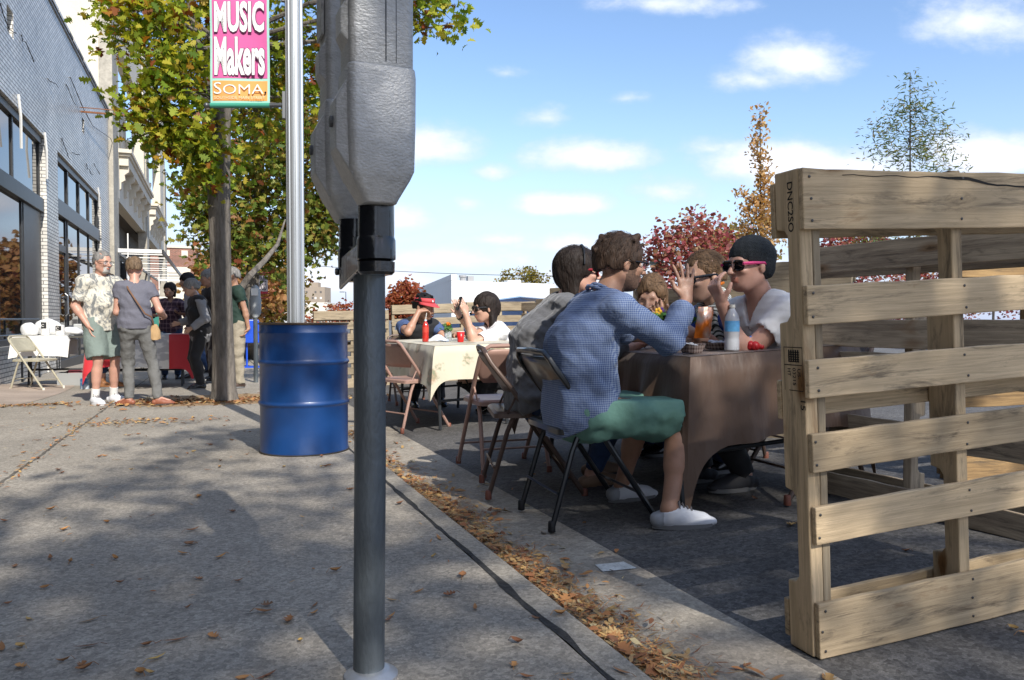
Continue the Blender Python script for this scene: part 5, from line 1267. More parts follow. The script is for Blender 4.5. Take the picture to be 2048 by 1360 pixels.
# ------------------------------------------------------------------ figures: smooth unions of tapered limbs, meshed with surface nets
A3 = lambda v: np.array([v[0], v[1], v[2]], np.float32)
class Fld:
    def __init__(s, lo, hi, h):
        s.h = h; s.lo = A3(lo); n = np.ceil((A3(hi) - s.lo) / h).astype(int) + 1; s.n = n
        s.f = np.full(tuple(n), .2, np.float32)
        s.ax = [s.lo[i] + h * np.arange(n[i], dtype=np.float32) for i in range(3)]
    def win(s, lo, hi, pad):
        a = np.clip(np.floor((lo - pad - s.lo) / s.h).astype(int), 0, s.n - 1); b = np.clip(np.ceil((hi + pad - s.lo) / s.h).astype(int) + 1, 1, s.n)
        sl = tuple(slice(a[i], b[i]) for i in range(3))
        return sl, s.ax[0][sl[0]][:, None, None], s.ax[1][sl[1]][None, :, None], s.ax[2][sl[2]][None, None, :]
    def put(s, prim, k=.01, op='add'):
        lo, hi, fn = prim; sl, X, Y, Z = s.win(lo, hi, k + .03)
        if min(x.stop - x.start for x in sl) <= 0: return s
        d = fn(X, Y, Z).astype(np.float32); f = s.f[sl]
        if op == 'add':
            h_ = np.clip(.5 + .5 * (f - d) / k, 0, 1); s.f[sl] = f * (1 - h_) + d * h_ - k * h_ * (1 - h_)
        elif op == 'sub':
            d = -d; h_ = np.clip(.5 - .5 * (f - d) / k, 0, 1); s.f[sl] = f * (1 - h_) + d * h_ + k * h_ * (1 - h_)
        elif op == 'and':
            full = fn(s.ax[0][:, None, None], s.ax[1][None, :, None], s.ax[2][None, None, :]); s.f = np.maximum(s.f, full)
        return s
    def half(s, p, n):
        """keep the side the normal points away from"""
        p = A3(p); n = A3(n); n = n / np.linalg.norm(n)
        d = (s.ax[0][:, None, None] - p[0]) * n[0] + (s.ax[1][None, :, None] - p[1]) * n[1] + (s.ax[2][None, None, :] - p[2]) * n[2]
        s.f = np.maximum(s.f, d); return s
    def noise(s, amp, fr, seed=0, dirv=None):
        r = np.random.default_rng(seed); X, Y, Z = s.ax[0][:, None, None], s.ax[1][None, :, None], s.ax[2][None, None, :]
        t = 0
        for i in range(4):
            k = r.normal(size=3); k /= np.linalg.norm(k)
            if dirv is not None: k = k * .45 + A3(dirv) * r.choice((-1, 1)); k /= np.linalg.norm(k)
            k = k * fr * (1 + .6 * i); ph = r.uniform(0, 6.3)
            w = .9 * np.sin(X * k[1] * .5 + Z * k[0] * .5 + ph * 2)
            t = t + np.sin(X * k[0] + Y * k[1] + Z * k[2] + ph + w) / (1 + .5 * i)
        s.f = s.f - (amp * t / 1.6).astype(np.float32); return s
    def mesh(s):
        f = s.f.copy(); f[0] = f[-1] = .1; f[:, 0] = f[:, -1] = .1; f[:, :, 0] = f[:, :, -1] = .1
        ins = f < 0
        c = ins[:-1, :-1, :-1].astype(np.int8)
        tot = sum(ins[i:ins.shape[0] - 1 + i, j:ins.shape[1] - 1 + j, k:ins.shape[2] - 1 + k].astype(np.int8) for i in (0, 1) for j in (0, 1) for k in (0, 1))
        act = (tot > 0) & (tot < 8); I = np.argwhere(act)
        if len(I) == 0: return np.zeros((0, 3)), np.zeros((0, 4), int)
        idx = np.full(act.shape, -1, np.int32); idx[act] = np.arange(len(I))
        acc = np.zeros((len(I), 3)); cnt = np.zeros(len(I))
        C = [(i, j, k) for i in (0, 1) for j in (0, 1) for k in (0, 1)]
        val = {c_: f[I[:, 0] + c_[0], I[:, 1] + c_[1], I[:, 2] + c_[2]] for c_ in C}
        for a in C:
            for ax in range(3):
                if a[ax]: continue
                b = list(a); b[ax] = 1; b = tuple(b); va, vb = val[a], val[b]; m = (va < 0) != (vb < 0)
                t = va[m] / (va[m] - vb[m]); p = np.array(a, float)[None].repeat(m.sum(), 0); p[:, ax] = t
                acc[m] += p; cnt[m] += 1
        V = (I + acc / cnt[:, None]) * s.h + s.lo
        Q = []
        for ax in range(3):
            o = [i for i in range(3) if i != ax]; sh = list(ins.shape)
            a = [slice(None)] * 3; b = [slice(None)] * 3; a[ax] = slice(0, -1); b[ax] = slice(1, None)
            E = ins[tuple(a)] != ins[tuple(b)]; P = np.argwhere(E)
            P = P[(P[:, o[0]] > 0) & (P[:, o[1]] > 0) & (P[:, o[0]] < sh[o[0]] - 1) & (P[:, o[1]] < sh[o[1]] - 1)]
            q = []
            for d0, d1 in ((0, 0), (1, 0), (1, 1), (0, 1)):
                R = P.copy(); R[:, o[0]] -= d0; R[:, o[1]] -= d1; q.append(idx[R[:, 0], R[:, 1], R[:, 2]])
            q = np.stack(q, 1); fl = ins[P[:, 0], P[:, 1], P[:, 2]]
            if ax == 1: fl = ~fl
            q[fl] = q[fl][:, ::-1]; Q.append(q)
        Q = np.concatenate(Q)[:, ::-1]; Q = Q[(Q >= 0).all(1)]
        return V, Q
    def build(s, name, mats, parent, smooth_it=2, paint=None):
        V, Q = s.mesh()
        if len(V) == 0: return None
        # light smoothing
        for _ in range(smooth_it):
            nb = np.zeros_like(V); ct = np.zeros(len(V))
            for a, b in ((0, 1), (1, 2), (2, 3), (3, 0)):
                for u_, v_ in ((a, b), (b, a)):
                    np.add.at(ct, Q[:, u_], 1)
                    for d in range(3): nb[:, d] += np.bincount(Q[:, u_], weights=V[Q[:, v_], d], minlength=len(V))
            V = V * .5 + .5 * nb / np.maximum(ct, 1)[:, None]
        W = V
        M = XF.get(parent.name) if parent is not None else None
        if M is not None: V = (np.c_[V, np.ones(len(V))] @ np.array(M.inverted()).T)[:, :3]
        me = bpy.data.meshes.new(name); me.vertices.add(len(V)); me.vertices.foreach_set('co', V.astype(np.float32).ravel())
        me.loops.add(Q.size); me.loops.foreach_set('vertex_index', Q.astype(np.int32).ravel()); me.polygons.add(len(Q)); me.polygons.foreach_set('loop_start', (np.arange(len(Q)) * 4).astype(np.int32))
        if not isinstance(mats, (list, tuple)): mats = [mats]
        for m in mats: me.materials.append(m)
        if paint is not None: me.polygons.foreach_set('material_index', paint(W[Q].mean(1)).astype(np.int32))
        me.polygons.foreach_set('use_smooth', np.ones(len(Q), bool)); me.update(calc_edges=True)
        o = bpy.data.objects.new(name, me); scn.collection.objects.link(o); o.parent = parent
        XF[o.name] = XF.get(parent.name, Matrix()) if parent is not None else Matrix()
        return o
def cone(a, b, ra, rb, w=None, flat=1.):
    """tapered capsule; thickness along w multiplied by flat"""
    a = A3(a); b = A3(b); ba = b - a; L2 = max(float(ba @ ba), 1e-9); r = max(ra, rb); w_ = None if w is None else A3(w) / np.linalg.norm(A3(w))
    def fn(X, Y, Z):
        px, py, pz = X - a[0], Y - a[1], Z - a[2]
        t = np.clip((px * ba[0] + py * ba[1] + pz * ba[2]) / L2, 0, 1)
        dx, dy, dz = px - t * ba[0], py - t * ba[1], pz - t * ba[2]; q = dx * dx + dy * dy + dz * dz
        if w_ is not None:
            c = dx * w_[0] + dy * w_[1] + dz * w_[2]; q = q + c * c * (1 / flat ** 2 - 1)
        return (np.sqrt(q) - (ra + (rb - ra) * t)) * (min(1, flat) if w_ is not None else 1)
    return np.minimum(a, b) - r, np.maximum(a, b) + r, fn
def ell(c, r, R=None):
    """ellipsoid; R columns are its axes"""
    c = A3(c); r = np.array(r, np.float32); R = np.eye(3, dtype=np.float32) if R is None else np.array(R, np.float32); m = float(r.max())
    def fn(X, Y, Z):
        px, py, pz = X - c[0], Y - c[1], Z - c[2]
        k0 = 0; k1 = 0
        for i in range(3):
            q = (px * R[0, i] + py * R[1, i] + pz * R[2, i]) / r[i]; k0 = k0 + q * q; k1 = k1 + (q / r[i]) ** 2
        k0 = np.sqrt(k0); return k0 * (k0 - 1) / np.sqrt(k1 + 1e-9)
    return c - m, c + m, fn

V3 = Vector
def ik(a, t, l1, l2, hint):
    """joint between a and t; returns joint and reachable end"""
    a = V3(a); t = V3(t); d = t - a; L = d.length
    if L > (l1 + l2) * .998: t = a + d * ((l1 + l2) * .998 / L); d = t - a; L = d.length
    x = (l1 * l1 - l2 * l2 + L * L) / (2 * L); h = math.sqrt(max(l1 * l1 - x * x, 0)); u = d / L; hn = V3(hint); hn = hn - u * hn.dot(u); hn.normalize()
    return a + u * x + hn * h, t
SKIN = {}
def skin(name, col):
    return mat('skin_' + name, col, .48, var=.07, vscale=35, var2=.05, v2scale=12, sub=.12)
m_eye = mat('eye_white', (.38, .34, .32), .3); m_iris = mat('iris', (.03, .02, .015), .15); m_lip = {}
def hairmat(name, col, rough=.42):
    return mat('hair_' + name, col, .62, var=.6, vscale=90, stretch=(1, 1, .15), bump=1., bscale=160, bdist=.006, spec=.3)

def person(label, pelvis, facing, lean=(8, 14), neckp=12, head=(0, 0, 0), hands=None, feet=None, s=1.0, hs=1.0, sex='m', belly=0., h=.006, skinm=None, wear=None, hair=None, face=None, extras=None, twist=0, group=None, side_lean=0., shoulder=None, elbow=None, knee=None, cat='person', fingers=None, armw=1., stoop=0):
    """pelvis: middle of the hip joints; facing: angle of the forward direction; head: (yaw, pitch down, roll) in degrees"""
    t = thing('person', label, cat, (pelvis[0], pelvis[1], pelvis[2] - .9 * s if feet is None else min(f[0][2] for f in feet)), 0, group)
    Zu = V3((0, 0, 1)); fa = rad(facing); F = V3((math.cos(fa), math.sin(fa), 0)); Lf = V3((-math.sin(fa), math.cos(fa), 0))
    P = V3(pelvis)
    def up_at(deg): return (Zu * math.cos(rad(deg)) + F * math.sin(rad(deg)) + Lf * side_lean).normalized()
    u0 = up_at(lean[0]); u1 = up_at(lean[1])
    mid = P + u0 * .24 * s; C7 = mid + u1 * .27 * s
    ft = rad(facing + twist); F2 = V3((math.cos(ft), math.sin(ft), 0)); L2 = V3((-math.sin(ft), math.cos(ft), 0))
    F2 = (F2 - u1 * F2.dot(u1)).normalized(); L2 = (L2 - u1 * L2.dot(u1)).normalized()
    sw = (shoulder or (.185 if sex == 'm' else .160)) * s
    SH = {k: C7 - u1 * .055 * s + L2 * sw * k + F2 * .01 for k in (1, -1)}
    hw = (.088 if sex == 'm' else .085) * s
    HJ = {k: P + Lf * hw * k for k in (1, -1)}
    un = up_at(lean[1] * .6 + neckp); hc = C7 + un * (.085 * s) + F2 * .012 + Zu * .0
    yaw, pit, rol = head; ha = rad(facing + yaw); hf = V3((math.cos(ha), math.sin(ha), 0)); hl = V3((-math.sin(ha), math.cos(ha), 0))
    hf = (hf * math.cos(rad(pit)) - Zu * math.sin(rad(pit))); hu = (Zu * math.cos(rad(pit)) + V3((math.cos(ha), math.sin(ha), 0)) * math.sin(rad(pit)))
    if rol: hl, hu = hl * math.cos(rad(rol)) + hu * math.sin(rad(rol)), hu * math.cos(rad(rol)) - hl * math.sin(rad(rol))
    k = hs * s; hc = hc + hu * .085 * k + hf * .015 * k
    RH = np.array([[hf.x, hl.x, hu.x], [hf.y, hl.y, hu.y], [hf.z, hl.z, hu.z]])
    H = lambda f, l, u_: hc + (hf * f + hl * l + hu * u_) * k
    UA, FA, TH, SK = .285 * s, .255 * s, .425 * s, .425 * s
    EL, WR, HN = {}, {}, {}
    for i, sd in enumerate((1, -1)):
        tgt = hands[i] if hands else None
        if tgt is None: tgt = (P + Lf * .24 * s * sd + F * .05 - Zu * .06 * s,)
        hint = (elbow[i] if elbow and elbow[i] is not None else (-Zu * 1.0 - F * .3 + Lf * .3 * sd))
        EL[sd], WR[sd] = ik(SH[sd], tgt[0], UA, FA, hint)
        HN[sd] = tgt
    KN, AN, FD = {}, {}, {}
    for i, sd in enumerate((1, -1)):
        ap, fd = feet[i]; hint = (knee[i] if knee and knee[i] is not None else F)
        KN[sd], AN[sd] = ik(HJ[sd], V3(ap) + Zu * .075, TH, SK, hint); FD[sd] = V3((math.cos(rad(fd)), math.sin(rad(fd)), 0))
    pts = [P, C7, hc + hu * .16 * k, hc - hu * .1 * k, hc + hf * .14 * k, hc - hf * .14 * k] + list(EL.values()) + list(WR.values()) + list(KN.values()) + list(AN.values()) + list(SH.values()) + list(HJ.values()) + [WR[sd] + (V3(HN[sd][1]).normalized() * .2 if len(HN[sd]) > 1 else (WR[sd] - EL[sd]).normalized() * .2) for sd in (1, -1)] + [AN[sd] + FD[sd] * .22 - Zu * .08 for sd in (1, -1)]
    lo = np.min([A3(p) for p in pts], 0) - .14; hi = np.max([A3(p) for p in pts], 0) + .14
    D = dict(F=F, L=Lf, P=P, mid=mid, C7=C7, SH=SH, HJ=HJ, EL=EL, WR=WR, KN=KN, AN=AN, H=H, hc=hc, hf=hf, hl=hl, hu=hu, RH=RH, k=k, u0=u0, u1=u1, F2=F2, L2=L2, lo=lo, hi=hi, FD=FD, t=t, s=s, near=h < .0061)
    chestw = (.155 if sex == 'm' else .135) * s; waist = (.140 if sex == 'm' else .120) * s; hipw = (.150 if sex == 'm' else .155) * s
    def torso(B, g, kk=.05, hem=None):
        lowf = A3(F2)
        B.put(cone(P + u0 * .02 * s - Lf * .045 * s, P + u0 * .02 * s + Lf * .045 * s, hipw * .82 + g, hipw * .82 + g, F, .82), kk)
        B.put(cone(P + u0 * .08 * s, mid, waist + g, waist + g, F, .74), kk)
        if belly: B.put(ell(mid - u0 * .05 * s + F * (.05 + belly * .5), (.13 * s + g, .12 * s + g, .15 * s + g), np.array([[F.x, Lf.x, 0], [F.y, Lf.y, 0], [0, 0, 1]])), kk)
        B.put(cone(mid + u1 * .03 * s, C7 - u1 * .14 * s, chestw * .95 + g, chestw + g, F2, .72), kk)
        B.put(cone(SH[1] - L2 * .03 * s, SH[-1] + L2 * .03 * s, .062 * s + g, .062 * s + g), kk)
        B.put(cone(C7 - u1 * .03 * s - L2 * .07 * s, C7 - u1 * .03 * s + L2 * .07 * s, .052 * s + g, .052 * s + g), .03)
        if sex == 'f':
            for sd in (1, -1): B.put(ell(C7 - u1 * .20 * s + F2 * .085 * s + L2 * .065 * s * sd, (.062 * s + g,) * 3), .03)
    def upperarm(B, sd, g, frac=1.): B.put(cone(SH[sd] - L2 * .0 * sd, SH[sd].lerp(EL[sd], frac), .050 * s * armw + g, (.050 + (.038 - .050) * frac) * s * armw + g), .03)
    def forearm(B, sd, g, frac=1.): B.put(cone(EL[sd], EL[sd].lerp(WR[sd], frac), .040 * s * armw + g, (.040 + (.026 - .040) * frac) * s * armw + g), .02)
    def thigh(B, sd, g, frac=1.): B.put(cone(HJ[sd] - Zu * .01, HJ[sd].lerp(KN[sd], frac), .083 * s + g, (.083 + (.056 - .083) * frac) * s + g), .04)
    def shank(B, sd, g, frac=1.):
        B.put(cone(KN[sd], AN[sd], .052 * s + g, .034 * s + g), .02)
        c = KN[sd].lerp(AN[sd], .3) - (F if not knee else F) * .012 * s; B.put(cone(c, c.lerp(AN[sd], .35), .052 * s + g, .043 * s + g), .03)
    if bpy.app.background and globals().get('DBG'):
        q = hc; Zz = q.x * sf + q.y * cf; print('HEAD', label[:40], round(1024 + FPX * (q.x * cf - q.y * sf) / Zz), round(640 - FPX * (q.z - CZ) / Zz), 'Z', round(Zz, 2), 'r', round(.12 * k * FPX / Zz))
    # ---- body
    B = Fld(lo, hi, h); torso(B, -.012)
    for sd in (1, -1):
        upperarm(B, sd, 0); forearm(B, sd, 0); B.put(ell(EL[sd].lerp(WR[sd], .25), (.040 * s * armw,) * 3), .03)
        thigh(B, sd, -.008); shank(B, sd, 0)
        foot = AN[sd] - Zu * .04 * s; B.put(cone(AN[sd], foot + FD[sd] * .12 * s, .033 * s, .026 * s), .02)
        # hand
        w = WR[sd]; tg = HN[sd]; hd = V3(tg[1]).normalized() if len(tg) > 1 else (w - EL[sd]).normalized()
        pn = V3(tg[2]) if len(tg) > 2 else (-Lf * sd); pn = (pn - hd * pn.dot(hd)).normalized(); sv_ = pn.cross(hd) * sd
        curl = tg[3] if len(tg) > 3 else .35; spread = tg[4] if len(tg) > 4 else .12
        q = s * (1.0 if sex == 'm' else .92)
        B.put(cone(w, w + hd * .03 * q, .025 * q, .027 * q, pn, .75), .015)
        for j in (-1.5, -.5, .5, 1.5): B.put(cone(w + hd * .02 * q + sv_ * j * .010 * q, w + hd * .085 * q + sv_ * j * .0195 * q, .0135 * q, .0115 * q, pn, .9), .008)
        for j, (ln, off) in enumerate(((.074, 1.5), (.084, .5), (.078, -.5), (.060, -1.5))):
            b0 = w + hd * .088 * q + sv_ * off * .0195 * q; dr_ = (hd + sv_ * spread * off).normalized(); r = .0088 * q
            cj = curl[j] if isinstance(curl, (list, tuple)) else curl
            for m_, fr in enumerate((.45, .32, .23)):
                an = cj * (1.1 if m_ else .8); dr_ = (dr_ * math.cos(an) + pn * math.sin(an)).normalized()
                b1 = b0 + dr_ * ln * fr * q; B.put(cone(b0, b1, r, r * .93), .004); b0 = b1; r *= .93
                axis = dr_.cross(pn); 
                if axis.length > 1e-4: pn_l = None
        th0 = w + hd * .022 * q + sv_ * .022 * q; tc_ = tg[5] if len(tg) > 5 else .5
        d1 = (hd * .75 + sv_ * .75 + pn * .35 * tc_ * 2).normalized(); th1 = th0 + d1 * .042 * q; d2 = (hd * .95 + sv_ * .25 + pn * .5 * tc_ * 2).normalized(); th2 = th1 + d2 * .032 * q
        B.put(cone(th0, th1, .0145 * q, .0115 * q), .010); B.put(cone(th1, th2, .0108 * q, .0092 * q), .004)
        HN[sd] = dict(w=w, d=hd, pn=pn, sv=sv_, tip=w + hd * .11 * q + pn * .03)
    # neck and head
    nr = (.056 if sex == 'm' else .047) * s
    B.put(cone(C7 - u1 * .02 * s, H(-.012, 0, -.05), nr * 1.08, nr), .03)
    B.put(ell(H(-.012, 0, .030), (.098 * k, .076 * k, .088 * k), RH), .02)
    B.put(ell(H(.028, 0, -.030), (.068 * k, .062 * k, .078 * k), RH), .03)
    fw = face or {}
    B.put(ell(H(.055, 0, -.085), (.030 * k, (.032 if sex == 'm' else .026) * k, .022 * k), RH), .03)      # chin
    for sd in (1, -1): B.put(cone(H(-.005, .052 * sd, -.055), H(.05, .026 * sd, -.088), .018 * k, .016 * k), .03)   # jaw
    B.put(cone(H(.078, .030, .024), H(.078, -.030, .024), .012 * k, .012 * k), .012)                       # brow
    for sd in (1, -1):
        B.put(ell(H(.100, .033 * sd, .002), (.014 * k, .017 * k, .011 * k), RH), .012, 'sub')
        B.put(ell(H(.070, .038 * sd, -.022), (.022 * k, .020 * k, .016 * k), RH), .012)                    # cheek
        B.put(ell(H(-.004, .077 * sd, -.008), (.017 * k, .009 * k, .030 * k), RH), .006)                   # ear
    B.put(cone(H(.092, 0, .010), H(.116, 0, -.026), .0075 * k, .0115 * k), .008)                           # nose
    for sd in (1, -1): B.put(ell(H(.104, .011 * sd, -.030), (.009 * k, .007 * k, .007 * k), RH), .004)
    B.put(ell(H(.094, 0, -.052), (.010 * k, .021 * k, .0065 * k), RH), .006); B.put(ell(H(.092, 0, -.064), (.010 * k, .018 * k, .007 * k), RH), .006)
    B.put(cone(H(.109, .017, -.058), H(.109, -.017, -.058), .0028 * k, .0028 * k), .004, 'sub')
    mats = [skinm, mat('lip_' + skinm.name, tuple(c * m for c, m in zip(skinm.node_tree.nodes['Principled BSDF'].inputs['Base Color'].default_value[:3], (.88, .66, .64))), .4)]
    extra_m = fw.get('paint'); 
    if extra_m: mats.append(extra_m)
    hca = A3(hc)
    def paint(C):
        loc = (C - hca) @ RH / k; f, l, u_ = loc[:, 0], loc[:, 1], loc[:, 2]; mi = np.zeros(len(C))
        mi[(f > .085) & (np.abs(l) < .023) & (u_ < -.047) & (u_ > -.072)] = 1
        if extra_m: mi[fw['where'](f, l, u_)] = 2
        return mi
    body = B.build('body', mats, t, paint=paint)
    if fw.get('eyes', True):
        for sd in (1, -1):
            e = MB(); c = H(.0795, .031 * sd, .001); r = .0115 * k; e.ball(c, r, 12, 8); e.mi = 1
            q = MB(); e.mi = 1; e.ball(c + hf * r * .55, r * .56, 10, 6); e.build('eye', [m_eye, m_iris], t, smooth='all', world=True)
        bmx = fw.get('brow')
        if bmx:
            for sd in (1, -1):
                q = MB(); q.tube([H(.095, .014 * sd, .020), H(.094, .03 * sd, .027), H(.082, .046 * sd, .020)], [.0035 * k, .004 * k, .002 * k], 6); q.build('eyebrow', bmx, t, smooth=True, world=True)
    D.update(torso=torso, upperarm=upperarm, forearm=forearm, thigh=thigh, shank=shank, HN=HN, nr=nr)
    for fn in (wear or []): fn(D)
    if hair: hair(D)
    for fn in (extras or []): fn(D)
    return t, D

# ---- clothing
def top_(m, g=.014, sleeve=.55, fsleeve=0., hem=-.03, neck=.02, vneck=0., fold=.004, fr=34, h=.008, collar=False, seed=1, name='shirt', open_=None, loose=0., sleeveless=False, cuff=None, tilt=0.):
    def fn(D):
        s = D['s']; B = Fld(D['lo'], D['hi'], h); D['torso'](B, g)
        if loose: B.put(cone(D['P'] - D['u0'] * .04, D['mid'], .155 * s + loose, .150 * s + g + loose * .5, D['F'], .8), .05)
        for sd in (1, -1):
            if not sleeveless: D['upperarm'](B, sd, g + .004, sleeve)
            if fsleeve: B.put(cone(D['EL'][sd], D['EL'][sd].lerp(D['WR'][sd], fsleeve), .046 * s + g, .040 * s + g * .9), .03)
            if cuff: a = D['EL'][sd].lerp(D['WR'][sd], fsleeve - .10); b = D['EL'][sd].lerp(D['WR'][sd], fsleeve + .04); B.put(cone(a, b, .043 * s + g, .046 * s + g), .008)
        B.noise(fold, fr, seed, D['u0']); B.noise(fold * .6, fr * 2.1, seed + 5)
        B.half(D['P'] + D['u0'] * hem, -V3(D['u0']) + V3(D['F']) * tilt)
        for sd in (1, -1):
            if not fsleeve and not sleeveless: 
                e = D['SH'][sd].lerp(D['EL'][sd], sleeve); ax = (D['EL'][sd] - D['SH'][sd]).normalized()
                B.put(cone(e + ax * .004, e + ax * .10, .075, .075), .001, 'sub')
            if fsleeve and not cuff:
                e = D['EL'][sd].lerp(D['WR'][sd], fsleeve); ax = (D['WR'][sd] - D['EL'][sd]).normalized(); B.put(cone(e + ax * .075, e + ax * .12, .075, .07), .001, 'sub')
        nb = D['C7'] + D['u1'] * .0
        B.put(cone(nb + D['u1'] * (.035 - neck), nb + D['u1'] * .2 + D['F2'] * .03, D['nr'] + .014, D['nr'] + .03), .006, 'sub')
        if vneck: B.put(cone(nb + D['F2'] * .05 + D['u1'] * .03, nb + D['F2'] * .11 - D['u1'] * vneck, D['nr'] * .9, .012), .006, 'sub')
        o = B.build(name, m, D['t'])
        if collar:
            C = Fld(A3(D['C7']) - .16, A3(D['C7']) + .16, .005); r = D['nr'] + .014; uu = D['u1']; c = D['C7'] + uu * .022
            n = 16; ps = []
            for i in range(n):
                a = rad(25 + 310 * i / (n - 1)); ps.append(c + D['F2'] * r * math.cos(a) * 1.05 + D['L2'] * r * math.sin(a) + uu * (-.012 * math.cos(a)) )
            for i in range(n - 1): C.put(cone(ps[i], ps[i + 1], .0085, .0085), .003); C.put(cone(ps[i] + uu * -.02 + (ps[i] - c) * .22, ps[i + 1] + uu * -.02 + (ps[i + 1] - c) * .22, .008, .008), .008)
            C.build('collar', m, o, smooth_it=1)
        return o
    return fn
def pants(m, g=.014, frac=1.0, shin=1.0, fold=.004, fr=30, h=.008, seed=2, name='trousers', waist=.03, flare=0.):
    def fn(D):
        s = D['s']; B = Fld(D['lo'], D['hi'], h); P, F, L = D['P'], D['F'], D['L']
        B.put(cone(P + D['u0'] * .02 - L * .045 * s, P + D['u0'] * .02 + L * .045 * s, .125 * s + g, .125 * s + g, F, .85), .05)
        B.put(cone(P, P + D['u0'] * waist, .120 * s + g, .115 * s + g, F, .8), .05)
        for sd in (1, -1):
            B.put(cone(D['HJ'][sd], D['HJ'][sd].lerp(D['KN'][sd], frac + (0 if shin else .18)), .088 * s + g, (.088 - .030 * frac) * s + g + flare), .04)
            if not shin and abs(D['HJ'][sd].z - D['KN'][sd].z) < .2:
                a_ = D['HJ'][sd] - V3((0, 0, .035)) + D['F'] * .10; e_ = D['HJ'][sd].lerp(D['KN'][sd], frac * .88) - V3((0, 0, .050)); B.put(cone(a_, e_, .060, .050 + g * .6, D['L'], .8), .04)
            if shin: B.put(cone(D['KN'][sd], D['KN'][sd].lerp(D['AN'][sd], shin), .059 * s + g, .044 * s + g * .9), .02)
            if shin: c_ = D['KN'][sd].lerp(D['AN'][sd], .3) - D['F'] * .010 * s; B.put(cone(c_, c_.lerp(D['AN'][sd], .35), .054 * s + g, .046 * s + g), .03)
        B.noise(fold, fr, seed); B.noise(fold * .6, fr * 2, seed + 3)
        B.half(P + D['u0'] * (waist + .02), D['u0'])
        for sd in (1, -1):
            if not shin:
                e = D['HJ'][sd].lerp(D['KN'][sd], frac); ax = (D['KN'][sd] - D['HJ'][sd]).normalized(); B.put(cone(e + ax * .26, e + ax * .30, .26, .26), .001, 'sub')
            else:
                e = D['KN'][sd].lerp(D['AN'][sd], shin); ax = (D['AN'][sd] - D['KN'][sd]).normalized(); B.put(cone(e + ax * .075, e + ax * .12, .075, .07), .001, 'sub')
        return B.build(name, m, D['t'])
    return fn
def shoes(m, sole, ln=.27, h=.005, high=0., name='shoe', heel=None, lace=None):
    def fn(D):
        s = D['s']; q = ln / .27 * s
        for sd in (1, -1):
            a = D['AN'][sd]; d = D['FD'][sd]; z0 = a - V3((0, 0, 1)) * .075 * 1.0; w = V3((-d.y, d.x, 0))
            B = Fld(A3(z0) - .25, A3(z0) + .32, h)
            B.put(cone(z0 - d * .045 * q + V3((0, 0, .038)), z0 + d * .03 * q + V3((0, 0, .040)), .036 * q, .040 * q, w, .92), .02)
            B.put(cone(z0 + d * .02 * q + V3((0, 0, .046)), z0 + d * .14 * q + V3((0, 0, .028)), .042 * q, .034 * q), .03); B.put(cone(z0 + d * .02 * q + V3((0, 0, .062)), z0 + d * .07 * q + V3((0, 0, .052)), .030 * q, .026 * q), .02)
            B.put(cone(z0 + d * .08 * q + V3((0, 0, .026)), z0 + d * .175 * q + V3((0, 0, .022)), .045 * q, .030 * q, V3((0, 0, 1)), .62), .02)
            B.put(cone(z0 + V3((0, 0, .05)), z0 + V3((0, 0, .082 + high)), .042 * q, .043 * q), .015)
            B.put(cone(a + V3((0, 0, .012 + high)), a + V3((0, 0, .12 + high)) , .038, .05), .004, 'sub') if not high else None
            if not high: B.half(z0 + V3((0, 0, .079)), V3((0, 0, 1)) - d * .30)
            if high: B.half(a + V3((0, 0, high)), V3((0, 0, 1)))
            B.half(z0 + V3((0, 0, .008)), V3((0, 0, -1)))
            mats = [m] + ([heel] if heel else [])
            za = A3(z0); da = A3(d)
            o = B.build(name, mats, D['t'], smooth_it=1, paint=(lambda C: (((C - za) @ da) < -.032 * q).astype(int)) if heel else None)
            mb = MB(); R1 = []
            for i in range(20):
                an = 2 * PI * i / 20; x = math.cos(an); y = math.sin(an); L_ = .134 * q; wid = (.0495 + .009 * x) * q
                R1.append(z0 + d * (.062 * q + x * L_) + w * y * wid * (1 - .12 * (x < -.5)))
            mb.loft([[p + V3((0, 0, .0)) for p in R1], [p + V3((0, 0, .006)) for p in R1], [p + V3((0, 0, .020)) for p in R1]]); mb.build('sole', sole, o, smooth=True, world=True, root=D['t'])
            if lace:
                mb = MB()
                for i in range(4):
                    c = z0 + d * (.040 + .017 * i) * q + V3((0, 0, .106 - .0062 * i)); mb.tube([c - w * .022 - V3((0, 0, .012)), c + V3((0, 0, .0)), c + w * .022 - V3((0, 0, .012))], .0034, 5)
                c = z0 + d * .034 * q + V3((0, 0, .108)); mb.tube([c, c + w * .03 * 1 + V3((0, 0, .008)), c + w * .038 - V3((0, 0, .02)), c + w * .015], .003, 5); mb.tube([c, c - w * .03 + V3((0, 0, .008)), c - w * .038 - V3((0, 0, .02)), c - w * .015], .003, 5)
                mb.build('lace', lace, o, world=True, root=D['t'])
    return fn
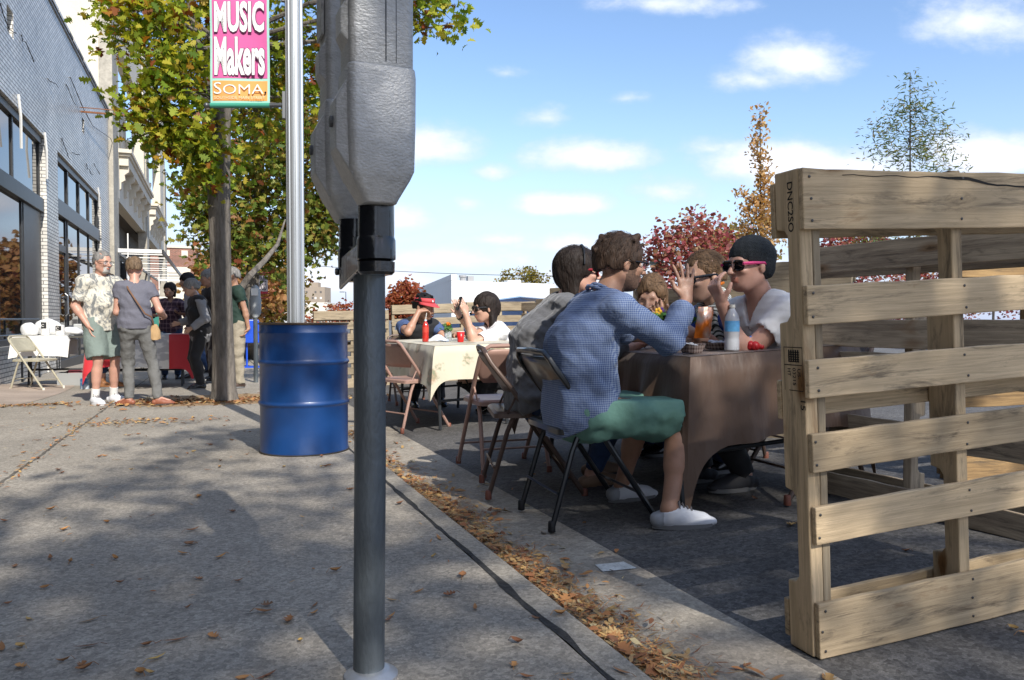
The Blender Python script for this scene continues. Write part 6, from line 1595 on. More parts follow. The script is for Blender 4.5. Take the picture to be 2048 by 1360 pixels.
# ---- hair and headwear
def hairdo(m, style='short', h=.005, line=.045, seed=1, thick=.012, fringe=.0, length=.25, name='hair', vol=0., part=0.):
    def fn(D):
        H, k, RH = D['H'], D['k'], D['RH']; c = A3(D['hc']); B = Fld(c - .26 - (length if style == 'long' else 0), c + .24, h)
        B.put(ell(H(-.014, 0, .034), ((.098 + thick) * k, (.076 + thick) * k, (.088 + thick + vol) * k), RH), .01)
        B.put(ell(H(-.045, 0, -.005), ((.066 + thick) * k, (.066 + thick) * k, (.075 + thick) * k), RH), .02)
        if style == 'long':
            for l in (-.062, -.035, 0, .035, .062):
                a = H(-.055 + .03 * (abs(l) > .05), l, .0); ln = length * (1 - .15 * abs(l) / .06)
                bk = a - V3((0, 0, 1)) * ln - D['F'] * .01 + D['hl'] * l * .15; B.put(cone(a, bk, .030 * k, .022 * k), .02)
        if style == 'bob':
            for l in (-.07, -.04, 0, .04, .07):
                a = H(-.035 + .03 * (abs(l) > .05), l, .0); B.put(cone(a, a - D['hu'] * length + D['hf'] * .01, .030 * k, .024 * k), .02)
        if style == 'bun': B.put(ell(H(-.115, 0, .03), (.030 * k, .034 * k, .034 * k), RH), .015)
        if style == 'messy':
            r = np.random.default_rng(seed)
            for i in range(46):
                v = r.normal(size=3); v /= np.linalg.norm(v)
                if v[2] < -.35 or (v[0] > .55 and v[2] < .35): continue
                p = H(-.014 + v[0] * .095, v[1] * .075, .034 + v[2] * .088); q = H(-.014 + v[0] * .104 + r.uniform(-.025, .025), v[1] * .084 + r.uniform(-.025, .025), .034 + v[2] * .100 + r.uniform(-.012, .012)); B.put(cone(p, q, .015 * k, .010 * k), .010)
        # keep the face clear
        B.put(ell(H(.088, 0, -.022), (.085 * k, .066 * k, (line + .012) * k), RH), .012, 'sub')
        B.put(ell(H(.075, 0, -.075), (.095 * k, .078 * k, .060 * k), RH), .012, 'sub')
        for sd in (1, -1):
            if style not in ('long', 'bob'): B.put(ell(H(-.002, .085 * sd, -.014), (.020 * k, .022 * k, .030 * k), RH), .006, 'sub')
        if style in ('short', 'messy', 'bun', 'crop', 'bald'):
            B.put(cone(H(-.02, 0, -.11), H(-.02, 0, -.22), .11 * k, .14 * k), .02, 'sub')
        if style == 'bald': B.put(ell(H(.02, 0, .10), (.10 * k, .07 * k, .06 * k), RH), .015, 'sub')
        B.noise(.0022, 150, seed, D['hl']); B.noise(.0045, 55, seed + 1, D['hl'])
        o = B.build(name, m, D['t'], smooth_it=1)
        if D['near']:            # loose strands over the surface
            r = np.random.default_rng(seed + 40); mb = MB(); n = 0
            while n < 620:
                v = r.normal(size=3); v /= np.linalg.norm(v)
                f, l, u_ = -.014 + v[0] * (.098 + thick), v[1] * (.076 + thick), .034 + v[2] * (.088 + thick + vol)
                if (f > .035 and u_ < .034 + line * .55) or u_ < -.035 or (f > -.02 and u_ < .005 and style != 'long'): continue
                n += 1; nrm = V3((v[0] / (.098 + thick), v[1] / (.076 + thick), v[2] / (.088 + thick + vol))).normalized()
                fl = V3((-.55 + r.normal() * .35, v[1] * .6 + r.normal() * .35, -.75 + (.5 if style == 'bun' else 0))); fl = (fl - nrm * fl.dot(nrm))
                if fl.length < 1e-3: continue
                fl.normalize(); sd_ = nrm.cross(fl); ln = r.uniform(.02, .05); lift = r.uniform(.001, .010 if style == 'messy' else .005); w_ = r.uniform(.0007, .0016); p = V3((f, l, u_)) + nrm * .001; row = []
                for q_ in range(4):
                    t_ = q_ / 3; c_ = p + fl * ln * t_ - nrm * (ln * t_) ** 2 * 5 + nrm * (lift * t_ + .002); ww = w_ * (1 - .8 * t_); row.append([H(*(c_ - sd_ * ww)), H(*(c_ + nrm * ww)), H(*(c_ + sd_ * ww))])
                mb.grid(row)
            mb.build('strands', m, o, smooth='all', world=True, root=D['t'])
        return o
    return fn
def beanie(m):
    def fn(D):
        H, k, RH = D['H'], D['k'], D['RH']; c = A3(D['hc']); B = Fld(c - .2, c + .26, .005)
        B.put(ell(H(-.018, 0, .042), (.106 * k, .087 * k, .096 * k), RH), .01)
        B.put(ell(H(-.050, 0, .035), (.088 * k, .080 * k, .085 * k), RH), .02)
        B.put(cone(H(-.045, .045, -.02), H(-.045, -.045, -.02), .046 * k, .046 * k), .03)
        B.put(ell(H(.10, 0, -.045), (.115 * k, .10 * k, .082 * k), RH), .008, 'sub')
        B.half(H(-.02, 0, -.055), -D['hu'] + D['hf'] * .35)
        B.noise(.0014, 190, 3); B.build('beanie', m, D['t'], smooth_it=1)
    return fn
def glasses(frame_m, lens_m, temple_m=None, dark=True, w=.068, lh=.022, thick=.0035):
    def fn(D):
        H, k = D['H'], D['k']; tm = temple_m or frame_m; g = thing  # noqa
        mb = MB()
        for sd in (1, -1):
            sq = lambda v: math.copysign(abs(v) ** .6, v)
            ring = [H(.108 - .010 * abs(math.cos(a)) - .006, sd * .034 + .030 * sq(math.cos(a)) , .003 + lh * sq(math.sin(a))) for a in [2 * PI * i / 16 for i in range(16)]]
            mb.tube(ring + [ring[0]], thick * k, 6, cap=False)
        mb.tube([H(.108, .007, .006), H(.111, 0, .008), H(.108, -.007, .006)], thick * k, 6)
        o = mb.build('glasses', frame_m, D['t'], smooth=True, world=True)
        mb = MB()
        for sd in (1, -1):
            mb.add([H(.104 - .012 * abs(math.cos(a)), sd * .034 + .030 * sq(math.cos(a)), .003 + lh * sq(math.sin(a))) for a in [2 * PI * i / 16 for i in range(16)]], [tuple(range(16))])
        mb.build('lens', lens_m, o, world=True, root=D['t'])
        for sd in (1, -1):
            mb = MB(); mb.tube([H(.098, .066 * sd, .010), H(.05, .077 * sd, .010), H(-.01, .083 * sd, .008), H(-.03, .082 * sd, -.008)], [thick * 1.7 * k, thick * 1.7 * k, thick * 1.3 * k, thick * k], 6)
            mb.build('temple', tm, o, smooth=True, world=True, root=D['t'])
    return fn
# ------------------------------------------------------------------ people
sk_fair = skin('fair', (.50, .30, .215)); sk_tan = skin('tan', (.40, .22, .145)); sk_pink = skin('pink', (.52, .29, .215)); sk_mid = skin('mid', (.33, .185, .12))
def tex_check(name, base, line, n=95, w=.5):
    """small gingham woven from stripes along three axes"""
    m = mat(name, base, .8, sheen=.1, bump=.7, bscale=13, bdist=.022); nt = m.node_tree; L = nt.links.new; b = nt.nodes['Principled BSDF']
    g = nn(nt, 'ShaderNodeTexCoord'); s = nn(nt, 'ShaderNodeSeparateXYZ'); L(g.outputs['Object'], s.inputs[0])
    def st(o, f):
        a = nn(nt, 'ShaderNodeMath', operation='MULTIPLY'); L(o, a.inputs[0]); a.inputs[1].default_value = f
        c = nn(nt, 'ShaderNodeMath', operation='FRACT'); L(a.outputs[0], c.inputs[0]); d = nn(nt, 'ShaderNodeMath', operation='LESS_THAN'); L(c.outputs[0], d.inputs[0]); d.inputs[1].default_value = w; return d.outputs[0]
    ad = nn(nt, 'ShaderNodeMath', operation='SUBTRACT'); L(s.outputs[0], ad.inputs[0]); L(s.outputs[1], ad.inputs[1])
    A_, B_ = st(ad.outputs[0], n), st(s.outputs[2], n)
    su = nn(nt, 'ShaderNodeMath', operation='ADD'); L(A_, su.inputs[0]); L(B_, su.inputs[1]); hf_ = nn(nt, 'ShaderNodeMath', operation='MULTIPLY'); L(su.outputs[0], hf_.inputs[0]); hf_.inputs[1].default_value = .5
    mx = nn(nt, 'ShaderNodeMix', data_type='RGBA'); L(hf_.outputs[0], mx.inputs['Factor']); mx.inputs['A'].default_value = (*line, 1); mx.inputs['B'].default_value = (*base, 1); L(mx.outputs['Result'], b.inputs['Base Color']); return m
def tex_stripe(name, c1, c2, n, vec=(1, 0, 0), w=.5):
    m = mat(name, c1, .85); nt = m.node_tree; L = nt.links.new; b = nt.nodes['Principled BSDF']
    g = nn(nt, 'ShaderNodeTexCoord'); d = nn(nt, 'ShaderNodeVectorMath', operation='DOT_PRODUCT'); L(g.outputs['Object'], d.inputs[0]); d.inputs[1].default_value = [v * n for v in vec]
    f = nn(nt, 'ShaderNodeMath', operation='FRACT'); L(d.outputs['Value'], f.inputs[0]); l = nn(nt, 'ShaderNodeMath', operation='LESS_THAN'); L(f.outputs[0], l.inputs[0]); l.inputs[1].default_value = w
    mx = nn(nt, 'ShaderNodeMix', data_type='RGBA'); L(l.outputs[0], mx.inputs['Factor']); mx.inputs['A'].default_value = (*c1, 1); mx.inputs['B'].default_value = (*c2, 1); L(mx.outputs['Result'], b.inputs['Base Color']); return m
c_gingham = tex_check('blue_gingham', (.035, .078, .215), (.23, .285, .40), 112)
c_green = mat('green_chino', (.115, .245, .20), .8, var=.04, vscale=12, bump=.45, bscale=11, bdist=.022)
c_grey = mat('charcoal_jersey', (.10, .10, .105), .85, var=.08, vscale=20, sheen=.3, bump=.7, bscale=13, bdist=.022)
c_white = mat('white_cotton', (.74, .73, .73), .85, var=.03, vscale=20, bump=.35, bscale=9, bdist=.02)
c_royal = mat('royal_blue', (.012, .055, .36), .75, sheen=.2, bump=.7, bscale=13, bdist=.022)
c_navy = mat('navy', (.02, .04, .12), .8); c_jean = mat('denim', (.02, .045, .11), .85, var=.15, vscale=60, bump=.7, bscale=13, bdist=.022)
c_black = mat('black_cloth', (.008, .008, .010), .8, sheen=.1)
c_shoe = mat('white_canvas', (.66, .67, .70), .8, bump=.2, bscale=300, bdist=.001); c_sole = mat('grey_rubber', (.17, .17, .17), .7); c_heel = mat('grey_heel', (.33, .34, .36), .8)
c_lace = mat('grey_lace', (.16, .15, .15), .8)
h_brown = hairmat('brown', (.040, .022, .013)); h_dark = hairmat('dark', (.018, .011, .008)); h_mid = hairmat('light_brown', (.13, .075, .038)); h_grey = hairmat('grey', (.22, .21, .20)); h_white = hairmat('white', (.55, .53, .50)); h_ash = hairmat('ash', (.15, .10, .06)); h_blk = hairmat('black', (.008, .007, .007))
l_dark = mat('dark_lens', (.008, .008, .010), .05, spec=.8); l_clear = mat('clear_lens', (.5, .55, .6), .05, alpha=.25, spec=.9)
f_red = mat('red_plastic', (.25, .012, .02), .2); f_blk = mat('black_plastic', (.008, .008, .009), .2); f_pink = mat('pink_plastic', (.55, .04, .16), .3); f_metal = mat('wire_frame', (.3, .27, .2), .3, metal=.9)
beard = mat('stubble', (.15, .085, .055), .8, var=.5, vscale=120, bump=.5, bscale=250, bdist=.002)
gbeard = mat('grey_beard', (.52, .50, .47), .8, var=.3, vscale=120, bump=.6, bscale=250, bdist=.003)
wb = lambda f, l, u_: (u_ > -.13) & (f < .15) & (np.abs(l) < .08) & ((u_ < -.045) & (f > .0) & ((np.abs(l) > .022) | (u_ < -.070) | (u_ > -.047))) | ((u_ < -.01) & (np.abs(l) > .048) & (f > .005) & (f < .05))
wgo = lambda f, l, u_: (u_ > -.13) & (f < .15) & ((u_ < -.040) & (f > .055) & (np.abs(l) < .040) & ((np.abs(l) > .018) | (u_ < -.068) | (u_ > -.047)))
Gd = lambda x, y, dz=0: (x, y, road(x, y) + dz)
Gs = lambda x, y, dz=0: (x, y, side(x, y) + dz)
NH = .0052
# --- 1 man in the blue checked shirt
def cuffs(D):
    pass
person('man in a blue checked shirt and green shorts, hand raised, seated on the black chair', (1.46, 3.02, .43), 0, lean=(0, 26), neckp=14, head=(-4, 6, 0),
       hands=[((2.08, 3.35, .70), (1, -.2, 0), (0, 0, -1), .3), ((1.95, 2.96, .90), (.02, .1, 1), (.2, 1, 0), (.10, .08, .12, .2), .22, .1)],
       elbow=[None, V3((.25, -.25, -1))], feet=[(Gd(1.80, 3.27, .0), 4), (Gd(1.745, 2.765, .0), -14)], knee=[V3((1, 0, .6)), V3((1, 0, .75))],
       s=.98, hs=1.03, sex='m', h=NH, skinm=sk_tan, hair=hairdo(h_brown, 'messy', seed=4, thick=.012, line=.060, vol=.002), face=dict(paint=beard, where=wb, brow=h_brown),
       wear=[top_(c_gingham, g=.015, sleeve=1., fsleeve=.62, hem=-.02, tilt=.75, collar=True, fold=.0055, fr=30, loose=.045, seed=3, h=.0065, cuff=True, neck=.0), pants(c_green, g=.026, frac=.86, shin=0, flare=.020, fold=.007, fr=26, name='shorts', h=.007, waist=.03), shoes(c_shoe, c_sole, ln=.275, heel=c_heel, lace=c_lace)],
       extras=[glasses(f_blk, l_clear, thick=.0022)])
# --- 2 woman in grey
def hairband(D):
    H, k = D['H'], D['k']; mb = MB(); mb.tube([H(.012 - .0 * abs(math.cos(a)), .097 * math.cos(a), .034 + .106 * math.sin(a)) for a in [PI * i / 14 for i in range(15)]], .0055, 6); mb.build('hair_band', f_blk, D['t'], smooth=True, world=True)
person('dark-haired woman in a grey top and red sunglasses, seated beside the checked-shirt man', (1.52, 3.66, .43), -8, lean=(4, 30), neckp=12, head=(-6, 2, 0),
       hands=[((1.98, 3.82, .68), (1, -.1, 0), (0, 0, -1), .3), ((2.0, 3.42, .70), (1, .3, 0), (0, 0, -1), .4)],
       feet=[(Gd(1.95, 3.85), 5), (Gd(1.80, 3.58), 5)], s=1.0, hs=1.0, sex='f', h=NH, skinm=sk_pink, hair=hairdo(h_dark, 'long', seed=2, thick=.015, line=.045, length=.15),
       wear=[top_(c_grey, g=.016, sleeve=1., fsleeve=.5, hem=-.04, tilt=.6, fold=.0065, fr=38, seed=9, loose=.04, h=.0065), pants(c_jean, g=.003, shin=.92, h=.008, waist=-.02), shoes(mat('tan_leather', (.25, .15, .09), .6), mat('dark_sole', (.05, .04, .04), .7))],
       extras=[glasses(f_red, mat('red_lens', (.16, .01, .02), .08, spec=.7), thick=.004), hairband])
# --- 3 man in the beanie
def carrot(D): pass
t3_, D3 = person('man in a charcoal beanie and white t-shirt lifting an orange carrot stick to his mouth', (2.57, 3.03, .41), 180, lean=(8, 26), neckp=14, head=(6, 4, 0),
       hands=[((2.12, 2.93, .88), (-.45, .1, .9), (.85, .1, .4), (1.0, 1.15, 1.25, 1.3), .02, 1.0), ((2.28, 3.30, .735), (-1, .25, 0), (0, 0, -1), .4)],
       elbow=[V3((.3, .1, -1)), None], feet=[(Gd(2.42, 3.16), 180), (Gd(2.36, 3.42), 170)], knee=[V3((-1, .5, .6)), V3((-1, .4, .6))], s=1.03, hs=1.02, sex='m', h=NH, skinm=sk_pink, hair=None, face=dict(eyes=False), armw=1.05,
       wear=[top_(c_white, g=.016, sleeve=.62, hem=-.05, vneck=.10, fold=.005, fr=30, seed=5, loose=.01, h=.007, neck=.03), pants(c_black, shin=.95, h=.009), shoes(mat('black_canvas', (.03, .03, .035), .7), c_sole), beanie(mat('charcoal_knit', (.016, .020, .024), .95, var=.7, vscale=220, bump=1., bscale=260, bdist=.004))],
       extras=[glasses(f_blk, l_dark, f_pink, thick=.0045, lh=.021)])
# --- 4 woman in royal blue with scarf
c_scarf = tex_stripe('striped_scarf', (.62, .62, .58), (.05, .06, .05), 62, (.5, .5, .75), .42)
def scarf(D):
    c = D['C7'] + D['u1'] * .02; B = Fld(A3(c) - .3, A3(c) + .2, .0055); n = 18
    ps = [c + D['F2'] * (.075 * math.cos(a) + .012) + D['L2'] * .078 * math.sin(a) - D['u1'] * .02 * math.cos(a) for a in [2 * PI * i / n for i in range(n + 1)]]
    for i in range(n): B.put(cone(ps[i], ps[i + 1], .026, .026), .008); B.put(cone(ps[i] + D['u1'] * .028, ps[i + 1] + D['u1'] * .028, .018, .018), .008)
    B.put(cone(c + D['F2'] * .09, c + D['F2'] * .14 - D['u1'] * .22 + D['L2'] * .02, .034, .030), .02); B.put(cone(c + D['F2'] * .07 + D['L2'] * .05, c + D['F2'] * .12 - D['u1'] * .2 + D['L2'] * .07, .03, .028), .02)
    B.noise(.003, 90, 4); B.build('scarf', c_scarf, D['t'])
t4_, D4 = person('woman in a royal blue top and striped scarf holding a crisp packet, hair tied back', (2.70, 3.50, .42), 182, lean=(14, 34), neckp=8, head=(-2, 10, 0),
       hands=[((2.19, 3.26, .745), (-1, -.1, .25), (0, 1, -.3), .7), ((2.22, 3.55, .80), (-.6, .1, .7), (-.2, -1, 0), .6)],
       elbow=[V3((0, -.3, -1)), None], feet=[(Gd(2.6, 3.55), 180), (Gd(2.6, 3.75), 180)], s=1.0, hs=1.12, sex='f', h=NH, skinm=sk_fair, hair=hairdo(h_mid, 'bun', seed=3, thick=.004, line=.078),
       wear=[top_(c_royal, g=.014, sleeve=.55, hem=-.05, neck=.03, seed=6, h=.008), pants(c_jean, shin=.95, h=.01), shoes(f_blk, c_sole), scarf], extras=[glasses(f_blk, l_dark, thick=.004)])
# --- 5 girl looking down
person('long-haired girl looking down, half hidden behind the flowers', (2.70, 4.12, .37), 192, lean=(16, 34), neckp=10, head=(34, 20, 0),
       hands=[((2.25, 4.0, .74), (-1, -.3, 0), (0, 0, -1), .4), ((2.25, 4.35, .74), (-1, 0, 0), (0, 0, -1), .4)], feet=[(Gd(2.6, 4.15), 180), (Gd(2.6, 4.35), 180)],
       s=.96, hs=1.08, sex='f', h=.006, skinm=sk_fair, face=dict(eyes=False), hair=hairdo(h_mid, 'long', seed=8, thick=.010, line=.066, length=.13), wear=[top_(c_black, g=.010, sleeve=.2, hem=-.05, neck=.04, seed=8, h=.009), pants(c_jean, shin=.95, h=.01), shoes(f_blk, c_sole)])
# --- far table
m_visor = mat('red_visor', (.52, .055, .065), .7)
def visor(D):
    H, k = D['H'], D['k']; mb = MB(); R1 = []; R2 = []
    for i in range(24):
        a = 2 * PI * i / 24; R1.append(H(-.014 + .106 * math.cos(a), .088 * math.sin(a), .045 + .012 * math.cos(a))); R2.append(H(-.014 + .100 * math.cos(a), .083 * math.sin(a), .085 + .016 * math.cos(a)))
    mb.grid([R1, R2], close=True)
    rows = []
    for j in range(5):
        v = j / 4; rows.append([H(-.012 + (.104 + .085 * v * math.cos(a) ** .8) * math.cos(a), .090 * math.sin(a), .049 - .022 * v + .010 * math.cos(a)) for a in [rad(-80 + 160 * i / 14) for i in range(15)]])
    mb.grid(rows); o = mb.build('visor', m_visor, D['t'], smooth=True, world=True, thick=.004)
    mb = MB(); mb.ball(H(.090, 0, .075), .016 * k, 10, 6, sc=(.5, 1, .8)); mb.build('visor_badge', c_white, o, world=True, root=D['t'], smooth='all')
def vest(m):
    f1 = top_(m, g=.026, sleeveless=True, hem=-.05, fold=.004, seed=7, h=.009, name='vest', neck=.02)
    return f1
person('man in a red visor and black vest over blue sleeves, chin on his hand', (2.02, 8.34, .31), 278, lean=(10, 30), neckp=16, head=(24, 14, 0),
       hands=[((2.32, 7.75, .66), (.3, -1, 0), (0, 0, -1), .4), ((1.98, 7.93, .90), (.75, .2, .15), (0, .3, -1), (.6, .8, .9, .9), .05)],
       elbow=[None, V3((-.6, -.2, -1))], feet=[(Gd(2.2, 7.9), 270), (Gd(1.9, 7.9), 270)], s=1.02, hs=1.12, sex='m', h=.0075, skinm=sk_tan, hair=hairdo(h_blk, 'messy', seed=6, thick=.010, line=.05),
       wear=[top_(mat('slate_blue', (.055, .09, .20), .8), g=.014, sleeve=.60, hem=-.05, seed=11, h=.009), vest(c_black), pants(c_black, shin=.95, h=.011), shoes(f_blk, c_sole)], extras=[visor])
def watch(D):
    w = D['WR'][-1]; d = (D['WR'][-1] - D['EL'][-1]).normalized(); mb = MB(); q = d.orthogonal().normalized(); r2 = d.cross(q)
    mb.loft([[w - d * .02 + d * o + (q * math.cos(a) + r2 * math.sin(a)) * .033 for a in [2 * PI * i / 14 for i in range(14)]] for o in (-.009, .009)]); mb.build('watch', f_blk, D['t'], world=True)
tw, DW = person('dark-haired woman in a white top and sunglasses holding up a phone', (2.58, 6.80, .27), 176, lean=(10, 28), neckp=10, head=(4, 6, 0),
       hands=[((2.08, 6.62, .86), (-.35, 0, 1), (-.3, 1, 0), (.25, .2, .25, .3), .06), ((2.04, 6.70, .85), (-.2, 0, 1), (-.4, 1, 0), (.15, .1, .12, .15), .05)],
       elbow=[V3((.4, -.1, -1)), V3((.4, 0, -1))], feet=[(Gd(2.5, 6.8), 180), (Gd(2.5, 7.0), 180)], s=1.02, hs=1.10, sex='f', h=.007, skinm=sk_fair, hair=hairdo(h_dark, 'long', seed=5, thick=.014, line=.045, length=.26),
       wear=[top_(c_white, g=.018, sleeve=.9, hem=-.06, seed=12, fold=.006, h=.009, loose=.02), pants(c_black, shin=.95, h=.011), shoes(f_blk, c_sole)], extras=[glasses(f_blk, l_dark, thick=.004), watch])

# --- pavement group
c_floral = mat('floral_shirt', (.56, .54, .46), .8, sheen=.2, bump=.7, bscale=13, bdist=.022)
nt = c_floral.node_tree; b = nt.nodes['Principled BSDF']; g = nn(nt, 'ShaderNodeTexCoord'); mp = nn(nt, 'ShaderNodeMapping'); mp.inputs['Scale'].default_value = (9, 9, 5); nt.links.new(g.outputs['Object'], mp.inputs[0])
no = nn(nt, 'ShaderNodeTexNoise'); no.inputs['Scale'].default_value = 1.2; no.inputs['Detail'].default_value = 6; no.inputs['Roughness'].default_value = .75; no.inputs['Distortion'].default_value = 1.2; nt.links.new(mp.outputs[0], no.inputs['Vector'])
cr = nn(nt, 'ShaderNodeValToRGB'); nt.links.new(no.outputs['Fac'], cr.inputs[0]); e = cr.color_ramp.elements; e[0].position = .44; e[0].color = (.17, .18, .18, 1); e[1].position = .52; e[1].color = (.60, .57, .48, 1); q = e.new(.48); q.color = (.30, .30, .29, 1); nt.links.new(cr.outputs[0], b.inputs['Base Color'])
c_sage = mat('sage_shorts', (.18, .225, .205), .85, var=.05, bump=.7, bscale=13, bdist=.022); c_slate = mat('slate_tee', (.125, .125, .155), .85, var=.06, vscale=15, bump=.7, bscale=13, bdist=.022); c_gtr = mat('grey_jeans', (.135, .135, .13), .85, var=.10, vscale=20, bump=.7, bscale=13, bdist=.022)
c_sock = mat('white_sock', (.7, .7, .68), .9)
def socks(D):
    for sd in (1, -1):
        a = D['AN'][sd]; up_ = (D['KN'][sd] - a).normalized(); mb = MB(); mb.tube([a - up_ * .03, a + up_ * .10], [.042, .045], 14); mb.build('sock', c_sock, D['t'], smooth=True, world=True)
pm = G(196, 808)
fh = 90 - 0
person('grey-haired bearded man in a patterned shirt, sage shorts and white trainers', (pm.x + .02, pm.y + .06, pm.z + .895), -52, lean=(-5, 4), neckp=6, head=(6, 8, 0),
       hands=[((pm.x + .33, pm.y + .06, pm.z + .90), (0, -.2, -1), (-1, 0, 0), .5), ((pm.x - .085, pm.y - .10, pm.z + .87), (.25, -.15, -1), (1, .3, 0), .3)], elbow=[V3((-.2, 1, -.1)), V3((-1, .35, -.1))],
       feet=[((pm.x + .13, pm.y + .14, pm.z), -30), ((pm.x - .03, pm.y - .06, pm.z), -60)], s=.985, hs=1.05, sex='m', belly=.06, h=.0075, skinm=sk_pink, hair=hairdo(h_grey, 'short', seed=2, thick=.003, line=.088),
       face=dict(paint=gbeard, where=wgo, brow=h_grey), armw=1.12,
       wear=[top_(c_floral, g=.017, sleeve=.86, hem=-.10, fold=.007, fr=24, seed=2, loose=.022, h=.009, collar=True), pants(c_sage, g=.026, frac=.90, shin=0, flare=.030, fold=.006, fr=18, name='shorts', h=.01, waist=.06), shoes(c_shoe, c_white, ln=.29, lace=c_lace), socks], extras=[glasses(f_metal, l_clear, thick=.0018)])
pw = G(288, 812); wl_ = G(257, 812); wr_ = G(321, 811)
tW, DWm = person('woman seen from behind in a slate t-shirt and grey jeans, strap across her back', ((wl_.x + wr_.x) / 2 - .09, pw.y + .03, pw.z + .845), 100, lean=(0, 6), neckp=6, head=(-12, 8, 0),
       hands=[((wl_.x - .02, pw.y + .27, pw.z + 1.02), (.4, .8, .1), (1, 0, 0), .5), ((wr_.x + .03, pw.y + .28, pw.z + .96), (-.2, 1, 0), (-1, 0, 0), .5)], elbow=[V3((-.35, -.6, -1)), V3((.35, -.6, -1))],
       feet=[((wl_.x, wl_.y, wl_.z), 150), ((wr_.x - .03, wr_.y, wr_.z), 10)], knee=[V3((-.1, 1, 0)), V3((.2, 1, 0))], s=.935, hs=1.05, sex='f', h=.0075, skinm=sk_pink, hair=hairdo(h_ash, 'short', seed=9, thick=.010, line=.05), shoulder=.160,
       wear=[top_(c_slate, g=.010, sleeve=.62, hem=-.02, fold=.005, fr=26, seed=4, loose=.010, h=.008, neck=.065), pants(c_gtr, g=.004, shin=.97, fold=.006, fr=30, h=.008, waist=.0), shoes(mat('rust_leather', (.26, .09, .05), .5), mat('dark_sole', (.05, .04, .04), .7), ln=.24)])
# plaid shirt woman behind the stall, laughing
c_plaid = tex_check('dark_plaid', (.035, .012, .03), (.22, .14, .16), 14, .75)
px_, Zp = 342, 12.9
pp = at(px_, 640, Zp); pz = side(pp.x, pp.y)
person('dark-haired woman in a plaid shirt behind the stall holding a cup and leaflet', (pp.x, pp.y, pz + .83), 270, lean=(0, 4), neckp=8, head=(-30, 4, 0),
       hands=[((pp.x + .16, pp.y - .32, pz + 1.08), (-.6, -.6, .2), (0, 0, 1), .6), ((pp.x - .20, pp.y - .30, pz + 1.05), (.4, -.7, .1), (0, 0, -1), .7)], elbow=[V3((1, .2, -.8)), V3((-1, .2, -.8))],
       feet=[((pp.x + .1, pp.y, pz), 270), ((pp.x - .1, pp.y, pz), 270)], s=.93, hs=1.1, sex='f', h=.009, skinm=sk_tan, hair=hairdo(h_dark, 'long', seed=3, thick=.014, line=.05, length=.10),
       wear=[top_(c_plaid, g=.018, sleeve=1., fsleeve=.5, hem=-.06, neck=.04, seed=5, h=.011, loose=.01, vneck=.06), pants(c_jean, shin=.97, h=.012), shoes(f_blk, c_sole)])
# older woman with vest
po = G(404, 778); c_lgrey = mat('light_grey_knit', (.24, .24, .25), .9, var=.1, vscale=60)
person('grey-haired woman in a long black vest over grey sleeves, left of the tree', (po.x - .02, po.y, po.z + .80), 200, lean=(3, 8), neckp=18, head=(-6, 14, 0),
       hands=[((po.x - .13, po.y - .22, po.z + .84), (-.6, .1, -.5), (-.3, .9, 0), .5), ((po.x - .30, po.y + .18, po.z + .90), (-1, 0, -.2), (0, -1, 0), .5)], elbow=[V3((.8, -.4, -.6)), V3((.5, .5, -.6))],
       feet=[((po.x - .02, po.y - .10, po.z), 190), ((po.x - .02, po.y + .10, po.z), 200)], s=.88, hs=1.12, sex='f', h=.009, skinm=sk_fair, hair=hairdo(h_grey, 'bun', seed=4, thick=.012, line=.05),
       wear=[top_(c_lgrey, g=.018, sleeve=1., fsleeve=.9, hem=-.16, seed=3, h=.010, loose=.03), top_(c_black, g=.032, sleeveless=True, hem=-.08, seed=7, h=.010, name='vest', loose=.03, neck=-.01), pants(c_black, g=.02, shin=.97, h=.011), shoes(f_blk, c_sole)])
# man in pale shirt with black hair behind her
pb_ = at(384, 640, 12.6); zb_ = side(pb_.x, pb_.y)
person('dark-haired man in a pale shirt and black trousers standing behind the older woman', (pb_.x + .03, pb_.y, zb_ + .93), 190, lean=(2, 6), neckp=10, head=(10, 10, 0), hands=None, feet=[((pb_.x, pb_.y - .1, zb_), 190), ((pb_.x, pb_.y + .1, zb_), 190)],
       s=.98, hs=1.1, h=.010, skinm=sk_tan, hair=hairdo(h_blk, 'short', seed=1, thick=.012), wear=[top_(mat('pale_shirt', (.42, .42, .48), .8), g=.02, sleeve=1, fsleeve=.9, hem=-.06, h=.012), pants(c_black, shin=.97, h=.012), shoes(f_blk, c_sole)])
# dark-clothed person mostly hidden by the trunk, and one in light blue
pc = at(424, 640, 12.0); zc_ = side(pc.x, pc.y)
person('man in black with grey hair, mostly hidden by the tree trunk', (pc.x + .03, pc.y, zc_ + .93), 200, lean=(2, 6), neckp=8, head=(0, 6, 0), hands=None, feet=[((pc.x, pc.y - .1, zc_), 190), ((pc.x, pc.y + .1, zc_), 190)],
       s=.99, hs=1.08, h=.011, skinm=sk_tan, hair=hairdo(h_grey, 'short', seed=2, thick=.010), wear=[top_(c_black, g=.022, sleeve=1, fsleeve=.9, hem=-.08, h=.012), pants(c_black, shin=.97, h=.012), shoes(f_blk, c_sole)])
pd = at(416, 640, 14.6); zd = side(pd.x, pd.y)
person('sandy-haired person in light blue glimpsed left of the tree trunk', (pd.x, pd.y, zd + .76), 160, lean=(2, 6), neckp=8, head=(0, 6, 0), hands=None, feet=[((pd.x, pd.y - .08, zd), 180), ((pd.x, pd.y + .08, zd), 180)],
       s=.86, hs=1.15, h=.011, skinm=sk_pink, sex='f', hair=hairdo(h_mid, 'short', seed=3, thick=.012), wear=[top_(mat('sky_blue_shirt', (.16, .30, .60), .8), g=.016, sleeve=.6, hem=-.06, h=.012), pants(c_jean, shin=.97, h=.012), shoes(f_blk, c_sole)])
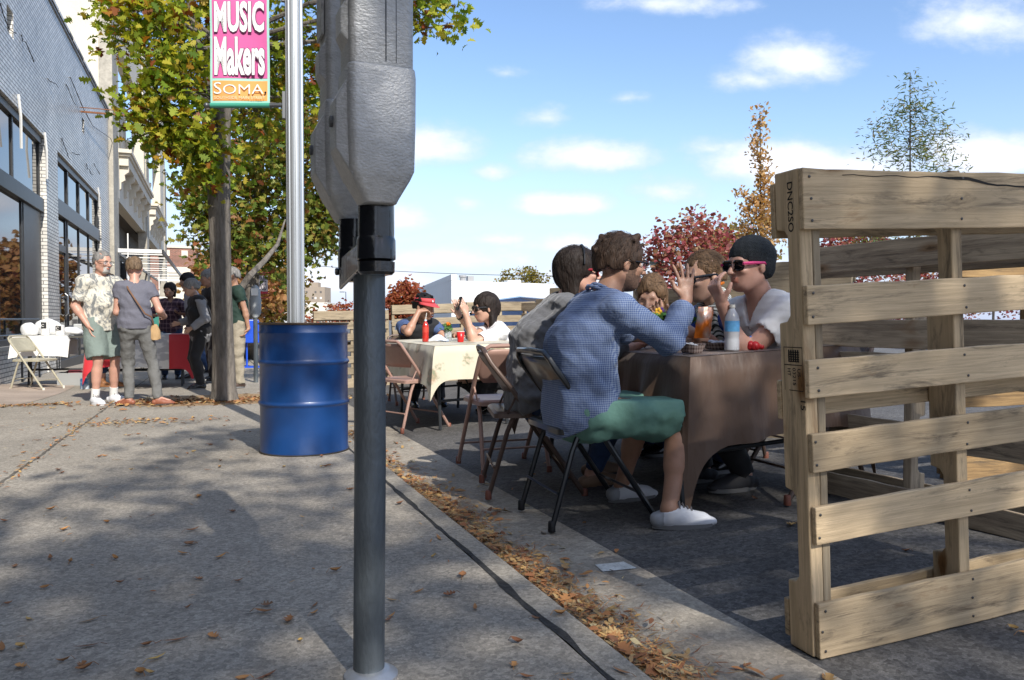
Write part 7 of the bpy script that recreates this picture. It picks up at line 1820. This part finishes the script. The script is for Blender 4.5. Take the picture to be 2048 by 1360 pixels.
# man in dark green polo right of the trunk
pg = G(482, 776)
def watch2(D): watch(D)
person('man in a dark green polo and khaki cargo trousers standing right of the tree', (pg.x - .06, pg.y, pg.z + .90), 196, lean=(-4, 6), neckp=6, head=(0, 6, 0),
       hands=[((pg.x + .10, pg.y - .16, pg.z + .80), (-.5, -.1, -.9), (-1, 0, 0), .5), ((pg.x - .30, pg.y + .1, pg.z + .85), (-.3, 0, -1), (0, -1, 0), .5)], elbow=[V3((.8, -.5, -.1)), V3((.4, .6, -.3))],
       feet=[((pg.x - .02, pg.y - .05, pg.z), 200), ((pg.x - .14, pg.y + .16, pg.z), 190)], s=.965, hs=1.06, belly=.06, h=.009, skinm=sk_tan, hair=hairdo(h_grey, 'short', seed=5, thick=.008),
       wear=[top_(mat('bottle_green', (.012, .035, .026), .8), g=.020, sleeve=.66, hem=-.08, seed=8, h=.010, collar=True, loose=.015), pants(mat('khaki', (.33, .29, .22), .85, var=.15, vscale=14, bump=.7, bscale=13, bdist=.022), g=.024, shin=.97, fold=.008, fr=22, h=.011, flare=.01), shoes(mat('brown_boot', (.06, .035, .025), .7), c_sole)])
# person in jeans and tan boots behind the bearded man
pt = at(217, 640, 11.0); zt_ = side(pt.x, pt.y)
person('person in jeans and tan boots almost hidden behind the bearded man', (pt.x - .02, pt.y, zt_ + .86), 300, lean=(0, 4), neckp=8, head=(0, 8, 0), hands=None, feet=[((pt.x + .08, pt.y, zt_), -20), ((pt.x - .08, pt.y - .04, zt_), -20)],
       s=.93, hs=1.05, h=.011, skinm=sk_pink, sex='f', hair=hairdo(h_ash, 'short', seed=6, thick=.012), wear=[top_(c_navy, g=.016, sleeve=1, fsleeve=.8, hem=-.05, h=.012), pants(c_jean, shin=.6, h=.012), shoes(mat('tan_boot', (.30, .13, .05), .6), c_sole, high=.20, name='boot', ln=.29)])
# ------------------------------------------------------------------ small things on and around the tables
uZ = Vector((0, 0, 1)); RT = Vector((cf, -sf, 0)); FW = Vector((sf, cf, 0))
def on1(px, Z): p = at(px, 640, Z); p.z = z1t(p.x) + .0095; return p
z1t = z1_tab; z2t = z2_tab
m_clear = mat('clear_plastic', (.80, .84, .88), .08, trans=.75, spec=.6); m_water = mat('bottle_water', (.62, .64, .68), .12, trans=.35, spec=.6)
def bottle(label, p, h, r, body, lab, capm, fill=None, name='bottle', cat='bottle'):
    t = thing(name, label, cat, p)
    mb = MB(); mb.lathe([(r * .86, 0), (r, .006), (r, h * .24), (r * .94, h * .28), (r, h * .32), (r, h * .66), (r * .9, h * .74), (r * .5, h * .88), (r * .36, h * .91), (r * .36, h * .95)], p, 24); mb.build('body', body, t, smooth=True, world=True)
    mb = MB(); mb.lathe([(r * 1.015, h * .42), (r * 1.02, h * .43), (r * 1.02, h * .64), (r * 1.015, h * .65)], p, 24, cap=(False, False)); mb.build('label_band', lab, t, smooth=True, world=True)
    mb = MB(); mb.lathe([(r * .42, h * .935), (r * .42, h)], p, 16); mb.build('cap', capm, t, smooth=True, world=True)
    return t
bottle('clear water bottle with a blue label on the brown cloth', on1(1464, 3.46), .205, .0325, m_water, mat('label_blue', (.05, .30, .62), .4, var=.3, vscale=30, tint=(.30, .55, .75)), mat('cap_white', (.75, .75, .75), .5))
m_boat = tex_check('paper_boat_print', (.10, .06, .05), (.34, .27, .24), 60)
def boat(label, p, L, W, H, rz, fill):
    t = thing('paper_food_tray', label, 'food tray', p, rz)
    def ringr(l, w, z): return [Vector((l * sx, w * sy, z + .006 * (abs(sx) > .8))) for sx, sy in ((1, -.6), (1, .6), (.6, 1), (-.6, 1), (-1, .6), (-1, -.6), (-.6, -1), (.6, -1))]
    M = XF[t.name]
    mb = MB(); mb.loft([ringr(L * .72, W * .68, 0), ringr(L, W, H), ringr(L * .96, W * .95, H - .002), ringr(L * .70, W * .66, .004)], cap=True); mb.build('tray', m_boat, t)
    R = random.Random(int(p[0] * 1000)); mb = MB()
    for i in range(16): mb.ball((R.uniform(-L, L) * .6, R.uniform(-W, W) * .6, H * .75 + R.uniform(0, .012)), R.uniform(.010, .016), 8, 5, sc=(1, 1, .6))
    mb.build('food', fill, t, smooth='all'); return t
m_rice = mat('white_food', (.72, .71, .70), .8, bump=.6, bscale=200)
boat('brown checked paper tray heaped with white food, nearest to the elbow', on1(1384, 3.44), .062, .045, .036, .3, m_rice)
boat('brown checked paper tray left of the water bottle', on1(1432, 3.60), .060, .042, .032, -.2, mat('crumpled_napkin', (.60, .62, .66), .8))
boat('brown checked paper tray behind the raised elbow of the checked-shirt man', on1(1350, 3.95), .05, .04, .03, .5, m_rice)
# crisp packet held over the table
pk = D4['HN'][1]['w'] + Vector((-.09, -.02, .05)); pk = at(1408, 645, 3.74)
pt_ = thing('crisp_packet', 'crumpled silver and orange crisp packet held by the woman in royal blue', 'crisp packet', pk)
R = random.Random(4); rows = []
for i in range(9):
    a = i / 8; rows.append([pk + RT * ((a - .5) * .075 + .02 * (j / 9 - .5)) + uZ * ((j / 9 - .5) * .15 + .0 * a) - FW * (.018 * math.sin(PI * a) * math.sin(PI * j / 9) + R.uniform(-.004, .004)) for j in range(10)])
mb = MB(); mb.grid(rows); mb.grid([[p + FW * .002 * 1 + FW * (.03 * math.sin(PI * i / 8) * math.sin(PI * j / 9)) for j, p in enumerate(r_)] for i, r_ in enumerate(rows)])
mb.build('foil', mat('packet_foil', (.45, .44, .42), .25, metal=.6, tint=(.62, .16, .02), v2scale=14), pt_, smooth='all', world=True)
# folded card and red wrap by the beanie man's elbow
q = on1(1488, 3.52); mb = MB(); P_ = [q, q + RT * .035, q + RT * .035 + uZ * .062, q + RT * .012 + uZ * .045, q + uZ * .012]; mb.add(P_ + [p + FW * .02 for p in P_], [(4, 3, 2, 1, 0), (5, 6, 7, 8, 9), (0, 1, 6, 5), (1, 2, 7, 6), (2, 3, 8, 7), (3, 4, 9, 8), (4, 0, 5, 9)])
tag(mb.build('card_carton', mat('bright_blue_card', (.06, .20, .60), .5)), 'bright blue folded card carton right of the water bottle', 'carton')
q = on1(1511, 3.50); mb = MB()
for i in range(7): mb.ball(q + RT * R.uniform(-.028, .028) + FW * R.uniform(-.01, .02) + uZ * R.uniform(.008, .026), R.uniform(.014, .022), 9, 6)
tag(mb.build('food_wrap', mat('red_wrap', (.48, .015, .02), .4), smooth='all'), 'crumpled red food wrap under the beanie man elbow', 'wrapper')
# carrot stick
cpos = D3['HN'][1]; c0_ = cpos['w'] + cpos['d'] * .085 + cpos['pn'] * .035; mth = D3['H'](.108, 0, -.058); dd = (mth - c0_).normalized()
mb = MB(); mb.tube([c0_ - dd * .015, c0_ + dd * .02, c0_ + dd * .045], [.008, .0075, .006], 8); tag(mb.build('carrot_stick', mat('carrot', (.75, .20, .015), .5), smooth=True), 'short orange carrot stick in the fingers of the man in the beanie', 'carrot stick')
# flowers on the near table
pf = on1(1336, 4.05)
t = thing('flower_pot', 'low pot of purple, white and yellow pansies on the brown cloth', 'flower pot', pf)
mb = MB(); mb.lathe([(.045, 0), (.060, .085), (.064, .09), (.058, .092)], pf, 20); mb.build('pot', mat('grey_pot', (.14, .16, .16), .6), t, smooth=True, world=True)
rg = np.random.default_rng(3); pos = np.array(pf)[None] + rg.normal(size=(420, 3)) * np.array((.05, .05, .022)) + np.array((0, 0, .125))
leaves_mesh('foliage', [leaf_arrays(plain_leaf(), pos, .035, rg, -.4)], mat('pansy_leaf', (.05, .14, .025), .5, island=[(0, (.04, .12, .02)), (1, (.12, .26, .05))]), t)
for j, (cc, nm) in enumerate((((.75, .42, .02), 'yellow'), ((.10, .03, .20), 'purple'), ((.72, .70, .74), 'white'))):
    for k_ in range(5):
        c = pf + RT * (R.uniform(-.06, .06) + (-.03, .01, .03)[j]) - FW * R.uniform(.0, .06) + uZ * R.uniform(.12, .19); mb = MB()
        for a in range(5): mb.ball(c + RT * .011 * math.cos(a * 1.256) + uZ * .011 * math.sin(a * 1.256), .010, 7, 5, sc=(1, .4, 1))
        mb.build('blossom', mat('petal_' + nm, cc, .6), t, smooth='all', world=True)
# far table
def on2(px, Z): p = at(px, 640, Z); p.z = z2t(p.x) + .0095; return p
bottle('bottle of red drink with a straw in front of the man in the red visor', on2(851, 7.05), .20, .030, mat('red_drink', (.50, .03, .02), .15, spec=.7), mat('dark_label', (.55, .06, .04), .4), mat('cap_pale', (.55, .65, .70), .5))
q = on2(851, 7.05); mb = MB(); mb.tube([q + uZ * .19, q + uZ * .26 + RT * .01], .003, 6); tag(mb.build('straw', m_white), 'thin pale straw standing in the bottle of red drink', 'straw')
q = on2(876, 6.95); R = random.Random(9); rows = [[q + RT * ((i / 8 - .5) * .17) + FW * ((j / 6 - .5) * .12) + uZ * (.01 + .055 * math.sin(PI * i / 8) * math.sin(PI * j / 6) + R.uniform(0, .006)) for j in range(7)] for i in range(9)]
mb = MB(); mb.grid(rows); tag(mb.build('napkin', mat('paper_white', (.66, .70, .76), .8), smooth='all'), 'crumpled white paper wrapping beside the red drink', 'napkin')
t = thing('flower_vase', 'small glass jar holding an orange marigold on the cream cloth', 'flower vase', on2(896, 7.0)); q = on2(896, 7.0)
mb = MB(); mb.lathe([(.030, 0), (.034, .01), (.034, .075), (.028, .085), (.030, .095)], q, 16, cap=(True, False)); mb.build('jar', m_clear, t, smooth=True, world=True)
rg = np.random.default_rng(8); pos = np.array(q)[None] + rg.normal(size=(80, 3)) * np.array((.018, .018, .02)) + np.array((0, 0, .105))
leaves_mesh('foliage', [leaf_arrays(slim_leaf(.2), pos, .035, rg, -.5)], MATS['pansy_leaf'], t)
mb = MB(); mb.tube([q + uZ * .02, q + uZ * .15], .003, 5); mb.build('stem', MATS['pansy_leaf'], t, world=True)
mb = MB(); mb.ball(q + uZ * .155, .024, 12, 8, sc=(1, 1, .75)); mb.build('blossom', mat('marigold', (.80, .19, .01), .7, bump=1., bscale=140, bdist=.01), t, smooth='all', world=True)
q = on2(921, 6.75); t = thing('party_cup', 'red plastic cup in front of the woman in the white top', 'cup', q)
mb = MB(); mb.lathe([(.024, 0), (.026, .004), (.034, .088)], q, 20, cap=(True, False)); mb.build('cup', mat('red_cup', (.62, .015, .015), .3), t, smooth=True, world=True, thick=.002)
mb = MB(); mb.tube([q + Vector((.034 * math.cos(a), .034 * math.sin(a), .089)) for a in [2 * PI * i / 20 for i in range(21)]], .0022, 5); mb.build('rim', m_white, t, smooth=True, world=True)
boat('paper tray with leftovers behind the red cup', on2(943, 7.2), .06, .04, .025, .1, mat('leftovers', (.25, .17, .05), .7))
hw_ = DW['HN'][1]; q = hw_['w'] + hw_['d'] * .10 - RT * .03; mb = MB(); mb.box(q, (.012, .07, .13), R=Matrix.Rotation(.3, 3, 'Y')); tag(mb.build('mobile_phone', f_blk, bev=.004), 'black mobile phone held up by the woman in white', 'phone')
# cyan bag on the ground and on the taupe seat
q = at(1040, 688, 4.85); mb = MB()
for i in range(6): mb.ball(q + RT * R.uniform(-.03, .05) + uZ * R.uniform(-.02, .02), R.uniform(.02, .03), 8, 6)
q2 = G(1036, 800, road); 
tag(mb.build('plastic_bag', mat('cyan_plastic', (.02, .42, .65), .35), smooth='all'), 'crumpled cyan plastic bag by the taupe chair', 'bag')

# ------------------------------------------------------------------ pavement stalls
# crossbody bag of the woman seen from behind
Dw = DWm; sh = Dw['SH'][1]; hip = Dw['P'] + Dw['L'] * -.155 + uZ * .02
t = thing('crossbody_bag', 'small tan bag with a brown strap across the back of the woman in grey jeans', 'bag', hip)
bk_ = -Dw['F']
P_ = [sh + uZ * .085 - Dw['L'] * .06, sh - Dw['L'] * .08 + bk_ * .115 - uZ * .02, Dw['C7'].lerp(Dw['P'], .35) + bk_ * .165 + Dw['L'] * .02, Dw['C7'].lerp(Dw['P'], .7) + bk_ * .17 - Dw['L'] * .08, hip + bk_ * .13 + uZ * .09 + Dw['L'] * .01, hip + bk_ * .07 - Dw['L'] * .02]
mb = MB(); mb.tube(P_, .009, 6, flat=.5); mb.build('strap', mat('brown_strap', (.16, .08, .04), .6), t, smooth=True, world=True)
mb = MB(); q = hip + bk_ * .05 - Dw['L'] * .03 - uZ * .06; mb.loft([[q + Dw['L'] * w * math.cos(a) + bk_ * .03 * math.sin(a) + uZ * z for a in [2 * PI * i / 14 for i in range(14)]] for z, w in ((-.10, .035), (-.085, .06), (0, .055), (.06, .028), (.07, .02))]); mb.build('pouch', mat('tan_suede', (.45, .29, .14), .8, var=.15, vscale=20), t, smooth=True, world=True)
# white table by the wall
tz = lambda x, y: Vector((x, y, z4_tab(x) + .012))
def sack(label, c, sx, sy, sz, m, seed, name='white_bag', cat='bag'):
    B_ = Fld(A3(c) - .35, A3(c) + .35, .012); B_.put(ell(c + uZ * sz * .8, (sx, sy, sz)), .02); B_.put(ell(c + uZ * sz * .5 + Vector((sx * .3, 0, 0)), (sx * .8, sy, sz * .6)), .04); B_.noise(.008, 30, seed); B_.half(c, -uZ)
    o = B_.build(name, m, None); tag(o, label, cat); return o
m_bag = mat('white_bag_plastic', (.74, .74, .73), .5)
sack('bulging white bag on the left end of the white-clothed table', tz(-2.50, 12.98), .11, .11, .10, m_bag, 1)
sack('large white bag behind the canisters on the white table', tz(-2.32, 13.28), .17, .12, .135, m_bag, 2)
sack('flat white bag hanging over the right end of the white table', tz(-1.98, 13.05), .13, .09, .07, m_bag, 3)
m_lbl = mat('black_label', (.012, .012, .012), .6)
for lb, (x, y), r, h in (('tall white canister with a black square label, left one on the white table', (-2.30, 13.0), .055, .21), ('short white canister with a black square label, right of the tall one', (-2.10, 12.92), .06, .15)):
    c = tz(x, y); t = thing('canister', lb, 'canister', c)
    mb = MB(); mb.lathe([(r, 0), (r, h * .92), (r * .8, h * .94), (r * .8, h)], c, 20); mb.build('body', m_white, t, smooth=True, world=True)
    mb = MB(); n = 5; vd = -FW; ang0 = math.atan2(vd.y, vd.x); rows = [[c + Vector(((r + .002) * math.cos(ang0 + a), (r + .002) * math.sin(ang0 + a), z)) for z in (h * .45, h * .88)] for a in [-.75 + 1.5 * i / n for i in range(n + 1)]]
    mb.grid(rows); mb.build('label_square', m_lbl, t, world=True, thick=.001)
    mb = MB(); q = c + vd * (r + .006) + uZ * h * .66; mb.tube([q + RT * .018 * math.cos(a) + uZ * .018 * math.sin(a) for a in [.6 + 5 * i / 12 for i in range(13)]], .004, 5); mb.build('ring_mark', m_white, t, world=True)
c = tz(-1.90, 13.2); mb = MB(); mb.box(c + uZ * .08, (.13, .10, .16)); tag(mb.build('clear_tub', mat('tub_grey', (.42, .43, .42), .4), bev=.01), 'grey translucent tub on the bare end of the wall table', 'tub')
# crate and can below
c = G(150, 770); t = thing('storage_crate', 'grey plastic crate with a maroon bag in it under the wall table', 'crate', c)
mb = MB(); mb.bx(c.x - .22, c.x + .22, c.y - .15, c.y + .15, c.z, c.z + .012)
for a, b_, d, e in ((-.22, .22, -.15, -.138), (-.22, .22, .138, .15), (-.22, -.208, -.137, .137), (.208, .22, -.137, .137)): mb.bx(c.x + a, c.x + b_, c.y + d, c.y + e, c.z + .013, c.z + .19)
mb.build('crate_shell', mat('crate_grey', (.30, .31, .31), .6), t, world=True)
sack('maroon cloth bag slumped in the grey crate', c + uZ * .06, .16, .10, .10, mat('maroon', (.14, .02, .03), .8), 5, 'cloth_bag')
cc = G(168, 778); t = thing('paint_can', 'small blue and white can in front of the grey crate', 'can', cc)
mb = MB(); mb.lathe([(.058, 0), (.058, .14), (.054, .145)], cc, 20); mb.build('body', mat('can_blue', (.01, .12, .30), .35, tint=(.5, .55, .6), v2scale=12), t, smooth=True, world=True); mb = MB(); mb.lathe([(.05, .1455), (.05, .15)], cc, 20); mb.build('lid', m_alu, t, world=True)
# stall table: cups, leaflets
for i, (dx, dy) in enumerate(((-1.30, 12.25), (-1.22, 12.3), (-1.05, 12.4))):
    c = Vector((dx, dy, z3_tab(dx) + .012)); mb = MB(); mb.lathe([(.028, 0), (.038, .10), (.036, .10), (.026, .004)], c, 16); tag(mb.build('paper_cup', m_white, smooth=True), ('white paper cup at the front left of the stall table', 'white paper cup in the middle of the stall table row', 'white paper cup at the back of the stall table row')[i], 'cup')
c = Vector((-.95, 12.2, z3_tab(-.95) + .016)); mb = MB(); mb.bx(c.x - .2, c.x + .25, c.y - .1, c.y + .12, c.z, c.z + .02); mb.add([c + Vector((-.1, 0, .02)), c + Vector((.1, -.02, .02)), c + Vector((-.02, .04, .13))], [(0, 1, 2)])
tag(mb.build('leaflet_stack', mat('grey_green_paper', (.36, .40, .38), .8)), 'pile of grey-green leaflets on the red and white stall cloth', 'leaflets')
# blue news rack
c = G(503, 735); t = thing('news_rack', 'bright blue news rack beyond the small parking meter', 'news rack', c)
mb = MB(); mb.box(c + uZ * .78, (.30, .3, .5)); mb.build('cabinet', mat('rack_blue', (.015, .08, .55), .35), t, world=True, bev=.02)
for sx in (-.1, .1): mb = MB(); mb.tube([c + Vector((sx, 0, 0)), c + Vector((sx, 0, .54))], .02, 8); mb.build('leg', MATS['rack_blue'], t, world=True)
mb = MB(); mb.box(c + uZ * .015, (.36, .34, .03)); mb.build('foot_plate', MATS['rack_blue'], t, world=True)

# ------------------------------------------------------------------ distance: car, lamps, wire, barrels
m_car = mat('dark_blue_paint', (.012, .03, .085), .2, coat=.8, spec=.6)
cb_ = at(1045, 640, 21); car = thing('parked_car', 'dark blue car parked beyond the pallet fence, only its roof showing', 'car', (cb_.x, cb_.y, road(cb_.x, cb_.y)))
cz0 = road(cb_.x, cb_.y); Mc = Matrix.Translation((cb_.x, cb_.y, cz0)) @ Matrix.Rotation(rad(-18), 4, 'Z')
side_ = [(-2.25, .35), (-2.3, .75), (-2.1, .98), (-1.45, 1.05), (-.75, 1.47), (-.1, 1.56), (.65, 1.50), (1.45, 1.10), (2.1, 1.02), (2.28, .8), (2.28, .35)]
prof_w = {0: 1}
rings = []
for sx in (-1, -.92, -.6, 0, .6, .92, 1):
    ring = []
    for x, z in side_:
        top_k = 1 if z < 1.06 else (1 - .0 * sx); w = .88 if z < 1.06 else .70
        zz = z - (.05 if abs(sx) > .9 else .015 if abs(sx) > .5 else 0) * (z > .9); ring.append(Vector((x, sx * w, zz)))
    rings.append(ring)
mb = MB(); mb.loft(rings, M=Mc); mb.build('body', m_car, car, smooth=True, world=True)
for sy in (-1, 1):
    mb = MB(); mb.add([(-1.35, sy * .80, 1.06), (-.72, sy * .70, 1.40), (-.1, sy * .70, 1.48), (.6, sy * .70, 1.43), (1.3, sy * .80, 1.09)], [(0, 1, 2, 3, 4)], M=Mc); mb.build('side_window', m_glass, car, world=True, thick=.02)
mb = MB(); mb.add([(-1.42, -.62, 1.08), (-1.42, .62, 1.08), (-.80, .58, 1.46), (-.80, -.58, 1.46)], [(0, 1, 2, 3)], M=Mc); mb.build('windscreen', m_glass, car, world=True, thick=.03)
for x in (-1.4, 1.4):
    for sy in (-1, 1):
        mb = MB(); Mw = Mc @ Matrix.Translation((x, sy * .80, .33)) @ Matrix.Rotation(PI / 2, 4, 'X'); mb.lathe([(.2, -.1), (.33, -.1), (.33, .1), (.2, .1)], n=24, M=Mw); w_ = mb.build('tyre', c_black, car, smooth=True, world=True)
        mb = MB(); mb.lathe([(.02, -.105), (.2, -.105), (.2, .105), (.02, .105)], n=16, M=Mw); mb.build('rim', m_alu, w_, world=True, root=car)
def mast(label, px, pyt, Z, r, head, lit_dir=-1, name='street_lamp', cat='street lamp', m=None):
    p = at(px, pyt, Z); b0 = Vector((p.x, p.y, -1)); t = thing(name, label, cat, b0); m = m or mat('mast_grey', (.22, .24, .26), .5, metal=.4)
    mb = MB(); mb.tube([b0, p], [r * 1.4, r], 8); mb.build('mast', m, t, smooth=True, world=True)
    if head == 'arm':
        mb = MB(); mb.tube([p, p + RT * lit_dir * Z * 7 / FPX * 1.5], r * .8, 6); mb.build('arm', m, t, world=True); mb = MB(); mb.box(p + RT * lit_dir * Z * 8 / FPX, (Z * 8 / FPX, .3, .25)); mb.build('lamp_head', m, t, world=True)
    return t, p
mast('tall thin car park lamp far away right of the tan tower', 692, 584, 170, .10, 'arm')
t, p = mast('green-grey lantern lamp post standing before the crimson tree', 1313, 545, 20, .05, '', m=mat('verdigris', (.16, .26, .24), .5))
mb = MB(); mb.lathe([(.07, -.02), (.13, .03), (.19, .22), (.16, .24), (.02, .38), (.02, .42)], p, 8); mb.build('lantern', mat('lantern_glass', (.38, .50, .48), .3), t, world=True)
mb = MB(); mb.lathe([(.20, .22), (.21, .25), (.03, .37), (.03, .45)], p, 8); mb.build('lantern_cap', MATS['verdigris'], t, world=True)
mb = MB(); a_, b_ = at(300, 497, 70), at(1900, 540, 40); mb.tube([a_.lerp(b_, i / 24) - uZ * 1.2 * math.sin(PI * i / 24) for i in range(25)], .018, 4)
tag(mb.build('power_line', m_blackm), 'thin black overhead wire crossing low in the sky', 'power line')
for px, lb in ((612, 'orange traffic barrel just right of the lamp post in the distance'), (649, 'orange traffic barrel further right, before the low white building')):
    q = at(px, 640, 95); q.z = -.72; t = thing('traffic_barrel', lb, 'traffic barrel', q, 0, 'orange traffic barrels in the distance')
    mb = MB(); mb.lathe([(.32, 0), (.30, .1), (.26, .5), (.22, 1.0)], q, 14); mb.build('barrel', mat('traffic_orange', (.75, .16, .02), .5), t, smooth=True, world=True)
    mb = MB(); mb.lathe([(.10, 1.0), (.12, 1.3)], q, 10); mb.build('flasher', mat('flasher_dark', (.1, .03, .02), .4), t, world=True)

# ------------------------------------------------------------------ fallen leaves
m_fall = mat('fallen_leaf', (.40, .19, .06), .8, var=.3, vscale=30)
nt = m_fall.node_tree; b = nt.nodes['Principled BSDF']; oi = nn(nt, 'ShaderNodeObjectInfo'); cr = nn(nt, 'ShaderNodeValToRGB'); nt.links.new(oi.outputs['Random'], cr.inputs[0])
e = cr.color_ramp.elements; e[0].position = 0; e[0].color = (.36, .17, .05, 1); e[1].position = 1; e[1].color = (.40, .24, .10, 1)
for p_, c_ in ((.25, (.22, .09, .04, 1)), (.5, (.48, .24, .08, 1)), (.72, (.16, .08, .05, 1)), (.88, (.55, .36, .10, 1))): x = e.new(p_); x.color = c_
nt.links.new(cr.outputs[0], b.inputs['Base Color'])
def leafshape(outl, L, curl, seed):
    R = random.Random(seed); mb = MB(); n = len(outl) // 2 + 1; up = outl[:n]; rows = []
    for x, y in up:
        z = curl * (x - .5) ** 2 * L * 2 + .004; rows.append([Vector(((x - .5) * L, -y * L, z + abs(y) * L * curl * 1.2)), Vector(((x - .5) * L, 0, z)), Vector(((x - .5) * L, y * L, z + abs(y) * L * curl * R.uniform(.5, 2)))])
    mb.grid(rows); mb.tube([(-.5 * L - .25 * L, 0, .003), (-.5 * L, 0, rows[0][1].z)], .0012, 4); return mb
LBL = 'dry brown or orange leaf lying on the grey pavement or road'
protos = []
for i, (o_, L_, c_) in enumerate(((slim_leaf(.15), .085, .35), (slim_leaf(.2), .07, .6), (oak_leaf(), .075, .4), (plain_leaf(), .06, .5), (slim_leaf(.1), .10, .15))):
    ob = leafshape(o_, L_, c_, i).build('fallen_leaf', m_fall, keep=True, smooth='all'); tag(ob, LBL, 'leaf', 'fallen leaves scattered over the pavement and road'); protos.append(ob)
R = random.Random(12); cnt = 0; spots = []
for i in range(165):
    if i < 80: px, py = R.uniform(-40, 1150), 860 + 520 * R.random() ** .8
    elif i < 150: px, py = R.uniform(-60, 760), R.uniform(815, 960)
    else: px, py = R.uniform(1000, 2080), R.uniform(900, 1390)
    q = G(px, py); fl = side
    if q.x > .94: fl = road; q = G(px, py, road)
    if -3 < q.x < 4 and (q - Vector((.333, 1.8, 0))).length > .15: spots.append((q, fl))
for i, (q, fl) in enumerate(spots):
    ob = protos[i % 5] if i < 5 else protos[i % 5].copy()
    if i >= 5: scn.collection.objects.link(ob)
    if i % 5 == 2 and R.random() < .5: pass
    s_ = R.uniform(.36, .74); ob.location = (q.x, q.y, fl(q.x, q.y) + .0015); ob.rotation_euler = (R.uniform(-.15, .15), R.uniform(-.12, .12), R.uniform(0, 6.28)); ob.scale = (s_, s_, s_)
# heaps of leaves and needles in the gutter, under the tree and along the joints
rg = np.random.default_rng(17); pcs = []
def scatter(n, xs, ys, hfun, size, outline, dr=.02):
    x = xs(n); y = ys(n); z = np.array([hfun(a, b_) for a, b_ in zip(x, y)]) + rg.uniform(0, 1, n) ** 2 * dr
    pos = np.stack([x, y, z], 1); k = len(outline); O = np.array(outline); an = rg.uniform(0, 2 * PI, n); tl = rg.normal(size=n) * .28; tr_ = rg.normal(size=n) * .28
    f = np.stack([np.cos(an) * np.cos(tl), np.sin(an) * np.cos(tl), np.sin(tl)], 1); s_ = np.stack([-np.sin(an), np.cos(an), tr_], 1); sz = size * rg.uniform(.6, 1.3, n)
    cup = np.abs(O[:, 1]) * .5
    V = pos[:, None] + (f[:, None] * (O[None, :, 0, None] - .5) + s_[:, None] * O[None, :, 1, None]) * sz[:, None, None]; V[:, :, 2] += cup[None] * sz[:, None]
    V[:, :, 2] = np.maximum(V[:, :, 2], (z - .0)[:, None] * 0 + (pos[:, 2] - rg.uniform(0, 1, n) * .0)[:, None] - .001)
    pcs.append((V.reshape(-1, 3), n, k))
hr = lambda x, y: road(x, y) + .003
def gx(n): return .955 + np.abs(rg.normal(size=n)) * .075
def gy(n):
    c = rg.choice([1.1, 1.45, 1.75, 2.1, 2.45, 2.7, 3.1, 3.5, 3.9, 4.3, 4.9, 5.4, 6.2], n, p=np.array([1, 1.2, 1.4, 1.4, 1, .9, 1.1, 1.2, 1, .8, .6, .5, .4]) / 12.5); return c + rg.normal(size=n) * .20
hp = lambda x, y: hr(x, y) + max(0, .04 - (x - .95) * .25) * .6
scatter(1100, gx, gy, hp, .030, slim_leaf(.18)); scatter(170, gx, gy, hp, .050, oak_leaf()); scatter(5200, lambda n: .955 + np.abs(rg.normal(size=n)) * .10, gy, hp, .04, slim_leaf(.028)); scatter(400, gx, gy, hp, .03, plain_leaf())
scatter(160, lambda n: .96 + np.abs(rg.normal(size=n)) * .22, lambda n: rg.uniform(1, 8, n), hr, .05, slim_leaf(.18), .006)
o_ = leaves_mesh('leaf_litter', pcs, mat('litter', (.35, .17, .06), .85, island=[(0, (.16, .07, .035)), (.2, (.30, .12, .045)), (.45, (.42, .20, .07)), (.65, (.34, .24, .12)), (.8, (.50, .30, .10)), (.92, (.20, .15, .08)), (1, (.44, .36, .20))]), None); tag(o_, kind='stuff')
pcs = []
hs_ = lambda x, y: side(x, y) + .006
scatter(700, lambda n: .10 + rg.normal(size=n) * .62, lambda n: 9.45 + rg.normal(size=n) * .22, hs_, .06, slim_leaf(.18), .012); scatter(300, lambda n: .1 + rg.normal(size=n) * .7, lambda n: 9.5 + rg.normal(size=n) * .3, hs_, .07, oak_leaf(), .012)
scatter(200, lambda n: -.62 + rg.normal(size=n) * .38, lambda n: 7.55 + rg.normal(size=n) * .14, hs_, .05, slim_leaf(.18), .008)
scatter(150, lambda n: -1.07 + rg.normal(size=n) * .03, lambda n: rg.uniform(4.5, 8.2, n), hs_, .03, slim_leaf(.18), .004)
scatter(500, lambda n: rg.uniform(-2.6, .8, n), lambda n: rg.uniform(2.2, 11, n), hs_, .022, slim_leaf(.1), .002)
scatter(220, lambda n: rg.uniform(-2.2, -1.5, n), lambda n: 9.75 + rg.normal(size=n) * .08, hs_, .05, slim_leaf(.18), .01)
o_ = leaves_mesh('leaf_litter', pcs, MATS['litter'], None); tag(o_, kind='stuff')
